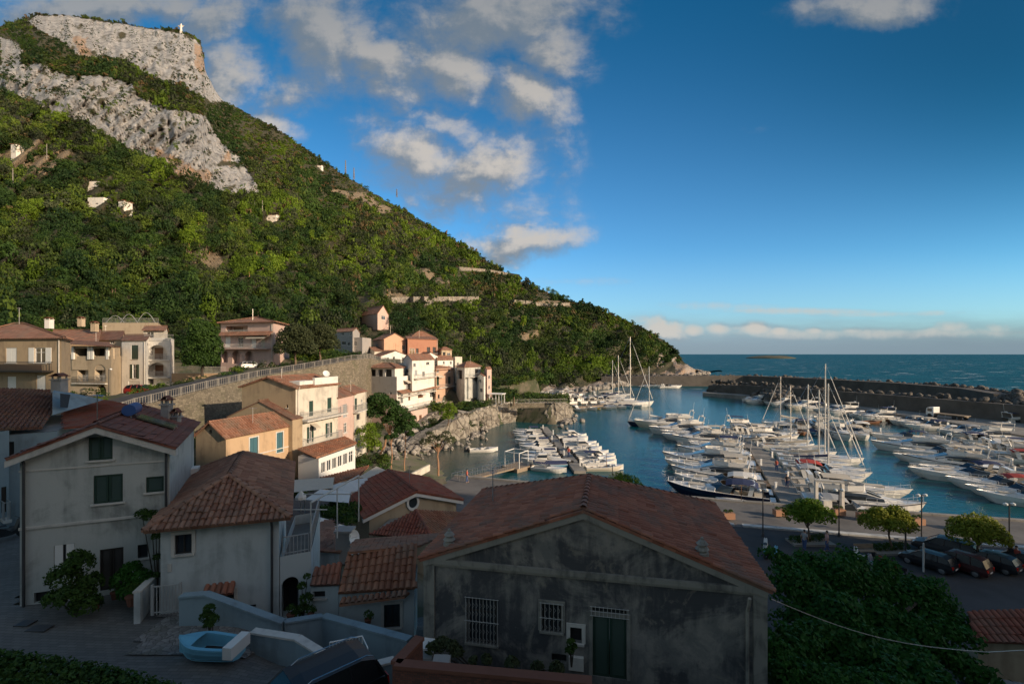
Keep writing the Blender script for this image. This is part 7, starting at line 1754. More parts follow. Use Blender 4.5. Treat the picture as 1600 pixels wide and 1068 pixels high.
# big dark tree at the right, below the old house
bt = Vector((*xy(1370, 23.5), 3.0))
lob = []
rg = random.Random(4)
for px, py, Y, r_ in ((1200, 862, 25, .7), (1262, 868, 25, .8), (1380, 880, 25.5, .9), (1470, 915, 25, .7), (1530, 985, 23, .7), (1230, 905, 22.5, 1.3), (1290, 890, 24, 1.5), (1350, 905, 24.5, 1.5), (1400, 915, 24.5, 1.4), (1455, 930, 24, 1.3), (1495, 965, 23.5, 1.1), (1245, 960, 21, 1.5), (1310, 950, 21.5, 1.7), (1380, 965, 21.5, 1.7), (1440, 990, 21.5, 1.5), (1250, 1030, 19.5, 1.4), (1320, 1020, 19.5, 1.6), (1390, 1035, 19.5, 1.6), (1450, 1050, 20, 1.3), (1225, 1060, 18.5, 1.1), (1490, 1030, 21.5, 1.0), (1300, 1085, 18.5, 1.5), (1400, 1095, 19, 1.5), (1480, 1080, 19, 1.3), (1230, 1100, 17.5, 1.3), (1350, 1120, 17.5, 1.5), (1440, 1130, 17.5, 1.4), (1515, 1000, 22.5, .9), (1225, 1000, 18.5, 1.3), (1260, 1075, 17, 1.4), (1200, 1040, 17.2, .9), (1330, 1070, 17, 1.4), (1400, 1080, 17, 1.4), (1480, 1090, 17.5, 1.3), (1540, 1060, 19.5, 1.0), (1215, 880, 23.5, .8), (1325, 875, 25.5, 1.1), (1420, 900, 26, .9)):
    p = P(px + rg.uniform(-10, 10), py + rg.uniform(-8, 8), Y + rg.uniform(-.8, .8)); lob.append((p.x, p.y, p.z - r_ * .35, r_ * rg.uniform(.72, .95)))
tree('large_tree', 'very large dark green leafy tree filling the corner right of the old grey house', bt, lob, 60000, .115, M['leaf_dark'], .35, 'bark_dark', seed=2, rel=False, tmid=.62)
# round quay trees
for i, (px, py, Y, cr, lb) in enumerate(((1266, 852, 41.0, 1.75, 'round clipped tree on the quay nearest the old house'), (1392, 862, 39.2, 1.65, 'round clipped tree on the quay, middle of three'), (1531, 882, 36.8, 1.85, 'round yellow green tree on the quay above the parked cars'))):
    cr *= 1.22; b = Vector((*xy(px, Y), 1.2)); L = [(0, 0, 2.55, cr * .72), (-cr * .5, .1, 2.4, cr * .55), (cr * .5, 0, 2.35, cr * .58), (0, cr * .5, 2.5, cr * .5), (0, -cr * .45, 2.3, cr * .5), (cr * .2, 0, 3.0, cr * .48), (-cr * .3, 0, 2.95, cr * .42)]; rg = random.Random(i * 5 + 1); L = [(a + rg.uniform(-.35, .35), b_ + rg.uniform(-.3, .3), c + rg.uniform(-.25, .3), r_ * rg.uniform(.8, 1.1)) for a, b_, c, r_ in L] + [(rg.uniform(-1.8, 1.8), 0, rg.uniform(2.0, 3.3), .35) for _ in range(4)]
    tree('quay_tree', lb, b, L, 9000, .10, M['leaf_bright' if i < 1 else 'leaf_yellow'], .10, 'bark', 'round trees along the quay', seed=10 + i, flat=.8, tmid=.5)
    t = thing('hedge', 'low clipped hedge at the foot of the %s quay tree' % ('first', 'middle', 'last')[i], 'hedge', tuple(b), 0, 'hedges under the quay trees')
    me = crown_mesh('foliage', [(b.x + k * .7 - 1.4, b.y + .1 * k, b.z + .32, .5) for k in range(5)], 1800, .06, M['leaf_mid'], 30 + i, .8, tuple(b)); c = bpy.data.objects.new('foliage', me); C.objects.link(c); c.parent = t
    mb = MB(); mb.box(b.x, b.y, 1.0, 3.6, 1.5, .38); obj('planter_bed', mb, M['concrete'], t)
# bush top peeping over the ridge of the old house
b = Vector((*xy(975, 44), 1.9)); tree('quay_tree', 'bright green tree top rising behind the roof ridge of the old house', b, [(-1.6, 0, 3.1, 1.0), (-.6, 0, 3.7, 1.1), (.6, 0, 3.5, 1.1), (1.5, 0, 2.9, .9), (0, .4, 4.0, .8)], 4500, .08, M['leaf_bright'], .12, 'bark', seed=21)
# pines of the cove
for i, (px, Y, h_, L, n, lb) in enumerate((
        (592, 72, 8.6, [(-1.8, 0, 8.4, 1.6), (0, 0, 9.2, 1.8), (1.6, 0, 8.3, 1.8), (3.0, .4, 7.2, 1.7), (4.4, 0, 6.2, 1.5), (2.0, 0, 6.2, 1.6), (-.6, 0, 7.2, 1.6), (3.6, 0, 5.2, 1.3), (5.4, 0, 5.2, 1.0)], 13000, 'dark umbrella pine with reddish trunk, tallest beside the beach'),
        (632, 68, 5.5, [(-.8, 0, 5.8, .8), (.3, 0, 6.2, .8), (.9, 0, 5.4, .6)], 1600, 'slender pine with thin crown standing on the grass by the beach'),
        (612, 66, 4.6, [(-.5, 0, 4.9, .6), (.4, 0, 5.2, .6)], 900, 'slim leaning pine next to the white beach wall'))):
    z = ground_z(*xy(px, Y)); tree('pine_tree', lb, (*xy(px, Y), z), L, n, .15, M['leaf_pine'], .2 if i == 0 else .1, 'bark_pine', 'pines by the beach', seed=40 + i, flat=.75)
b = (*xy(685, 66), .9); tree('tamarisk_tree', 'spreading pale trunked tree with forked limbs at the beach edge', b, [(-1.9, 0, 4.5, .9), (-.7, .2, 4.9, .9), (.6, 0, 5.0, .9), (1.7, 0, 4.7, .9), (-1.2, 0, 5.6, .7), (1.1, .1, 5.7, .7), (0, 0, 4.0, .6)], 2600, .09, M['leaf_olive'], .15, 'bark_pine', seed=50, flat=.8)
b = (*xy(572, 66), 3.0); tree('green_tree', 'light green leafy tree against the cream houses by the pines', b, [(0, 0, 2.2, 1.3), (-.4, 0, 3.6, 1.2), (.8, .2, 3.0, 1.2), (.5, 0, 4.4, 1.0), (1.3, 0, 1.8, 1.0)], 3600, .10, M['leaf_bright'], .14, 'bark', seed=51)
b = (*xy(700, 92), 4.0); tree('green_tree', 'light green tree growing from the rock beside the arch', b, [(0, 0, 1.5, 1.3), (.8, 0, 2.6, 1.2), (-.8, 0, 2.4, 1.1), (.3, 0, 3.7, 1.0)], 2200, .12, M['leaf_bright'], .12, seed=52)
# two large trees of the upper road
b = (*xy(316, 76), 14.6); tree('oak_tree', 'tall dark dense tree between the white loggia house and the pink villa', b, [(0, 0, 2.5, 2.2), (-1.2, 0, 4.2, 2.1), (1.3, 0, 4.4, 2.0), (0, 0, 6.2, 2.1), (-.5, 0, 7.6, 1.7), (.8, 0, 7.0, 1.6), (1.0, 0, 2.4, 1.8), (-1.4, 0, 2.3, 1.7)], 15000, .17, M['leaf_mid'], .25, 'bark_dark', 'large trees along the upper road', seed=60, tmid=.3)
for i, (px, Y, lb) in enumerate(((461, 84, 'round dark tree beside the pink villa, nearer of the joined pair'), (500, 92, 'round dark tree above the retaining wall, farther of the pair'))):
    z = ground_z(*xy(px, Y)); tree('plane_tree', lb, (*xy(px, Y), z), [(-2, 0, 3.2, 1.9), (0, 0, 3.6, 2.1), (2.2, 0, 3.2, 1.9), (-1.4, 0, 5.2, 1.9), (1.4, 0, 5.4, 1.9), (0, 0, 6.3, 1.8), (0, 1, 4, 2)], 14000, .16, M['leaf_olive'], .22, 'bark', 'large trees along the upper road', seed=62 + i, tmid=.25)
# clifftop palm and greenery on the promontory
b = Vector((*xy(803, 117), 5.3)); t = thing('palm_tree', 'short feathery palm beside the kiosk on the clifftop', 'palm', tuple(b)); obj('trunk', trunk_mb(b, b + Vector((0, 0, 2.4)), .2, .15, wob=.03), M['bark'], t)
mb = MB()
for k in range(26):
    a = k * 2.4; el_ = R(70 - (k % 5) * 25); pts = []
    for j in range(6): q = j / 5 * 1.9; pts.append(b + Vector((0, 0, 2.4)) + Vector((math.cos(a) * q * math.cos(el_), math.sin(a) * q * math.cos(el_), q * math.sin(el_) - .28 * q * q)))
    for j in range(5):
        s = Vector((-math.sin(a), math.cos(a), -.3)) * .22 * (1 - j / 6); mb.face([pts[j] - s, pts[j + 1] - s * .8, pts[j + 1], pts[j]]); mb.face([pts[j], pts[j + 1], pts[j + 1] + s * .8 * Vector((1, 1, 1)).x, pts[j] + s])
obj('fronds', mb, M['leaf_mid'], t)
# individual trees standing out of the hillside wood
def hill_trees():
    protos = []
    spec = [('pine_tree', 'leaf_bright', .55, 1.15), ('pine_tree', 'leaf_pine', .6, 1.3), ('oak_tree', 'leaf_mid', .45, .85), ('oak_tree', 'leaf_olive', .5, .9), ('cypress_tree', 'leaf_bright', .35, 1.7)]
    DL = ['bright green pine standing out of the wooded hillside', 'deep green pine standing out of the wooded hillside', 'rounded green oak standing out of the wooded hillside', 'greyish olive oak standing out of the wooded hillside', 'narrow light green tree standing out of the wooded hillside']
    for i, (nm, mt, tm, hh) in enumerate(spec):
        t = thing(nm, DL[i], 'tree', (0, 0, -80), 0, 'trees standing out of the wooded hillside: ' + DL[i].split(' standing')[0]); L = rl(70 + i, 9, .62 if i < 4 else .25, .55, 1.0 + hh * .75, .38, .6)
        me = crown_mesh('crown', L, 900, .075, M[mt], 80 + i, 1.0, (0, 0, 0), tmid=tm); c = bpy.data.objects.new('crown', me); C.objects.link(c); c.parent = t
        mb = MB(); mb.tube([(0, 0, -.6), (0.02, 0, .5), (0, 0, 1.0)], .07, 6, .04); obj('trunk', mb, M['bark_pine' if i < 2 else 'bark'], t, world=False); freeze(t); protos.append(t)
    rg = random.Random(9); used = set(); cnt = 0
    zones = [((290, 345, 345, 405), 16, (0, 4), 'in the bright clump below the grey cliff'), ((380, 700, 330, 440), 44, (0, 1, 0), 'on the middle slope above the village'), ((0, 330, 330, 470), 46, (2, 3, 2, 1), 'in the dense wood above the ochre houses'), ((380, 560, 400, 500), 26, (3, 2), 'in the dark wood above the pink villa'), ((600, 860, 380, 460), 26, (0, 1), 'between the two mountain roads'), ((620, 900, 480, 560), 30, (1, 2, 0), 'between the lower road and the harbour rocks'), ((880, 1060, 485, 560), 26, (1, 2), 'on the headland above the far dock'), ((440, 900, 0, 0), 40, (1, 0), 'breaking the skyline of the ridge')]
    for (x0, x1, y0, y1), n, ks, ph in zones:
        for _ in range(n):
            px = rg.uniform(x0, x1)
            if y1 == 0: py = interp(px, RX, RY) + rg.uniform(1, 5)
            else: py = rg.uniform(y0, y1)
            if py < interp(px, RX, RY) + 1 or py > interp(px, FX, FY) - 6 or any(math.hypot(px - a, py - b) < c + 4 for a, b, c in CLEAR_PX) or any(pip(px, py, q) for q in ROCK): continue
            x, y, z, _, _ = slope_pt(px, py); k = rg.choice(ks); t = protos[k] if k not in used else copy_tree(protos[k]); used.add(k)
            t['label'] = DL[k].split(' standing')[0] + ' ' + ph; t['group'] = t['label'].replace('pine', 'pines').replace('oak', 'oaks').replace('tree ', 'trees '); s = rg.uniform(2.0, 3.6) * interp(y, [100, 300, 600], [.85, 1.1, 1.15]); t.location = (x, y, z); t.scale = (s, s, s * rg.uniform(.9, 1.2)); t.rotation_euler = (0, 0, rg.uniform(0, 6.28)); cnt += 1
    print('hill trees', cnt)
hill_trees()
# undergrowth on the village slopes
def undergrowth():
    rng = np.random.default_rng(17); pts = []
    avoid = [o for o in C.objects if o.get('category') in ('house', 'building', 'veranda') and o.parent is None]
    boxes = []
    for o in avoid:
        for c in o.children:
            if c.name.startswith('wall'):
                v = np.array([q.co[:] for q in c.data.vertices]) + np.array(o.location); boxes.append((v[:, 0].min() - .6, v[:, 0].max() + .6, v[:, 1].min() - .6, v[:, 1].max() + .6)); break
    for _ in range(26000):
        x = rng.uniform(-120, 24); y = rng.uniform(22, 185)
        px = 800 + F * x / y
        if px < -30 or px > 905: continue
        if not pip(x, y, LAND): continue
        z = ground_z(x, y)
        if z < 1.4: continue
        if any(a < x < b and c < y < d for a, b, c, d in boxes): continue
        up = upper_side(x, y)
        if up and y < 112:                      # road and terraces stay open
            xr = interp(y, [b for _, b in WALLLINE], [a for a, _ in WALLLINE])
            if x > xr - 6.5: continue
            if y < 93 and rng.random() < (.8 if y < 66 else .93): continue
        if -27 < x < -12 and 84 < y < 106 and px < 662: continue
        if not up and y < 44: continue
        if not up and -19 < x and 44 < y < 62: continue
        if y > 112 and x > -6 and y < 124: continue
        if rng.random() < .25 + .9 * fbm(x * .12, y * .12, 3, 3): continue
        rad = rng.uniform(.5, 1.25) * interp(y, [40, 100, 180], [.75, 1.2, 1.9])
        pts.append((x, y, z + rad * .25, rad, rad * rng.uniform(.7, 1.1), rng.uniform(0, 6.28), max(0, min(.84, .45 + .9 * fbm(x * .1, y * .1, 8, 3) + rng.normal(0, .15))), 4 + int(rng.integers(4))))
    print('undergrowth', len(pts)); scatter('undergrowth', BUSH, pts, M['leaf_hill'], 'bushes and creepers growing on the banks between the houses')
undergrowth()
# near shrubs
def shrub(name, label, lobes_px, n, leaf, mat, seed, base=None, cat='shrub', tmid=.5):
    L = []
    for px, py, Y, r_ in lobes_px: p = P(px, py, Y); L.append((p.x, p.y, p.z, r_))
    b = base or (sum(l[0] for l in L) / len(L), sum(l[1] for l in L) / len(L), min(l[2] for l in L) - .3)
    t = thing(name, label, cat, tuple(b)); me = crown_mesh('foliage', L, n, leaf, mat, seed, .9, tuple(b), tmid=tmid); c = bpy.data.objects.new('foliage', me); C.objects.link(c); c.parent = t
    mb = MB()
    for l in L: mb.tube([(b[0], b[1], b[2] - .2), (l[0], l[1], l[2])], .03, 5, .012)
    obj('stem', mb, M['bark_dark'], t); return t
shrub('garden_bush', 'large leafy bush growing against the white house beside its door', [(100, 900, 17.4, .55), (125, 880, 17.5, .5), (118, 930, 17.2, .6), (140, 910, 17.6, .45), (90, 935, 17.2, .45), (135, 945, 17.2, .5), (120, 868, 17.6, .3)], 7000, .055, M['leaf_mid'], 91, tmid=.55)
shrub('potted_bush', 'dense dark bush with pink flowers right of the white house door', [(190, 905, 18.2, .4), (205, 890, 18.5, .4), (220, 905, 18.4, .45), (212, 922, 18.2, .45), (198, 925, 18.0, .35)], 4500, .05, M['leaf_dark'], 92, tmid=.7)
shrub('climbing_vine', 'thin vine climbing the corner between the two pale houses', [(222, 803, 19.2, .28), (236, 806, 19.3, .3), (250, 812, 19.3, .3), (244, 838, 19.0, .2), (246, 870, 18.9, .18), (245, 900, 18.6, .2)], 1700, .045, M['leaf_mid'], 93, base=(P(246, 930, 18.6)[:]))
shrub('flower_shrub', 'small tree in a pot at the edge of the cobbled yard', [(327, 950, 16.3, .2), (323, 963, 16.3, .24), (333, 968, 16.3, .22), (327, 975, 16.2, .2)], 1500, .04, M['leaf_mid'], 94, base=(P(331, 1000, 16.3)[:]))
shrub('potted_plant', 'potted climbing plants beside the arched doorway', [(472, 915, 18.6, .2), (478, 935, 18.5, .28), (474, 950, 18.5, .25), (462, 960, 18.4, .22), (480, 900, 18.7, .15)], 1700, .04, M['leaf_mid'], 95, base=(P(472, 975, 18.4)[:]))
shrub('planter_plants', 'straggly plants growing in the brick planter below the barred window', [(675, 1012, 14.2, .22), (690, 1006, 14.2, .26), (705, 1010, 14.0, .24), (715, 1018, 13.9, .2), (760, 1030, 13.4, .18), (800, 1036, 13.2, .22), (840, 1042, 13.0, .2), (870, 1044, 12.9, .22), (740, 1032, 13.6, .16)], 3600, .045, M['leaf_olive'], 96, tmid=.4)
shrub('potted_plant', 'small potted plant on the wall under the white framed niche', [(892, 1003, 13.9, .14), (890, 1015, 13.9, .15), (897, 1010, 13.9, .12)], 600, .035, M['leaf_mid'], 97)
shrub('dark_bush', 'dark bush at the foot of the old grey house below the large tree', [(1222, 1050, 14.6, .6), (1260, 1062, 14.8, .65), (1300, 1068, 15.2, .7), (1345, 1075, 15.5, .7), (1235, 1085, 14.2, .6), (1285, 1095, 14.5, .7), (1215, 1015, 15.2, .4), (1390, 1080, 16, .6)], 9000, .07, M['leaf_dark'], 98, tmid=.5)
# hedge at the bottom left, close to the viewer
L = []
for k in range(16):
    px = -30 + k * 23; py = interp(px, [-30, 60, 150, 250, 330], [1010, 1020, 1035, 1062, 1090]); Y = 12.3 - k * .05; p = P(px, py + 14, Y); L.append((p.x, p.y, p.z - .35, .55)); p = P(px, py + 60, Y - 1.0); L.append((p.x, p.y, p.z - .35, .55))
b = (-10, 11.3, 8.6); t = thing('hedge', 'broad leafy hedge top along the lower left below the lane', 'hedge', b); me = crown_mesh('foliage', L, 20000, .055, M['leaf_mid'], 99, .85, b, tmid=.5); c = bpy.data.objects.new('foliage', me); C.objects.link(c); c.parent = t
mb = MB(); mb.tube([(L[0][0], L[0][1], L[0][2] - .4), (L[-1][0], L[-1][1], L[-1][2] - .4)], .06, 5); 
for l in L[::4]: mb.tube([(l[0], l[1], 8.4), (l[0], l[1], l[2])], .04, 5)
obj('stem', mb, M['bark_dark'], t)

# ================================================================ WALLS, PAVING AND STREET FURNITURE
# retaining wall of the upper road with its railing
t = thing('retaining_wall', 'high stone retaining wall with pale railing carrying the upper road', 'wall', (-40, 60, 4))
mb = MB(); rows = []; rp = []
wl = [(-41.2 + (y - 50) * 0, y) for y in ()]
ys_ = list(np.arange(30, 119, 2.0))
for y in ys_:
    x = interp(y, [b for _, b in WALLLINE], [a for a, _ in WALLLINE]); z = road_z(y); rows.append([(x + .9, y, 1.0), (x + .45, y, z + .15), (x - .1, y, z + .15), (x - .1, y, 1.0)]); rp.append(Vector((x + .2, y, z + .15)))
mb.grid(rows, closed=True, cap=True); obj('masonry', mb, M['stonewall'], t)
mb = MB(); d0 = None
for i in range(len(rp) - 1):
    a, b = rp[i], rp[i + 1]
    for k in range(6): p = a.lerp(b, k / 6); mb.box(p.x, p.y, p.z, .05, .05, .9)
    mb.tube([a + Vector((0, 0, .92)), b + Vector((0, 0, .92))], .04, 4); mb.tube([a + Vector((0, 0, .12)), b + Vector((0, 0, .12))], .03, 4); mb.box(a.x, a.y, a.z, .16, .16, 1.0)
obj('railing', mb, M['concrete'], t)
mb = MB(); rows = []
for y in np.arange(30, 119, 2.0):
    x = interp(y, [b for _, b in WALLLINE], [a for a, _ in WALLLINE]); z = road_z(y); rows.append([(x - 6.2, y, z + .12), (x - .1, y, z + .12)])
mb.grid(rows); tag(obj('road', mb, M['asphalt']), kind='structure')
# fence in front of the villa
t = thing('garden_fence', 'pale board fence on a low wall between the tall tree and the pink villa', 'fence', (*xy(300, 80), 15)); fa = Face(xy(268, 80), xy(352, 80), 14)
z_ = zz(583, 80); mb = MB(); fbox(mb, fa, 0, z_ - 1.5, fa.L, z_, -.3, 0); obj('wall', mb, M['wall_ochre'], t); rail(t, fa, 0, fa.L, z_, -.1, M['trim'], 1.1, 0, .22)
def car(name, label, loc, rz, paint, L=4.2, W_=1.72, H=1.48, kind='hatch', group=None, s=1.0):
    t = thing(name, label, 'car', loc, rz, group); t.scale = (s, s, s)
    # side profile lower body and greenhouse
    prof = [(-L / 2, .42, .62), (-L / 2 + .06, .30, .92), (-L / 2 + .35, .26, 1.0), (-L * .1, .26, .98), (L * .16, .26, .95), (L * .30, .26, .90), (L * .44, .28, .78), (L / 2 - .04, .32, .62), (L / 2, .42, .52)]
    mb = MB(); rows = []
    for x, zb, zt in prof:
        k = 1 if abs(x) < L * .42 else .9; w = W_ / 2 * k; rows.append([(x, -w * .94, zb), (x, -w, (zb + zt) * .5), (x, -w * .95, zt), (x, 0, zt + .03), (x, w * .95, zt), (x, w, (zb + zt) * .5), (x, w * .94, zb)])
    mb.grid(rows); mb.face(rows[0]); mb.face(list(reversed(rows[-1]))); obj('body', mb, M[paint], t, world=False, smooth=False)
    xr = -L / 2 + .12 if kind == 'hatch' else -L * .36
    gh = [(xr, .93, .95, .80), (xr + .28, .95, H - .12, .74), (xr + .7, .95, H, .70), (L * .05, .95, H - .01, .70), (L * .12, .94, H - .06, .72), (L * .30, .90, .92, .80)]
    mb = MB(); rows = [[(x, -W_ / 2 * .93, zb), (x, -W_ / 2 * w, zt), (x, 0, zt + .03), (x, W_ / 2 * w, zt), (x, W_ / 2 * .93, zb)] for x, zb, zt, w in gh]
    mb.grid(rows); obj('windows', mb, M['car_glass'], t, world=False)
    mb = MB(); mb.grid([[(x, -W_ / 2 * (w + .01), zt + .012), (x, 0, zt + .045), (x, W_ / 2 * (w + .01), zt + .012)] for x, zb, zt, w in gh[1:5]])
    for sg in (-1, 1):
        for a, b in ((0, 1), (4, 5)): mb.tube([(gh[a][0], sg * W_ / 2 * (.935 if a == 0 else gh[a][3] + .01), gh[a][1] if a == 0 else gh[a][2]), (gh[b][0], sg * W_ / 2 * (gh[b][3] + .01 if b != 5 else .935), gh[b][2] if b != 5 else gh[b][1])], .035, 4)
        mb.tube([(0, sg * W_ / 2 * .94, .95), (-.05, sg * W_ / 2 * .72, H - .02)], .03, 4); mb.tube([(-L * .24, sg * W_ / 2 * .94, .95), (-L * .22, sg * W_ / 2 * .72, H - .02)], .03, 4)
    obj('roof', mb, M[paint], t, world=False)
    for sx in (-1, 1):
        for sg in (-1, 1):
            wx, wy = sx * L * .31, sg * (W_ / 2 - .1); mb = MB(); ring = []
            for y_, r_ in ((-.1, .22), (-.1, .31), (.0, .325), (.105, .31), (.105, .22)): ring.append([(wx + r_ * math.cos(a), wy + y_ * sg, .32 + r_ * math.sin(a)) for a in [2 * math.pi * k / 16 for k in range(16)]])
            mb.grid(ring, closed=True); w = obj('wheel', mb, M['rubber'], t, world=False)
            m2 = MB(); m2.grid([[(wx + r_ * math.cos(a), wy + (.07 + .02 * (r_ < .1)) * sg, .32 + r_ * math.sin(a)) for a in [2 * math.pi * k / 16 for k in range(16)]] for r_ in (.01, .08, .225)], closed=True); obj('rim', m2, M['steel'], w, world=False)
    for sg in (-1, 1):
        mb = MB(); mb.obox((L / 2 - .2, sg * W_ * .34 - .16, .58), (.17, 0, .0), (0, .32, 0), (-.05, 0, .15)); obj('headlight', mb, M['lamp_glass'], t, world=False)
        mb = MB(); mb.obox((-L / 2 + .0, sg * W_ * .37 - .12, .66), (.1, 0, 0), (0, .24, 0), (.03, 0, .26)); obj('tail_light', mb, M['lamp_red'], t, world=False)
        mb = MB(); mb.ball((L * .2, sg * (W_ / 2 + .09), .98), .08, .1, .07, 8, 4); obj('wing_mirror', mb, M[paint], t, world=False)
    mb = MB(); mb.obox((-L / 2 - .015, -.26, .52), (.02, 0, 0), (0, .52, 0), (0, 0, .12)); obj('number_plate', mb, M['white_paint'], t, world=False)
    freeze(t); return t
cars = [('car_black', 1450, 905, 36.4, 'black hatchback parked on the quay, nearest the three motorbikes'), ('car_darkred', 1498, 908, 36.0, 'dark people carrier parked second in the quay row'), ('car_black', 1546, 905, 36.3, 'black hatchback with bright tail light parked below the last quay tree'), ('car_grey', 1592, 905, 36.4, 'grey saloon parked at the right end of the quay row')]
for i, (p_, px, py, Y, lb) in enumerate(cars):
    car('parked_car', lb, (*xy(px, Y), 1.21), R(118), p_, L=4.0 + (.3 if i == 1 else 0), H=1.48 + (.15 if i == 1 else 0), group='cars parked along the quay', kind='hatch' if i < 3 else 'sedan', s=.86)
car('parked_car', 'dark car roof glimpsed behind the first parked hatchback', (*xy(1478, 38.6), 1.21), R(127), 'car_grey', group='cars parked along the quay')
car('parked_car', 'dark red hatchback parked on the upper road by the white loggia house', (*xy(221, 66), ground_z(*xy(221, 66)) + .08), R(-5), 'car_red', L=4.2)
car('parked_car', 'white car on the upper road before the pink villa', (*xy(392, 81), ground_z(*xy(392, 81)) + .05), R(45), 'white_paint', L=4.0, s=.85)
car('parked_car', 'black people carrier with roof rails cut by the bottom edge beside the dinghy', (*xy(482, 12.4), 8.0), R(222), 'car_black', L=4.3, W_=1.8, H=1.6, s=.93)
mb = MB(); o_ = [o for o in C.objects if o.get('label', '').startswith('black people carrier')][0]
for sg in (-1, 1): mb.tube([(-1.7, sg * .6, 1.58), (-1.5, sg * .6, 1.68), (.1, sg * .6, 1.68), (.3, sg * .6, 1.58)], .018, 5)
obj('roof_rails', mb, M['steel'], o_, world=False)
car('parked_car', 'silver car under the low tiled roof in the lower right corner', (*xy(1568, 20.6), ground_z(*xy(1568, 20.6)[:2]) + .05), R(160), 'car_silver', L=4.3)
# lamp posts
def lamp(px, Y, z, h_, label, group='lamp posts along the quay', arms=2):
    b = Vector((*xy(px, Y), z)); t = thing('lamp_post', label, 'lamp post', tuple(b), 0, group)
    mb = MB(); mb.lathe(b, [(.12, 0), (.10, .3), (.055, .4), (.045, h_)], 8)
    obj('post', mb, M['iron'], t)
    for k in range(arms):
        dx = (-.32, .32)[k] if arms == 2 else .3
        m = MB(); m.tube([b + Vector((0, 0, h_ - .12)), b + Vector((dx * .7, 0, h_ + .05)), b + Vector((dx, 0, h_ + .0))], .025, 5); a_ = obj('arm', m, M['iron'], t)
        m = MB(); m.lathe(b + Vector((dx, 0, h_ - .16)), [(.06, 0), (.17, .08), (.17, .2), (.03, .27)], 10); obj('lamp_head', m, M['lamp_glass'], a_)
    return t
lamp(1192, 42.5, 1.2, 4.3, 'lamp post beside the motorbike at the left end of the quay'); lamp(1311, 42.5, 1.2, 4.3, 'lamp post between the first two round quay trees'); lamp(1440, 41.0, 1.2, 4.3, 'lamp post between the middle and last quay trees'); lamp(1577, 38.5, 1.2, 4.3, 'lamp post beside the couple at the right end of the quay')
lamp(957, 55, 1.2, 3.6, 'small lamp post peeping over the roof ridge near the bush', None); lamp(170, 68, 11.2, 4.6, 'curved street lamp in front of the arcade house', None, 1); lamp(612, 126, 17, 4.5, 'tall pole lamp above the orange house', None, 1)
for px, Y, lb in ((1415, 38, 'dark signpost with a round head beside the motorbikes'), (1443, 35.6, 'short pale post rising in front of the first parked car')):
    b = Vector((*xy(px, Y), 1.2)); t = thing('post', lb, 'post', tuple(b)); mb = MB(); mb.lathe(b, [(.07, 0), (.06, 2.2), (.02, 2.25)], 8); obj('shaft', mb, M['iron' if px < 1430 else 'trim'], t)
    if px < 1430: mb = MB(); mb.ball(b + Vector((0, 0, 2.4)), .22, .22, .22); obj('finial', mb, M['iron'], t)
# planters along the quay edge
for px, py, lb in ((1138, 806, 'terracotta planter at the foot of the first lamp post'), (1218, 801, 'orange planter beside the pier head'), (1310, 800, 'planter between the moored yachts and the first quay tree'), (1349, 806, 'planter with a cable reel at the quay edge'), (1433, 815, 'square planter with shrub near the middle lamp post'), (1513, 823, 'square planter with small shrub above the last quay tree')):
    g = G(px, py + 6, 1.2); t = thing('planter', lb, 'planter', tuple(g), 0, 'planters along the quay edge'); mb = MB(); mb.box(g.x, g.y, 1.36, 1.1, .7, .6); obj('box', mb, M['planter'], t)
    me = crown_mesh('plant', [(g.x - .25, g.y, 2.1, .25), (g.x + .25, g.y, 2.1, .25)], 350, .05, M['leaf_mid'], int(px), .8, tuple(g)); c = bpy.data.objects.new('plant', me); C.objects.link(c); c.parent = t
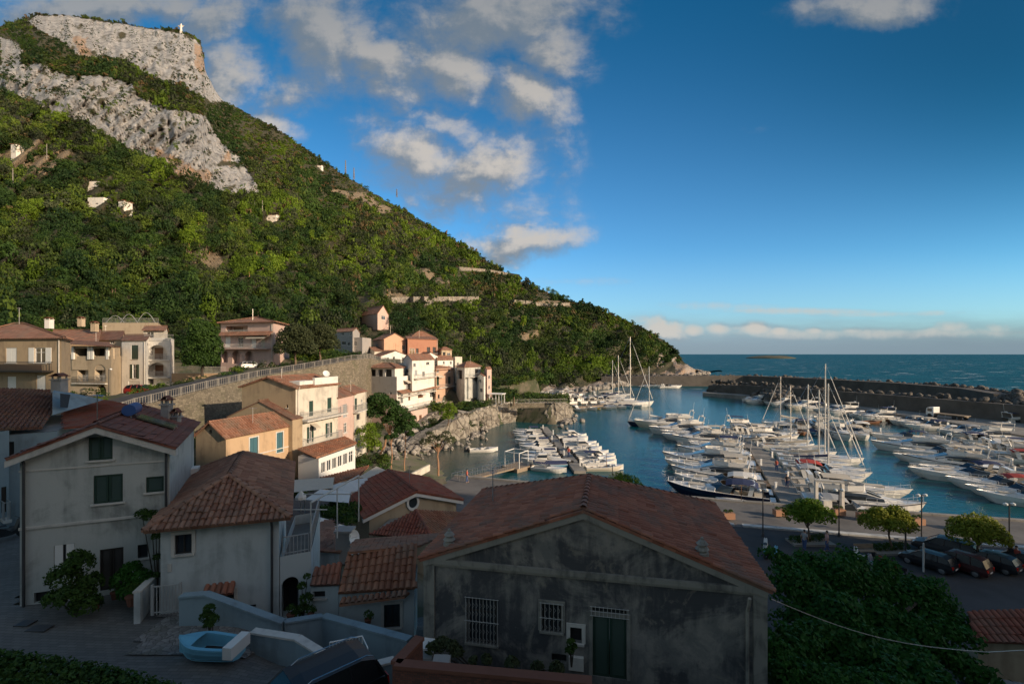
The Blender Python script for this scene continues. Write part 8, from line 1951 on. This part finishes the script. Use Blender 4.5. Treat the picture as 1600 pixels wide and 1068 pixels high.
# wooden benches
for px, py, lb in ((1462, 882, 'wooden bench by the parked cars under the lamp'), (1352, 868, 'wooden bench between the first two quay trees')):
    g = G(px, py, 1.2); t = thing('bench', lb, 'bench', tuple(g), 0, 'benches on the quay'); mb = MB(); mb.box(g.x, g.y, 1.62, 1.6, .45, .05); obj('seat', mb, M['deck_wood'], t); mb = MB(); mb.box(g.x, g.y + .22, 1.75, 1.6, .05, .4); obj('backrest', mb, M['deck_wood'], t)
    for sx in (-.65, .65): mb = MB(); mb.box(g.x + sx, g.y, 1.2, .07, .42, .42); obj('leg', mb, M['iron'], t)
def motorbike(loc, rz, paint, label):
    t = thing('motorbike', label, 'motorbike', loc, rz, 'motorbikes parked on the quay')
    for x in (-.62, .62):
        mb = MB(); mb.grid([[(x + r_ * math.cos(a), y_, .28 + r_ * math.sin(a)) for a in [2 * math.pi * k / 14 for k in range(14)]] for y_, r_ in ((-.06, .18), (-.06, .26), (0, .28), (.06, .26), (.06, .18))], closed=True); w = obj('wheel', mb, M['rubber'], t, world=False); m = MB(); m.lathe((x, 0, .28), [(.05, -.02), (.05, .02)], 8); obj('rim', m, M['steel'], w, world=False)
    mb = MB(); rows = [[(x, -w_, z0), (x, -w_ * .9, z1), (x, w_ * .9, z1), (x, w_, z0)] for x, w_, z0, z1 in ((-.8, .1, .55, .78), (-.45, .17, .3, .78), (-.1, .17, .25, .62), (.12, .16, .25, .42), (.3, .17, .3, .5), (.45, .15, .4, .95), (.56, .1, .6, 1.0))]; mb.grid(rows, closed=True, cap=True); obj('body', mb, M[paint], t, world=False)
    mb = MB(); mb.grid([[(x, -w_, z), (x, 0, z + .06), (x, w_, z)] for x, w_, z in ((-.75, .1, .8), (-.4, .15, .8), (-.05, .13, .76))]); obj('seat', mb, M['black'], t, world=False)
    mb = MB(); mb.tube([(.45, -.33, 1.06), (.5, 0, 1.02), (.45, .33, 1.06)], .02, 5); mb.tube([(.62, 0, .3), (.5, 0, 1.02)], .035, 5); obj('handlebar', mb, M['iron'], t, world=False)
    mb = MB(); mb.ball((.58, 0, .88), .06, .08, .08, 8, 4); obj('headlight', mb, M['lamp_glass'], t, world=False)
for px, py, p_, rz, lb in ((1196, 857, 'white_paint', 60, 'white scooter parked by the first lamp post'), (1368, 884, 'car_silver', 100, 'grey scooter, left one of the parked group'), (1385, 887, 'car_red', 110, 'red scooter in the middle of the parked group'), (1400, 892, 'car_black', 95, 'black motorbike beside the dark signpost'), (1342, 872, 'white_paint', 80, 'pale scooter standing behind the big tree'), (1206, 868, 'gel_skyblue', 20, 'light blue scooter half hidden by the roof edge')):
    g = G(px, py + 4, 1.2); motorbike(tuple(g), R(rz), p_, lb)
# a small car half hidden by the roof edge near the first scooter
# people: skinned bodies
def person(label, loc, rz, top, legs, s=1.0, arm=0.0, stride=.12, hair='black', group=None):
    t = thing('person', label, 'person', loc, rz, group); t.scale = (s, s, s)
    J = {'pel': (0, 0, .95, .13), 'sp': (0, 0, 1.15, .12), 'ch': (0, 0, 1.36, .145), 'ne': (0, 0, 1.50, .055), 'he': (0.01, 0, 1.60, .085), 'hd': (0.01, 0, 1.70, .08)}
    E = [('pel', 'sp'), ('sp', 'ch'), ('ch', 'ne'), ('ne', 'he'), ('he', 'hd')]
    for sg, n_ in ((1, 'l'), (-1, 'r')):
        st = stride * sg
        J.update({'hp' + n_: (0, .09 * sg, .90, .09), 'kn' + n_: (st * .6 + .03, .10 * sg, .49, .06), 'an' + n_: (st, .10 * sg, .08, .042), 'to' + n_: (st + .17, .11 * sg, .035, .035),
                  'sh' + n_: (0, .18 * sg, 1.41, .055), 'el' + n_: (-.03 - st * .4, .25 * sg, 1.13, .04), 'wr' + n_: (.10 + arm - st, .24 * sg, .90 + arm, .027), 'pa' + n_: (.13 + arm - st, .24 * sg, .83 + arm, .028)})
        E += [('pel', 'hp' + n_), ('hp' + n_, 'kn' + n_), ('kn' + n_, 'an' + n_), ('an' + n_, 'to' + n_), ('ch', 'sh' + n_), ('sh' + n_, 'el' + n_), ('el' + n_, 'wr' + n_), ('wr' + n_, 'pa' + n_)]
        for k in range(5):
            a = (k - 2) * .018; J['f%d%s' % (k, n_)] = (.15 + arm - st + a * .4, .24 * sg + a, .74 + arm + abs(k - 2) * .012, .009); E.append(('pa' + n_, 'f%d%s' % (k, n_)))
    names = list(J); me = bpy.data.meshes.new('body'); me.from_pydata([J[k][:3] for k in names], [(names.index(a), names.index(b)) for a, b in E], []); me.skin_vertices.new() if hasattr(me.skin_vertices, 'new') else None
    o = bpy.data.objects.new('body', me); C.objects.link(o); o.parent = t; md = o.modifiers.new('skin', 'SKIN'); 
    for i, k in enumerate(names): me.skin_vertices[0].data[i].radius = (J[k][3] * (1 if k not in ('ch', 'pel') else .8), J[k][3] * (1 if k not in ('ch', 'pel', 'sp') else 1.15))
    me.skin_vertices[0].data[0].use_root = True; s2 = o.modifiers.new('sub', 'SUBSURF'); s2.levels = 1; s2.render_levels = 2; me.materials.append(M['skin'])
    def shell(name, rows, mat): mb = MB(); mb.grid(rows, closed=True); obj(name, mb, M[mat], t, world=False, smooth=True)
    ring = lambda z, rx, ry, cx=0: [(cx + rx * math.cos(a), ry * math.sin(a), z) for a in [2 * math.pi * k / 12 for k in range(12)]]
    shell('shirt', [ring(.90, .135, .17), ring(1.1, .125, .16), ring(1.3, .145, .19), ring(1.43, .12, .19), ring(1.49, .06, .08)], top)
    for sg in (1, -1):
        st = stride * sg; shell('trousers', [[(x + lerp(0, st, (0.95 - z) / .87) + 0, y + .095 * sg, z) for x, y, z in ring(z_, r_, r_)] for z_, r_ in ((.97, .11), (.7, .10), (.5, .078), (.25, .07), (.12, .065))], legs)
        shell('sleeve', [[(x - (1.43 - z) * .1, y + sg * lerp(.17, .225, (1.43 - z) / .25), z) for x, y, z in ring(z_, r_, r_)] for z_, r_ in ((1.45, .05), (1.38, .062), (1.22, .055))], top)
    mb = MB(); mb.ball((-.012, 0, 1.70), .098, .09, .10, 10, 6); obj('hair', mb, M[hair], t, world=False)
    mb = MB(); mb.tube([(.09, 0, 1.665), (.112, 0, 1.645)], .013, 5, .017)
    for sg in (1, -1): mb.ball((.083, .032 * sg, 1.68), .008, .011, .007, 6, 4)
    obj('face', mb, M['skin'], t, world=False)
    return t
for px, py, top, legs, rz, lb in ((1581, 882, 'cloth_dark', 'cloth_dark', 20, 'person in dark clothes walking beside the last lamp post'), (1588, 884, 'cloth_red', 'cloth_dark', 200, 'person in a red top walking beside the one in dark clothes'), (1292, 858, 'cloth_pink', 'cloth_blue', 150, 'person in a pink top standing beside the first quay tree'), (1257, 856, 'canvas_grey', 'cloth_blue', 40, 'person in a grey top standing beside the first quay tree')):
    g = G(px, py + 3, 1.2); person(lb, tuple(g), R(rz), top, legs, group='people walking on the quay')
for (x, y, z), top, rz, lb in (((39.4, 68.6, .63), 'cloth_red', 70, 'person in red standing on the central pier'), ((35.8, 60, .63), 'cloth_dark', 250, 'person in dark clothes walking on the central pier'), ((9.6, 78, .56), 'cloth_red', 90, 'person in red on the cove pier'), ((-5.9, 60.3, 1.2), 'red_paint', 10, 'person in red at the top of the gangway'), ((2.0, 54, 1.2), 'cloth_dark', 0, 'lone person in black on the bare quay behind the roof ridge')):
    person(lb, (x, y, z), R(rz), top, 'cloth_blue')
# truck on the mole road
g = Vector((112, 118, 1.5)); t = thing('truck', 'flatbed truck with white cab parked on the mole road under the high wall', 'truck', tuple(g), R(-75))
mb = MB(); mb.grid([[(x, -1.1, z0), (x, -1.1, z1), (x, 1.1, z1), (x, 1.1, z0)] for x, z0, z1 in ((-4.6, .6, 1.5), (-4.5, .55, 2.3), (-4.0, .55, 2.6), (-2.9, .55, 2.65), (-2.85, .6, 2.5))], closed=True, cap=True); obj('cab', mb, M['white_paint'], t, world=False)
mb = MB(); mb.obox((-4.56, -.95, 1.55), (.18, 0, .72), (0, 1.9, 0), (.02, 0, .0)); mb.obox((-4.3, -1.12, 1.5), (1.1, 0, 0), (0, .02, 0), (0, 0, .75)); obj('windows', mb, M['glass'], t, world=False)
mb = MB(); mb.obox((-2.7, -1.15, 1.0), (6.6, 0, 0), (0, 2.3, 0), (0, 0, .18)); mb.obox((-2.7, -.4, .7), (6.6, 0, 0), (0, .8, 0), (0, 0, .3)); obj('flatbed', mb, M['deck_wood'], t, world=False)
for x in (-3.8, 1.6, 2.9):
    for sg in (-1, 1): mb = MB(); mb.grid([[(x + r_ * math.cos(a), sg * (1.0 + y_), .48 + r_ * math.sin(a)) for a in [2 * math.pi * k / 14 for k in range(14)]] for y_, r_ in ((-.15, .1), (-.14, .46), (.1, .48), (.12, .2), (.1, .02))], closed=True); obj('wheel', mb, M['rubber'], t, world=False)
# electricity pylons and the summit statue
for px, py, h_, lb in ((540, 272, 11, 'thin lattice mast on the ridge, left of two'), (553, 278, 8, 'thin lattice mast on the ridge, right of two'), (620, 306, 5, 'small antenna pole on the ridge above the terraces'), (22, 22, 0, '')):
    if not h_: continue
    x, y, z, _, _ = slope_pt(px, py); t = thing('mast', lb, 'mast', (x, y, z)); mb = MB(); w_ = .9
    for sx in (-1, 1):
        for sy in (-1, 1): mb.tube([(x + sx * w_, y + sy * w_, z - 2), (x + sx * .25, y + sy * .25, z + h_ * 2.0)], .28, 4)
    for k in range(1, 7): q = h_ * 2 * k / 7; mb.box(x, y, z + q, 1.6 - .16 * k, 1.6 - .16 * k, .25)
    obj('lattice', mb, M['iron'], t)
x, y, z, _, _ = slope_pt(283, 51); z += 1
t = thing('summit_statue', 'white statue with outstretched arms standing on the mountain top', 'statue', (x, y, z - 3)); k = 1.0
mb = MB(); mb.lathe((x, y, z - 4), [(2.6, 0), (2.4, 5), (1.8, 5.2)], 10); obj('pedestal', mb, M['wall_white'], t)
mb = MB(); mb.lathe((x, y, z + 1), [(2.0, 0), (1.5, 5), (1.35, 8), (1.6, 10), (1.75, 11.2), (.7, 12.2), (.85, 13.2), (.8, 14.2), (.2, 14.9)], 12)
for sg in (-1, 1): mb.tube([(x, y, z + 12.0), (x + sg * 3.2, y, z + 11.9), (x + sg * 5.6, y - .3, z + 11.4)], .95, 8, .4); mb.face([(x + sg * .8, y, z + 11.6), (x + sg * 4.6, y, z + 11.3), (x + sg * 3.4, y, z + 9.2), (x + sg * 1.2, y, z + 8)])
obj('figure', mb, M['wall_white'], t)
# poles on the slope
for px, py, h_ in ((73, 250, 9), (20, 290, 8), (398, 330, 7), (410, 330, 7)):
    x, y, z, _, _ = slope_pt(px, py); t = thing('power_pole', 'thin pale pole rising from the scrub, one of four spread over the slope', 'pole', (x, y, z), 0, 'power poles on the slope'); mb = MB(); mb.tube([(x, y, z), (x, y, z + h_)], .22, 5, .14); obj('shaft', mb, M['concrete'], t)

# ================================================================ FOREGROUND YARD
def drape(name, pts, mat, dz=.1, st=.5):
    """paving laid on the ground inside an outline given by ground points"""
    xs = np.arange(min(p[0] for p in pts), max(p[0] for p in pts), st); ys = np.arange(min(p[1] for p in pts), max(p[1] for p in pts), st); mb = MB()
    for x in xs:
        for y in ys:
            if pip(x + st / 2, y + st / 2, pts): mb.face([(a, b, ground_z(a, b) + dz) for a, b in ((x, y), (x + st, y), (x + st, y + st), (x, y + st))])
    o = obj(name, mb, M[mat], smooth=True); tag(o, kind='structure'); return o
drape('lane', [(-34, 12), (-34, 34), (-28, 34), (-19.5, 18), (-14, 20), (-12, 18.3), (-4, 17.2), (-2, 11), (-6, 9)], 'flagstone', .12)
drape('yard', [(-12.8, 15.2), (-13.6, 18.2), (-9.6, 17.8), (-8.6, 15.2)], 'cobble', .17, .4)
drape('lower_lane', [(-12, 18), (-8, 17.8), (-3, 17.4), (-3, 24), (-8, 24), (-9, 19.4)], 'flagstone', .1)
drape('terrace', [(-22, 34), (-10, 30), (-8, 44), (-12, 56), (-22, 58), (-26, 44)], 'flagstone', .1, .7)
# low white walls of the ramp
t = thing('ramp_wall', 'low white wall stepping down beside the ramp below the hipped house', 'wall', tuple(P(400, 980, 17)))
pl = [(P(283, 930, 17.0), .75), (P(323, 927, 17.0), .85), (P(443, 971, 16.9), .6), (P(505, 961, 18.0), .8), (P(640, 998, 16.2), .85)]
mb = MB(); mc = MB()
for i in range(len(pl) - 1):
    a, b = pl[i][0], pl[i + 1][0]; d = (b - a); nn = Vector((-d.y, d.x, 0)).normalized() * .22; mb.obox(a - nn * .5 - Vector((0, 0, 1.6)), d, nn, (0, 0, 1.57)); mc.obox(a - nn * .75 - Vector((0, 0, .03)), d, nn * 1.5, (0, 0, .07))
obj('wall', mb, M['wall_bluewhite'], t); obj('coping', mc, M['wall_bluewhite'], t)
t = thing('ramp_wall', 'second low white wall lining the lane behind the black car', 'wall', tuple(P(560, 1010, 15.4)))
pl = [P(395, 985, 15.9), P(465, 996, 15.6), P(520, 1030, 14.9), P(575, 1040, 14.6), P(615, 1030, 14.8)]; mb = MB(); mc = MB()
for i in range(len(pl) - 1):
    a, b = pl[i], pl[i + 1]; d = (b - a); nn = Vector((-d.y, d.x, 0)).normalized() * .2; mb.obox(a - nn * .5 - Vector((0, 0, 1.4)), d, nn, (0, 0, 1.37)); mc.obox(a - nn * .75 - Vector((0, 0, .03)), d, nn * 1.5, (0, 0, .07))
obj('wall', mb, M['wall_bluewhite'], t); obj('coping', mc, M['trim'], t)
t = thing('gate', 'iron garden gate between the white house and the hipped house', 'gate', tuple(P(262, 958, 17.6))); fa = Face(xy(238, 17.4), xy(282, 17.6), 8); zb_ = zz(958, 17.5)
mb = MB(); fbox(mb, fa, -.04, zb_, .04, zb_ + 1.15, -.04, .04); obj('post', mb, M['iron_light'], t); mb = MB(); fbox(mb, fa, fa.L - .04, zb_, fa.L + .04, zb_ + 1.15, -.04, .04); obj('post', mb, M['iron_light'], t); rail(t, fa, .05, fa.L - .05, zb_, 0, M['iron_light'], 1.05, 0, .1)
t = thing('garden_wall', 'short white garden wall beside the iron gate', 'wall', tuple(P(235, 950, 17.5))); a, b = P(219, 925, 17.2), P(250, 895, 19.0); mb = MB(); d = b - a; nn = Vector((-d.y, d.x, 0)).normalized() * .2; mb.obox(a - Vector((0, 0, 1.3)), d, nn, (0, 0, 1.3)); obj('wall', mb, M['wall_pale'], t); mb = MB(); mb.obox(a - nn * .2, d, nn * 1.4, (0, 0, .06)); obj('coping', mb, M['trim'], t)
# stair rail
t = thing('handrail', 'white zigzag handrail of the steps behind the black car', 'railing', tuple(P(550, 1010, 14.8)))
A, B_, C_, D_ = P(515, 1003, 15.2), P(566, 993, 15.6), P(575, 1012, 14.9), P(545, 1036, 14.2); mb = MB()
mb.tube([A, B_, C_, D_], .025, 6)
for q0_, q1_ in ((A, B_), (C_, D_)):
    for k in range(11): p = q0_.lerp(q1_, k / 10); mb.tube([p, p - Vector((0, 0, .75))], .012, 4)
obj('railing', mb, M['white_paint'], t)
# dinghy on the yard
g = Vector((*xy(330, 14.9), 8.1)); t = thing('dinghy', 'light blue dinghy with white stern box lying on the yard', 'dinghy', (g.x + .95, g.y - .05, g.z + .22), R(174))
t.scale = (.9, .9, .9)
hm, rows = hull(2.35, 1.05, .38, rake=.25, sheer=.3, draft=.12, transom=.8); obj('hull', hm, M['gel_skyblue'], t, world=False)
mb = MB()
for sg in (-1, 1): mb.grid([[(q[3][0], sg * (q[3][1] + .02), q[3][2] - .03), (q[3][0], sg * (q[3][1] + .02), q[3][2] + .03), (q[3][0], sg * max(0, q[3][1] - .12), q[3][2] + .03), (q[3][0], sg * max(0, q[3][1] - .12), -.05)] for q in rows])
obj('gunwale', mb, M['gel_skyblue'], t, world=False); obj('foredeck', deck(rows, .035, 1.5), M['gel_skyblue'], t, world=False)
mb = MB(); mb.grid([[(q[3][0], -max(0, q[3][1] - .1), .0), (q[3][0], max(0, q[3][1] - .1), .0)] for q in rows[:9]]); obj('floor', mb, M['dark_wood'], t, world=False)
mb = MB(); mb.box(.12, 0, .12, .34, .98, .42); obj('stern_box', mb, M['gel'], t, world=False)
# roofs and walls behind the white house
x2, f2_ = house('dark_roofed_house', 'house behind with a dark tiled roof and a peeling white dormer', xy(-40, 25.5), xy(88, 27.5), xy(150, 36), 8.5, zz(678, 26.5), 'flat', 0, 'wall_bluewhite', 'tile_fardark', [('F', 8, 690, 22, 712, 'dark', {})], par=0)
roofpoly(x2, ((-60, 672, 25.0), (66, 668, 27.0), (100, 610, 38), (-30, 628, 36)), M['tile_fardark'], 'fine'); roofpoly(x2, ((100, 668, 28), (290, 652, 31), (176, 626, 38), (96, 602, 42)), M['tile_red'], 'flat')
mb = MB(); mb.face([P(82, 612, 31), P(82, 648, 29.5), P(150, 628, 33), P(162, 624, 33.6)]); mb.face([P(82, 612, 31), P(162, 624, 33.6), P(162, 624, 36), P(86, 608, 35)]); dm_ = obj('dormer', mb, M['wall_bluewhite'], x2)
mb = MB(); mb.face([P(94, 614, 30.2), P(94, 636, 29.7), P(106, 637, 30.5), P(110, 616, 31.2)]); obj('opening', mb, M['black'], dm_)
c = P(93, 606, 34); chimney(x2, c - Vector((0, 0, .3)), .7, .6, .9, 'wall_grey')
bh_, bf_ = house('blue_house', 'bluish shaded house at the left edge beyond the lane', xy(-90, 24), xy(14, 26.0), xy(18, 30), 8, zz(686, 26), 'flat', 0, 'wall_bluewhite', 'tile_fardark', [('F', -20, 700, -4, 730, 'shut', {}), ('F', 2, 760, 10, 800, 'doorwood', {'mat': 'dark_wood'})])
balcony(bh_, bf_['F'], 0, 13, 808, .8, 'trim', 'iron_light')
g = P(11, 880, 24.0); motorbike((g.x, g.y, ground_z(g.x, g.y) + .12), R(70), 'car_black', 'black scooter parked in the lane at the left edge')
# awnings, parasols and tables of the restaurant terrace
def awning(label, q, mat, sag=.25, legs=True, z0=4.0):
    c = sum((P(*a) for a in q), Vector()) / len(q); t = thing('awning', label, 'awning', tuple(c)); p = [P(*a) for a in q]; mb = MB(); rows = []
    for i in range(7):
        a = p[0].lerp(p[3], i / 6); b = p[1].lerp(p[2], i / 6); rows.append([a.lerp(b, j / 6) - Vector((0, 0, sag * math.sin(math.pi * j / 6) * math.sin(math.pi * i / 6))) for j in range(7)])
    mb.grid(rows); obj('canvas', mb, M[mat], t)
    if legs:
        for a in p: mb = MB(); mb.tube([a, Vector((a.x, a.y, ground_z(a.x, a.y)))], .04, 5); obj('leg', mb, M['steel'], t)
awning('wide cream awning behind the hipped roof beside the ochre house', ((446, 770, 36), (520, 762, 38), (522, 745, 42), (448, 750, 41)), 'canvas_cream', .1)
awning('grey white canopy slung under the cream awning', ((476, 780, 34), (545, 785, 33), (548, 768, 36), (500, 764, 37.5)), 'canvas_white', -.2)
awning('cream slatted awning on the roof beside the restaurant', ((560, 745, 44), (598, 752, 42), (618, 740, 45), (588, 728, 49)), 'canvas_cream', .0)
def parasol(px, py, Y, r_, mat, label, h_=2.3):
    a = P(px, py, Y); t = thing('parasol', label, 'parasol', (a.x, a.y, a.z - h_), 0, 'parasols on the restaurant terrace'); mb = MB(); n = 8
    for k in range(n):
        p = a + Vector((r_ * math.cos(2 * math.pi * k / n), r_ * math.sin(2 * math.pi * k / n), -.42)); q = a + Vector((r_ * math.cos(2 * math.pi * (k + 1) / n), r_ * math.sin(2 * math.pi * (k + 1) / n), -.42)); mb.face([a, p, q]); mb.face([p, p - Vector((0, 0, .16)), q - Vector((0, 0, .16)), q])
    obj('canopy', mb, M[mat], t); mb = MB(); mb.tube([a, a - Vector((0, 0, h_))], .03, 6); obj('pole', mb, M['steel'], t)
parasol(573, 747, 40, 1.9, 'canvas_white', 'broad white parasol nearest the oval window house'); parasol(545, 752, 39, 1.7, 'canvas_white', 'white parasol overlapping the grey canopy'); parasol(492, 806, 30, .9, 'canvas_white', 'small white parasol on the railed terrace'); parasol(530, 818, 30, .8, 'canvas_white', 'little white parasol beside the satellite dish'); parasol(470, 765, 30, .35, 'canvas_white', 'folded white parasol standing by the pergola')
for i in range(3):
    x = random.uniform(-13, -9.5); y = random.uniform(28, 36); z = ground_z(x, y) + .1; t = thing('cafe_table', 'round cafe table among the terrace plants, one of several alike', 'table', (x, y, z), 0, 'cafe tables on the terrace'); mb = MB(); mb.lathe((x, y, z + .7), [(.35, 0), (.38, .02), (.38, .05)], 12); obj('tabletop', mb, M['white_paint'], t); mb = MB(); mb.lathe((x, y, z), [(.22, 0), (.03, .04), (.03, .7)], 8); obj('leg', mb, M['steel'], t)
shrub('terrace_plants', 'flowering bushes among the tables of the restaurant terrace', [(536, 800, 33, .8), (520, 806, 32, .7), (552, 795, 33.5, .6), (505, 800, 33, .6), (545, 812, 31, .6), (528, 790, 34.5, .7)], 4200, .08, M['leaf_mid'], 121)
# tiled roof and wall at the lower right, wall below, kerb
rr, rf = house('shed_roofed_garage', 'garage roof of curved red tiles at the lower right behind the silver car', xy(1528, 22.3), xy(1680, 22), xy(1684, 23), 1.5, 4.2, 'flat', 0, 'wall_tan', 'tile_red', [], par=0)
roofpoly(rr, ((1524, 1002, 21.97), (1690, 1008, 21.68), (1684, 950, 23.1), (1518, 950, 23.0)), M['tile_red'], 'fine', pitch=.3)
# boundary wall with tiled top at the lower right
# overhead cable
t = thing('cable', 'thin grey cable sagging from the old house eave across the large tree', 'cable', tuple(P(1205, 935, 13.4))); a, b = P(1205, 935, 13.5), P(1545, 1018, 13.0); mb = MB()
mb.tube([a.lerp(b, k / 16) - Vector((0, 0, .35 * math.sin(math.pi * k / 16))) for k in range(17)] + [P(1700, 1010, 13)], .012, 5); obj('wire', mb, M['steel'], t)
# white table and bench in the planter yard
t = thing('cold_frame', 'small white slanted lid standing in the planter corner', 'lid', tuple(P(664, 1010, 14.3))); mb = MB(); q = [P(652, 1012, 14.0), P(676, 1014, 14.1), P(680, 997, 14.6), P(657, 994, 14.5)]; mb.face(q); mb.face([p - Vector((0, 0, .05)) for p in reversed(q)]); obj('lid', mb, M['white_paint'], t); mb = MB(); mb.box(t.location.x, t.location.y, 8.0, .5, .4, .7); obj('box', mb, M['wall_grey'], t)
# garden wall on the beach side, white, plus low beach wall
t = thing('beach_wall', 'low cream wall at the edge of the grass by the beach', 'wall', tuple(G(660, 742, 1.0))); a, b = G(640, 752, 1.2), G(672, 735, 1.2); mb = MB(); d = b - a; nn = Vector((-d.y, d.x, 0)).normalized() * .3; mb.obox(a, d, nn, (0, 0, .9)); obj('wall', mb, M['wall_cream'], t)

# clutter of the yard: pots, drain covers, crates
for i, (px, py, Y, r_, lb) in enumerate(((206, 945, 17.7, .2, 'large terracotta pot beside the white garden wall'), (180, 935, 18.0, .15, 'terracotta pot left of the white house door'), (150, 950, 17.4, .13, 'small terracotta pot under the large leafy bush'), (455, 962, 18.3, .16, 'terracotta pot in front of the arched doorway'), (486, 958, 18.2, .12, 'small pot at the corner by the arched doorway'), (575, 968, 17.9, .13, 'pot below the red tiled canopy of the low cottage'))):
    b = P(px, py, Y); b.z = max(b.z, ground_z(b.x, b.y) + .1) if i < 3 else b.z - .2; t = thing('flower_pot', lb, 'pot', tuple(b), 0, 'flower pots around the yard'); mb = MB(); mb.lathe(b, [(r_ * .7, 0), (r_, r_ * 1.6), (r_ * 1.12, r_ * 1.65), (r_ * 1.12, r_ * 1.9), (r_ * .9, r_ * 1.9)], 12); obj('pot', mb, M['terracotta'], t)
    me = crown_mesh('plant', [(b.x, b.y, b.z + r_ * 3, r_ * 1.5), (b.x + r_, b.y, b.z + r_ * 2.6, r_)], 260, .035, M['leaf_mid'], 300 + i, 1, tuple(b)); c = bpy.data.objects.new('plant', me); C.objects.link(c); c.parent = t
for px, py, w_, lb in ((40, 968, .5, 'square iron drain cover in the lane at the house corner'), (62, 974, .7, 'long iron drain cover in the lane, nearer the bush')):
    g = G(px, py, 8.3); z = ground_z(g.x, g.y) + .135; t = tag(obj('drain_cover', (lambda m: (m.box(g.x, g.y, z, w_, .4, .03), m)[1])(MB()), M['iron']), lb, 'drain cover')
t = thing('steps', 'stone steps descending behind the blue dinghy beside the low white wall', 'steps', tuple(P(470, 990, 16.6))); mb = MB(); a, b = P(400, 985, 16.6), P(500, 975, 17.5); d = (b - a); d.z = 0
for k in range(7): p = a + d * (k / 7); mb.box(p.x, p.y - .1, 7.55 - k * .16 - .5, d.length / 7 + .04, 1.1, .5, math.atan2(d.y, d.x))
obj('treads', mb, M['flagstone'], t)
for i, (px, py, Y, mt, lb) in enumerate(((690, 1025, 13.6, 'wall_grey', 'grey crate in the planter corner'), (35, 902, 22.5, 'black', 'black bin by the parked scooter in the lane'))):
    p = P(px, py, Y); t = thing('bin' if i else 'crate', lb, 'bin' if i else 'crate', tuple(p)); mb = MB(); mb.lathe((p.x, p.y, p.z - .5), [(.18, 0), (.24, .7), (.26, .72), (.26, .78)], 10) if i else mb.box(p.x, p.y, p.z - .4, .5, .35, .3); obj('body', mb, M[mt], t); mb = MB(); mb.box(p.x, p.y, p.z + (.28 if i else -.1), .5, .4, .04); obj('lid', mb, M[mt], t)
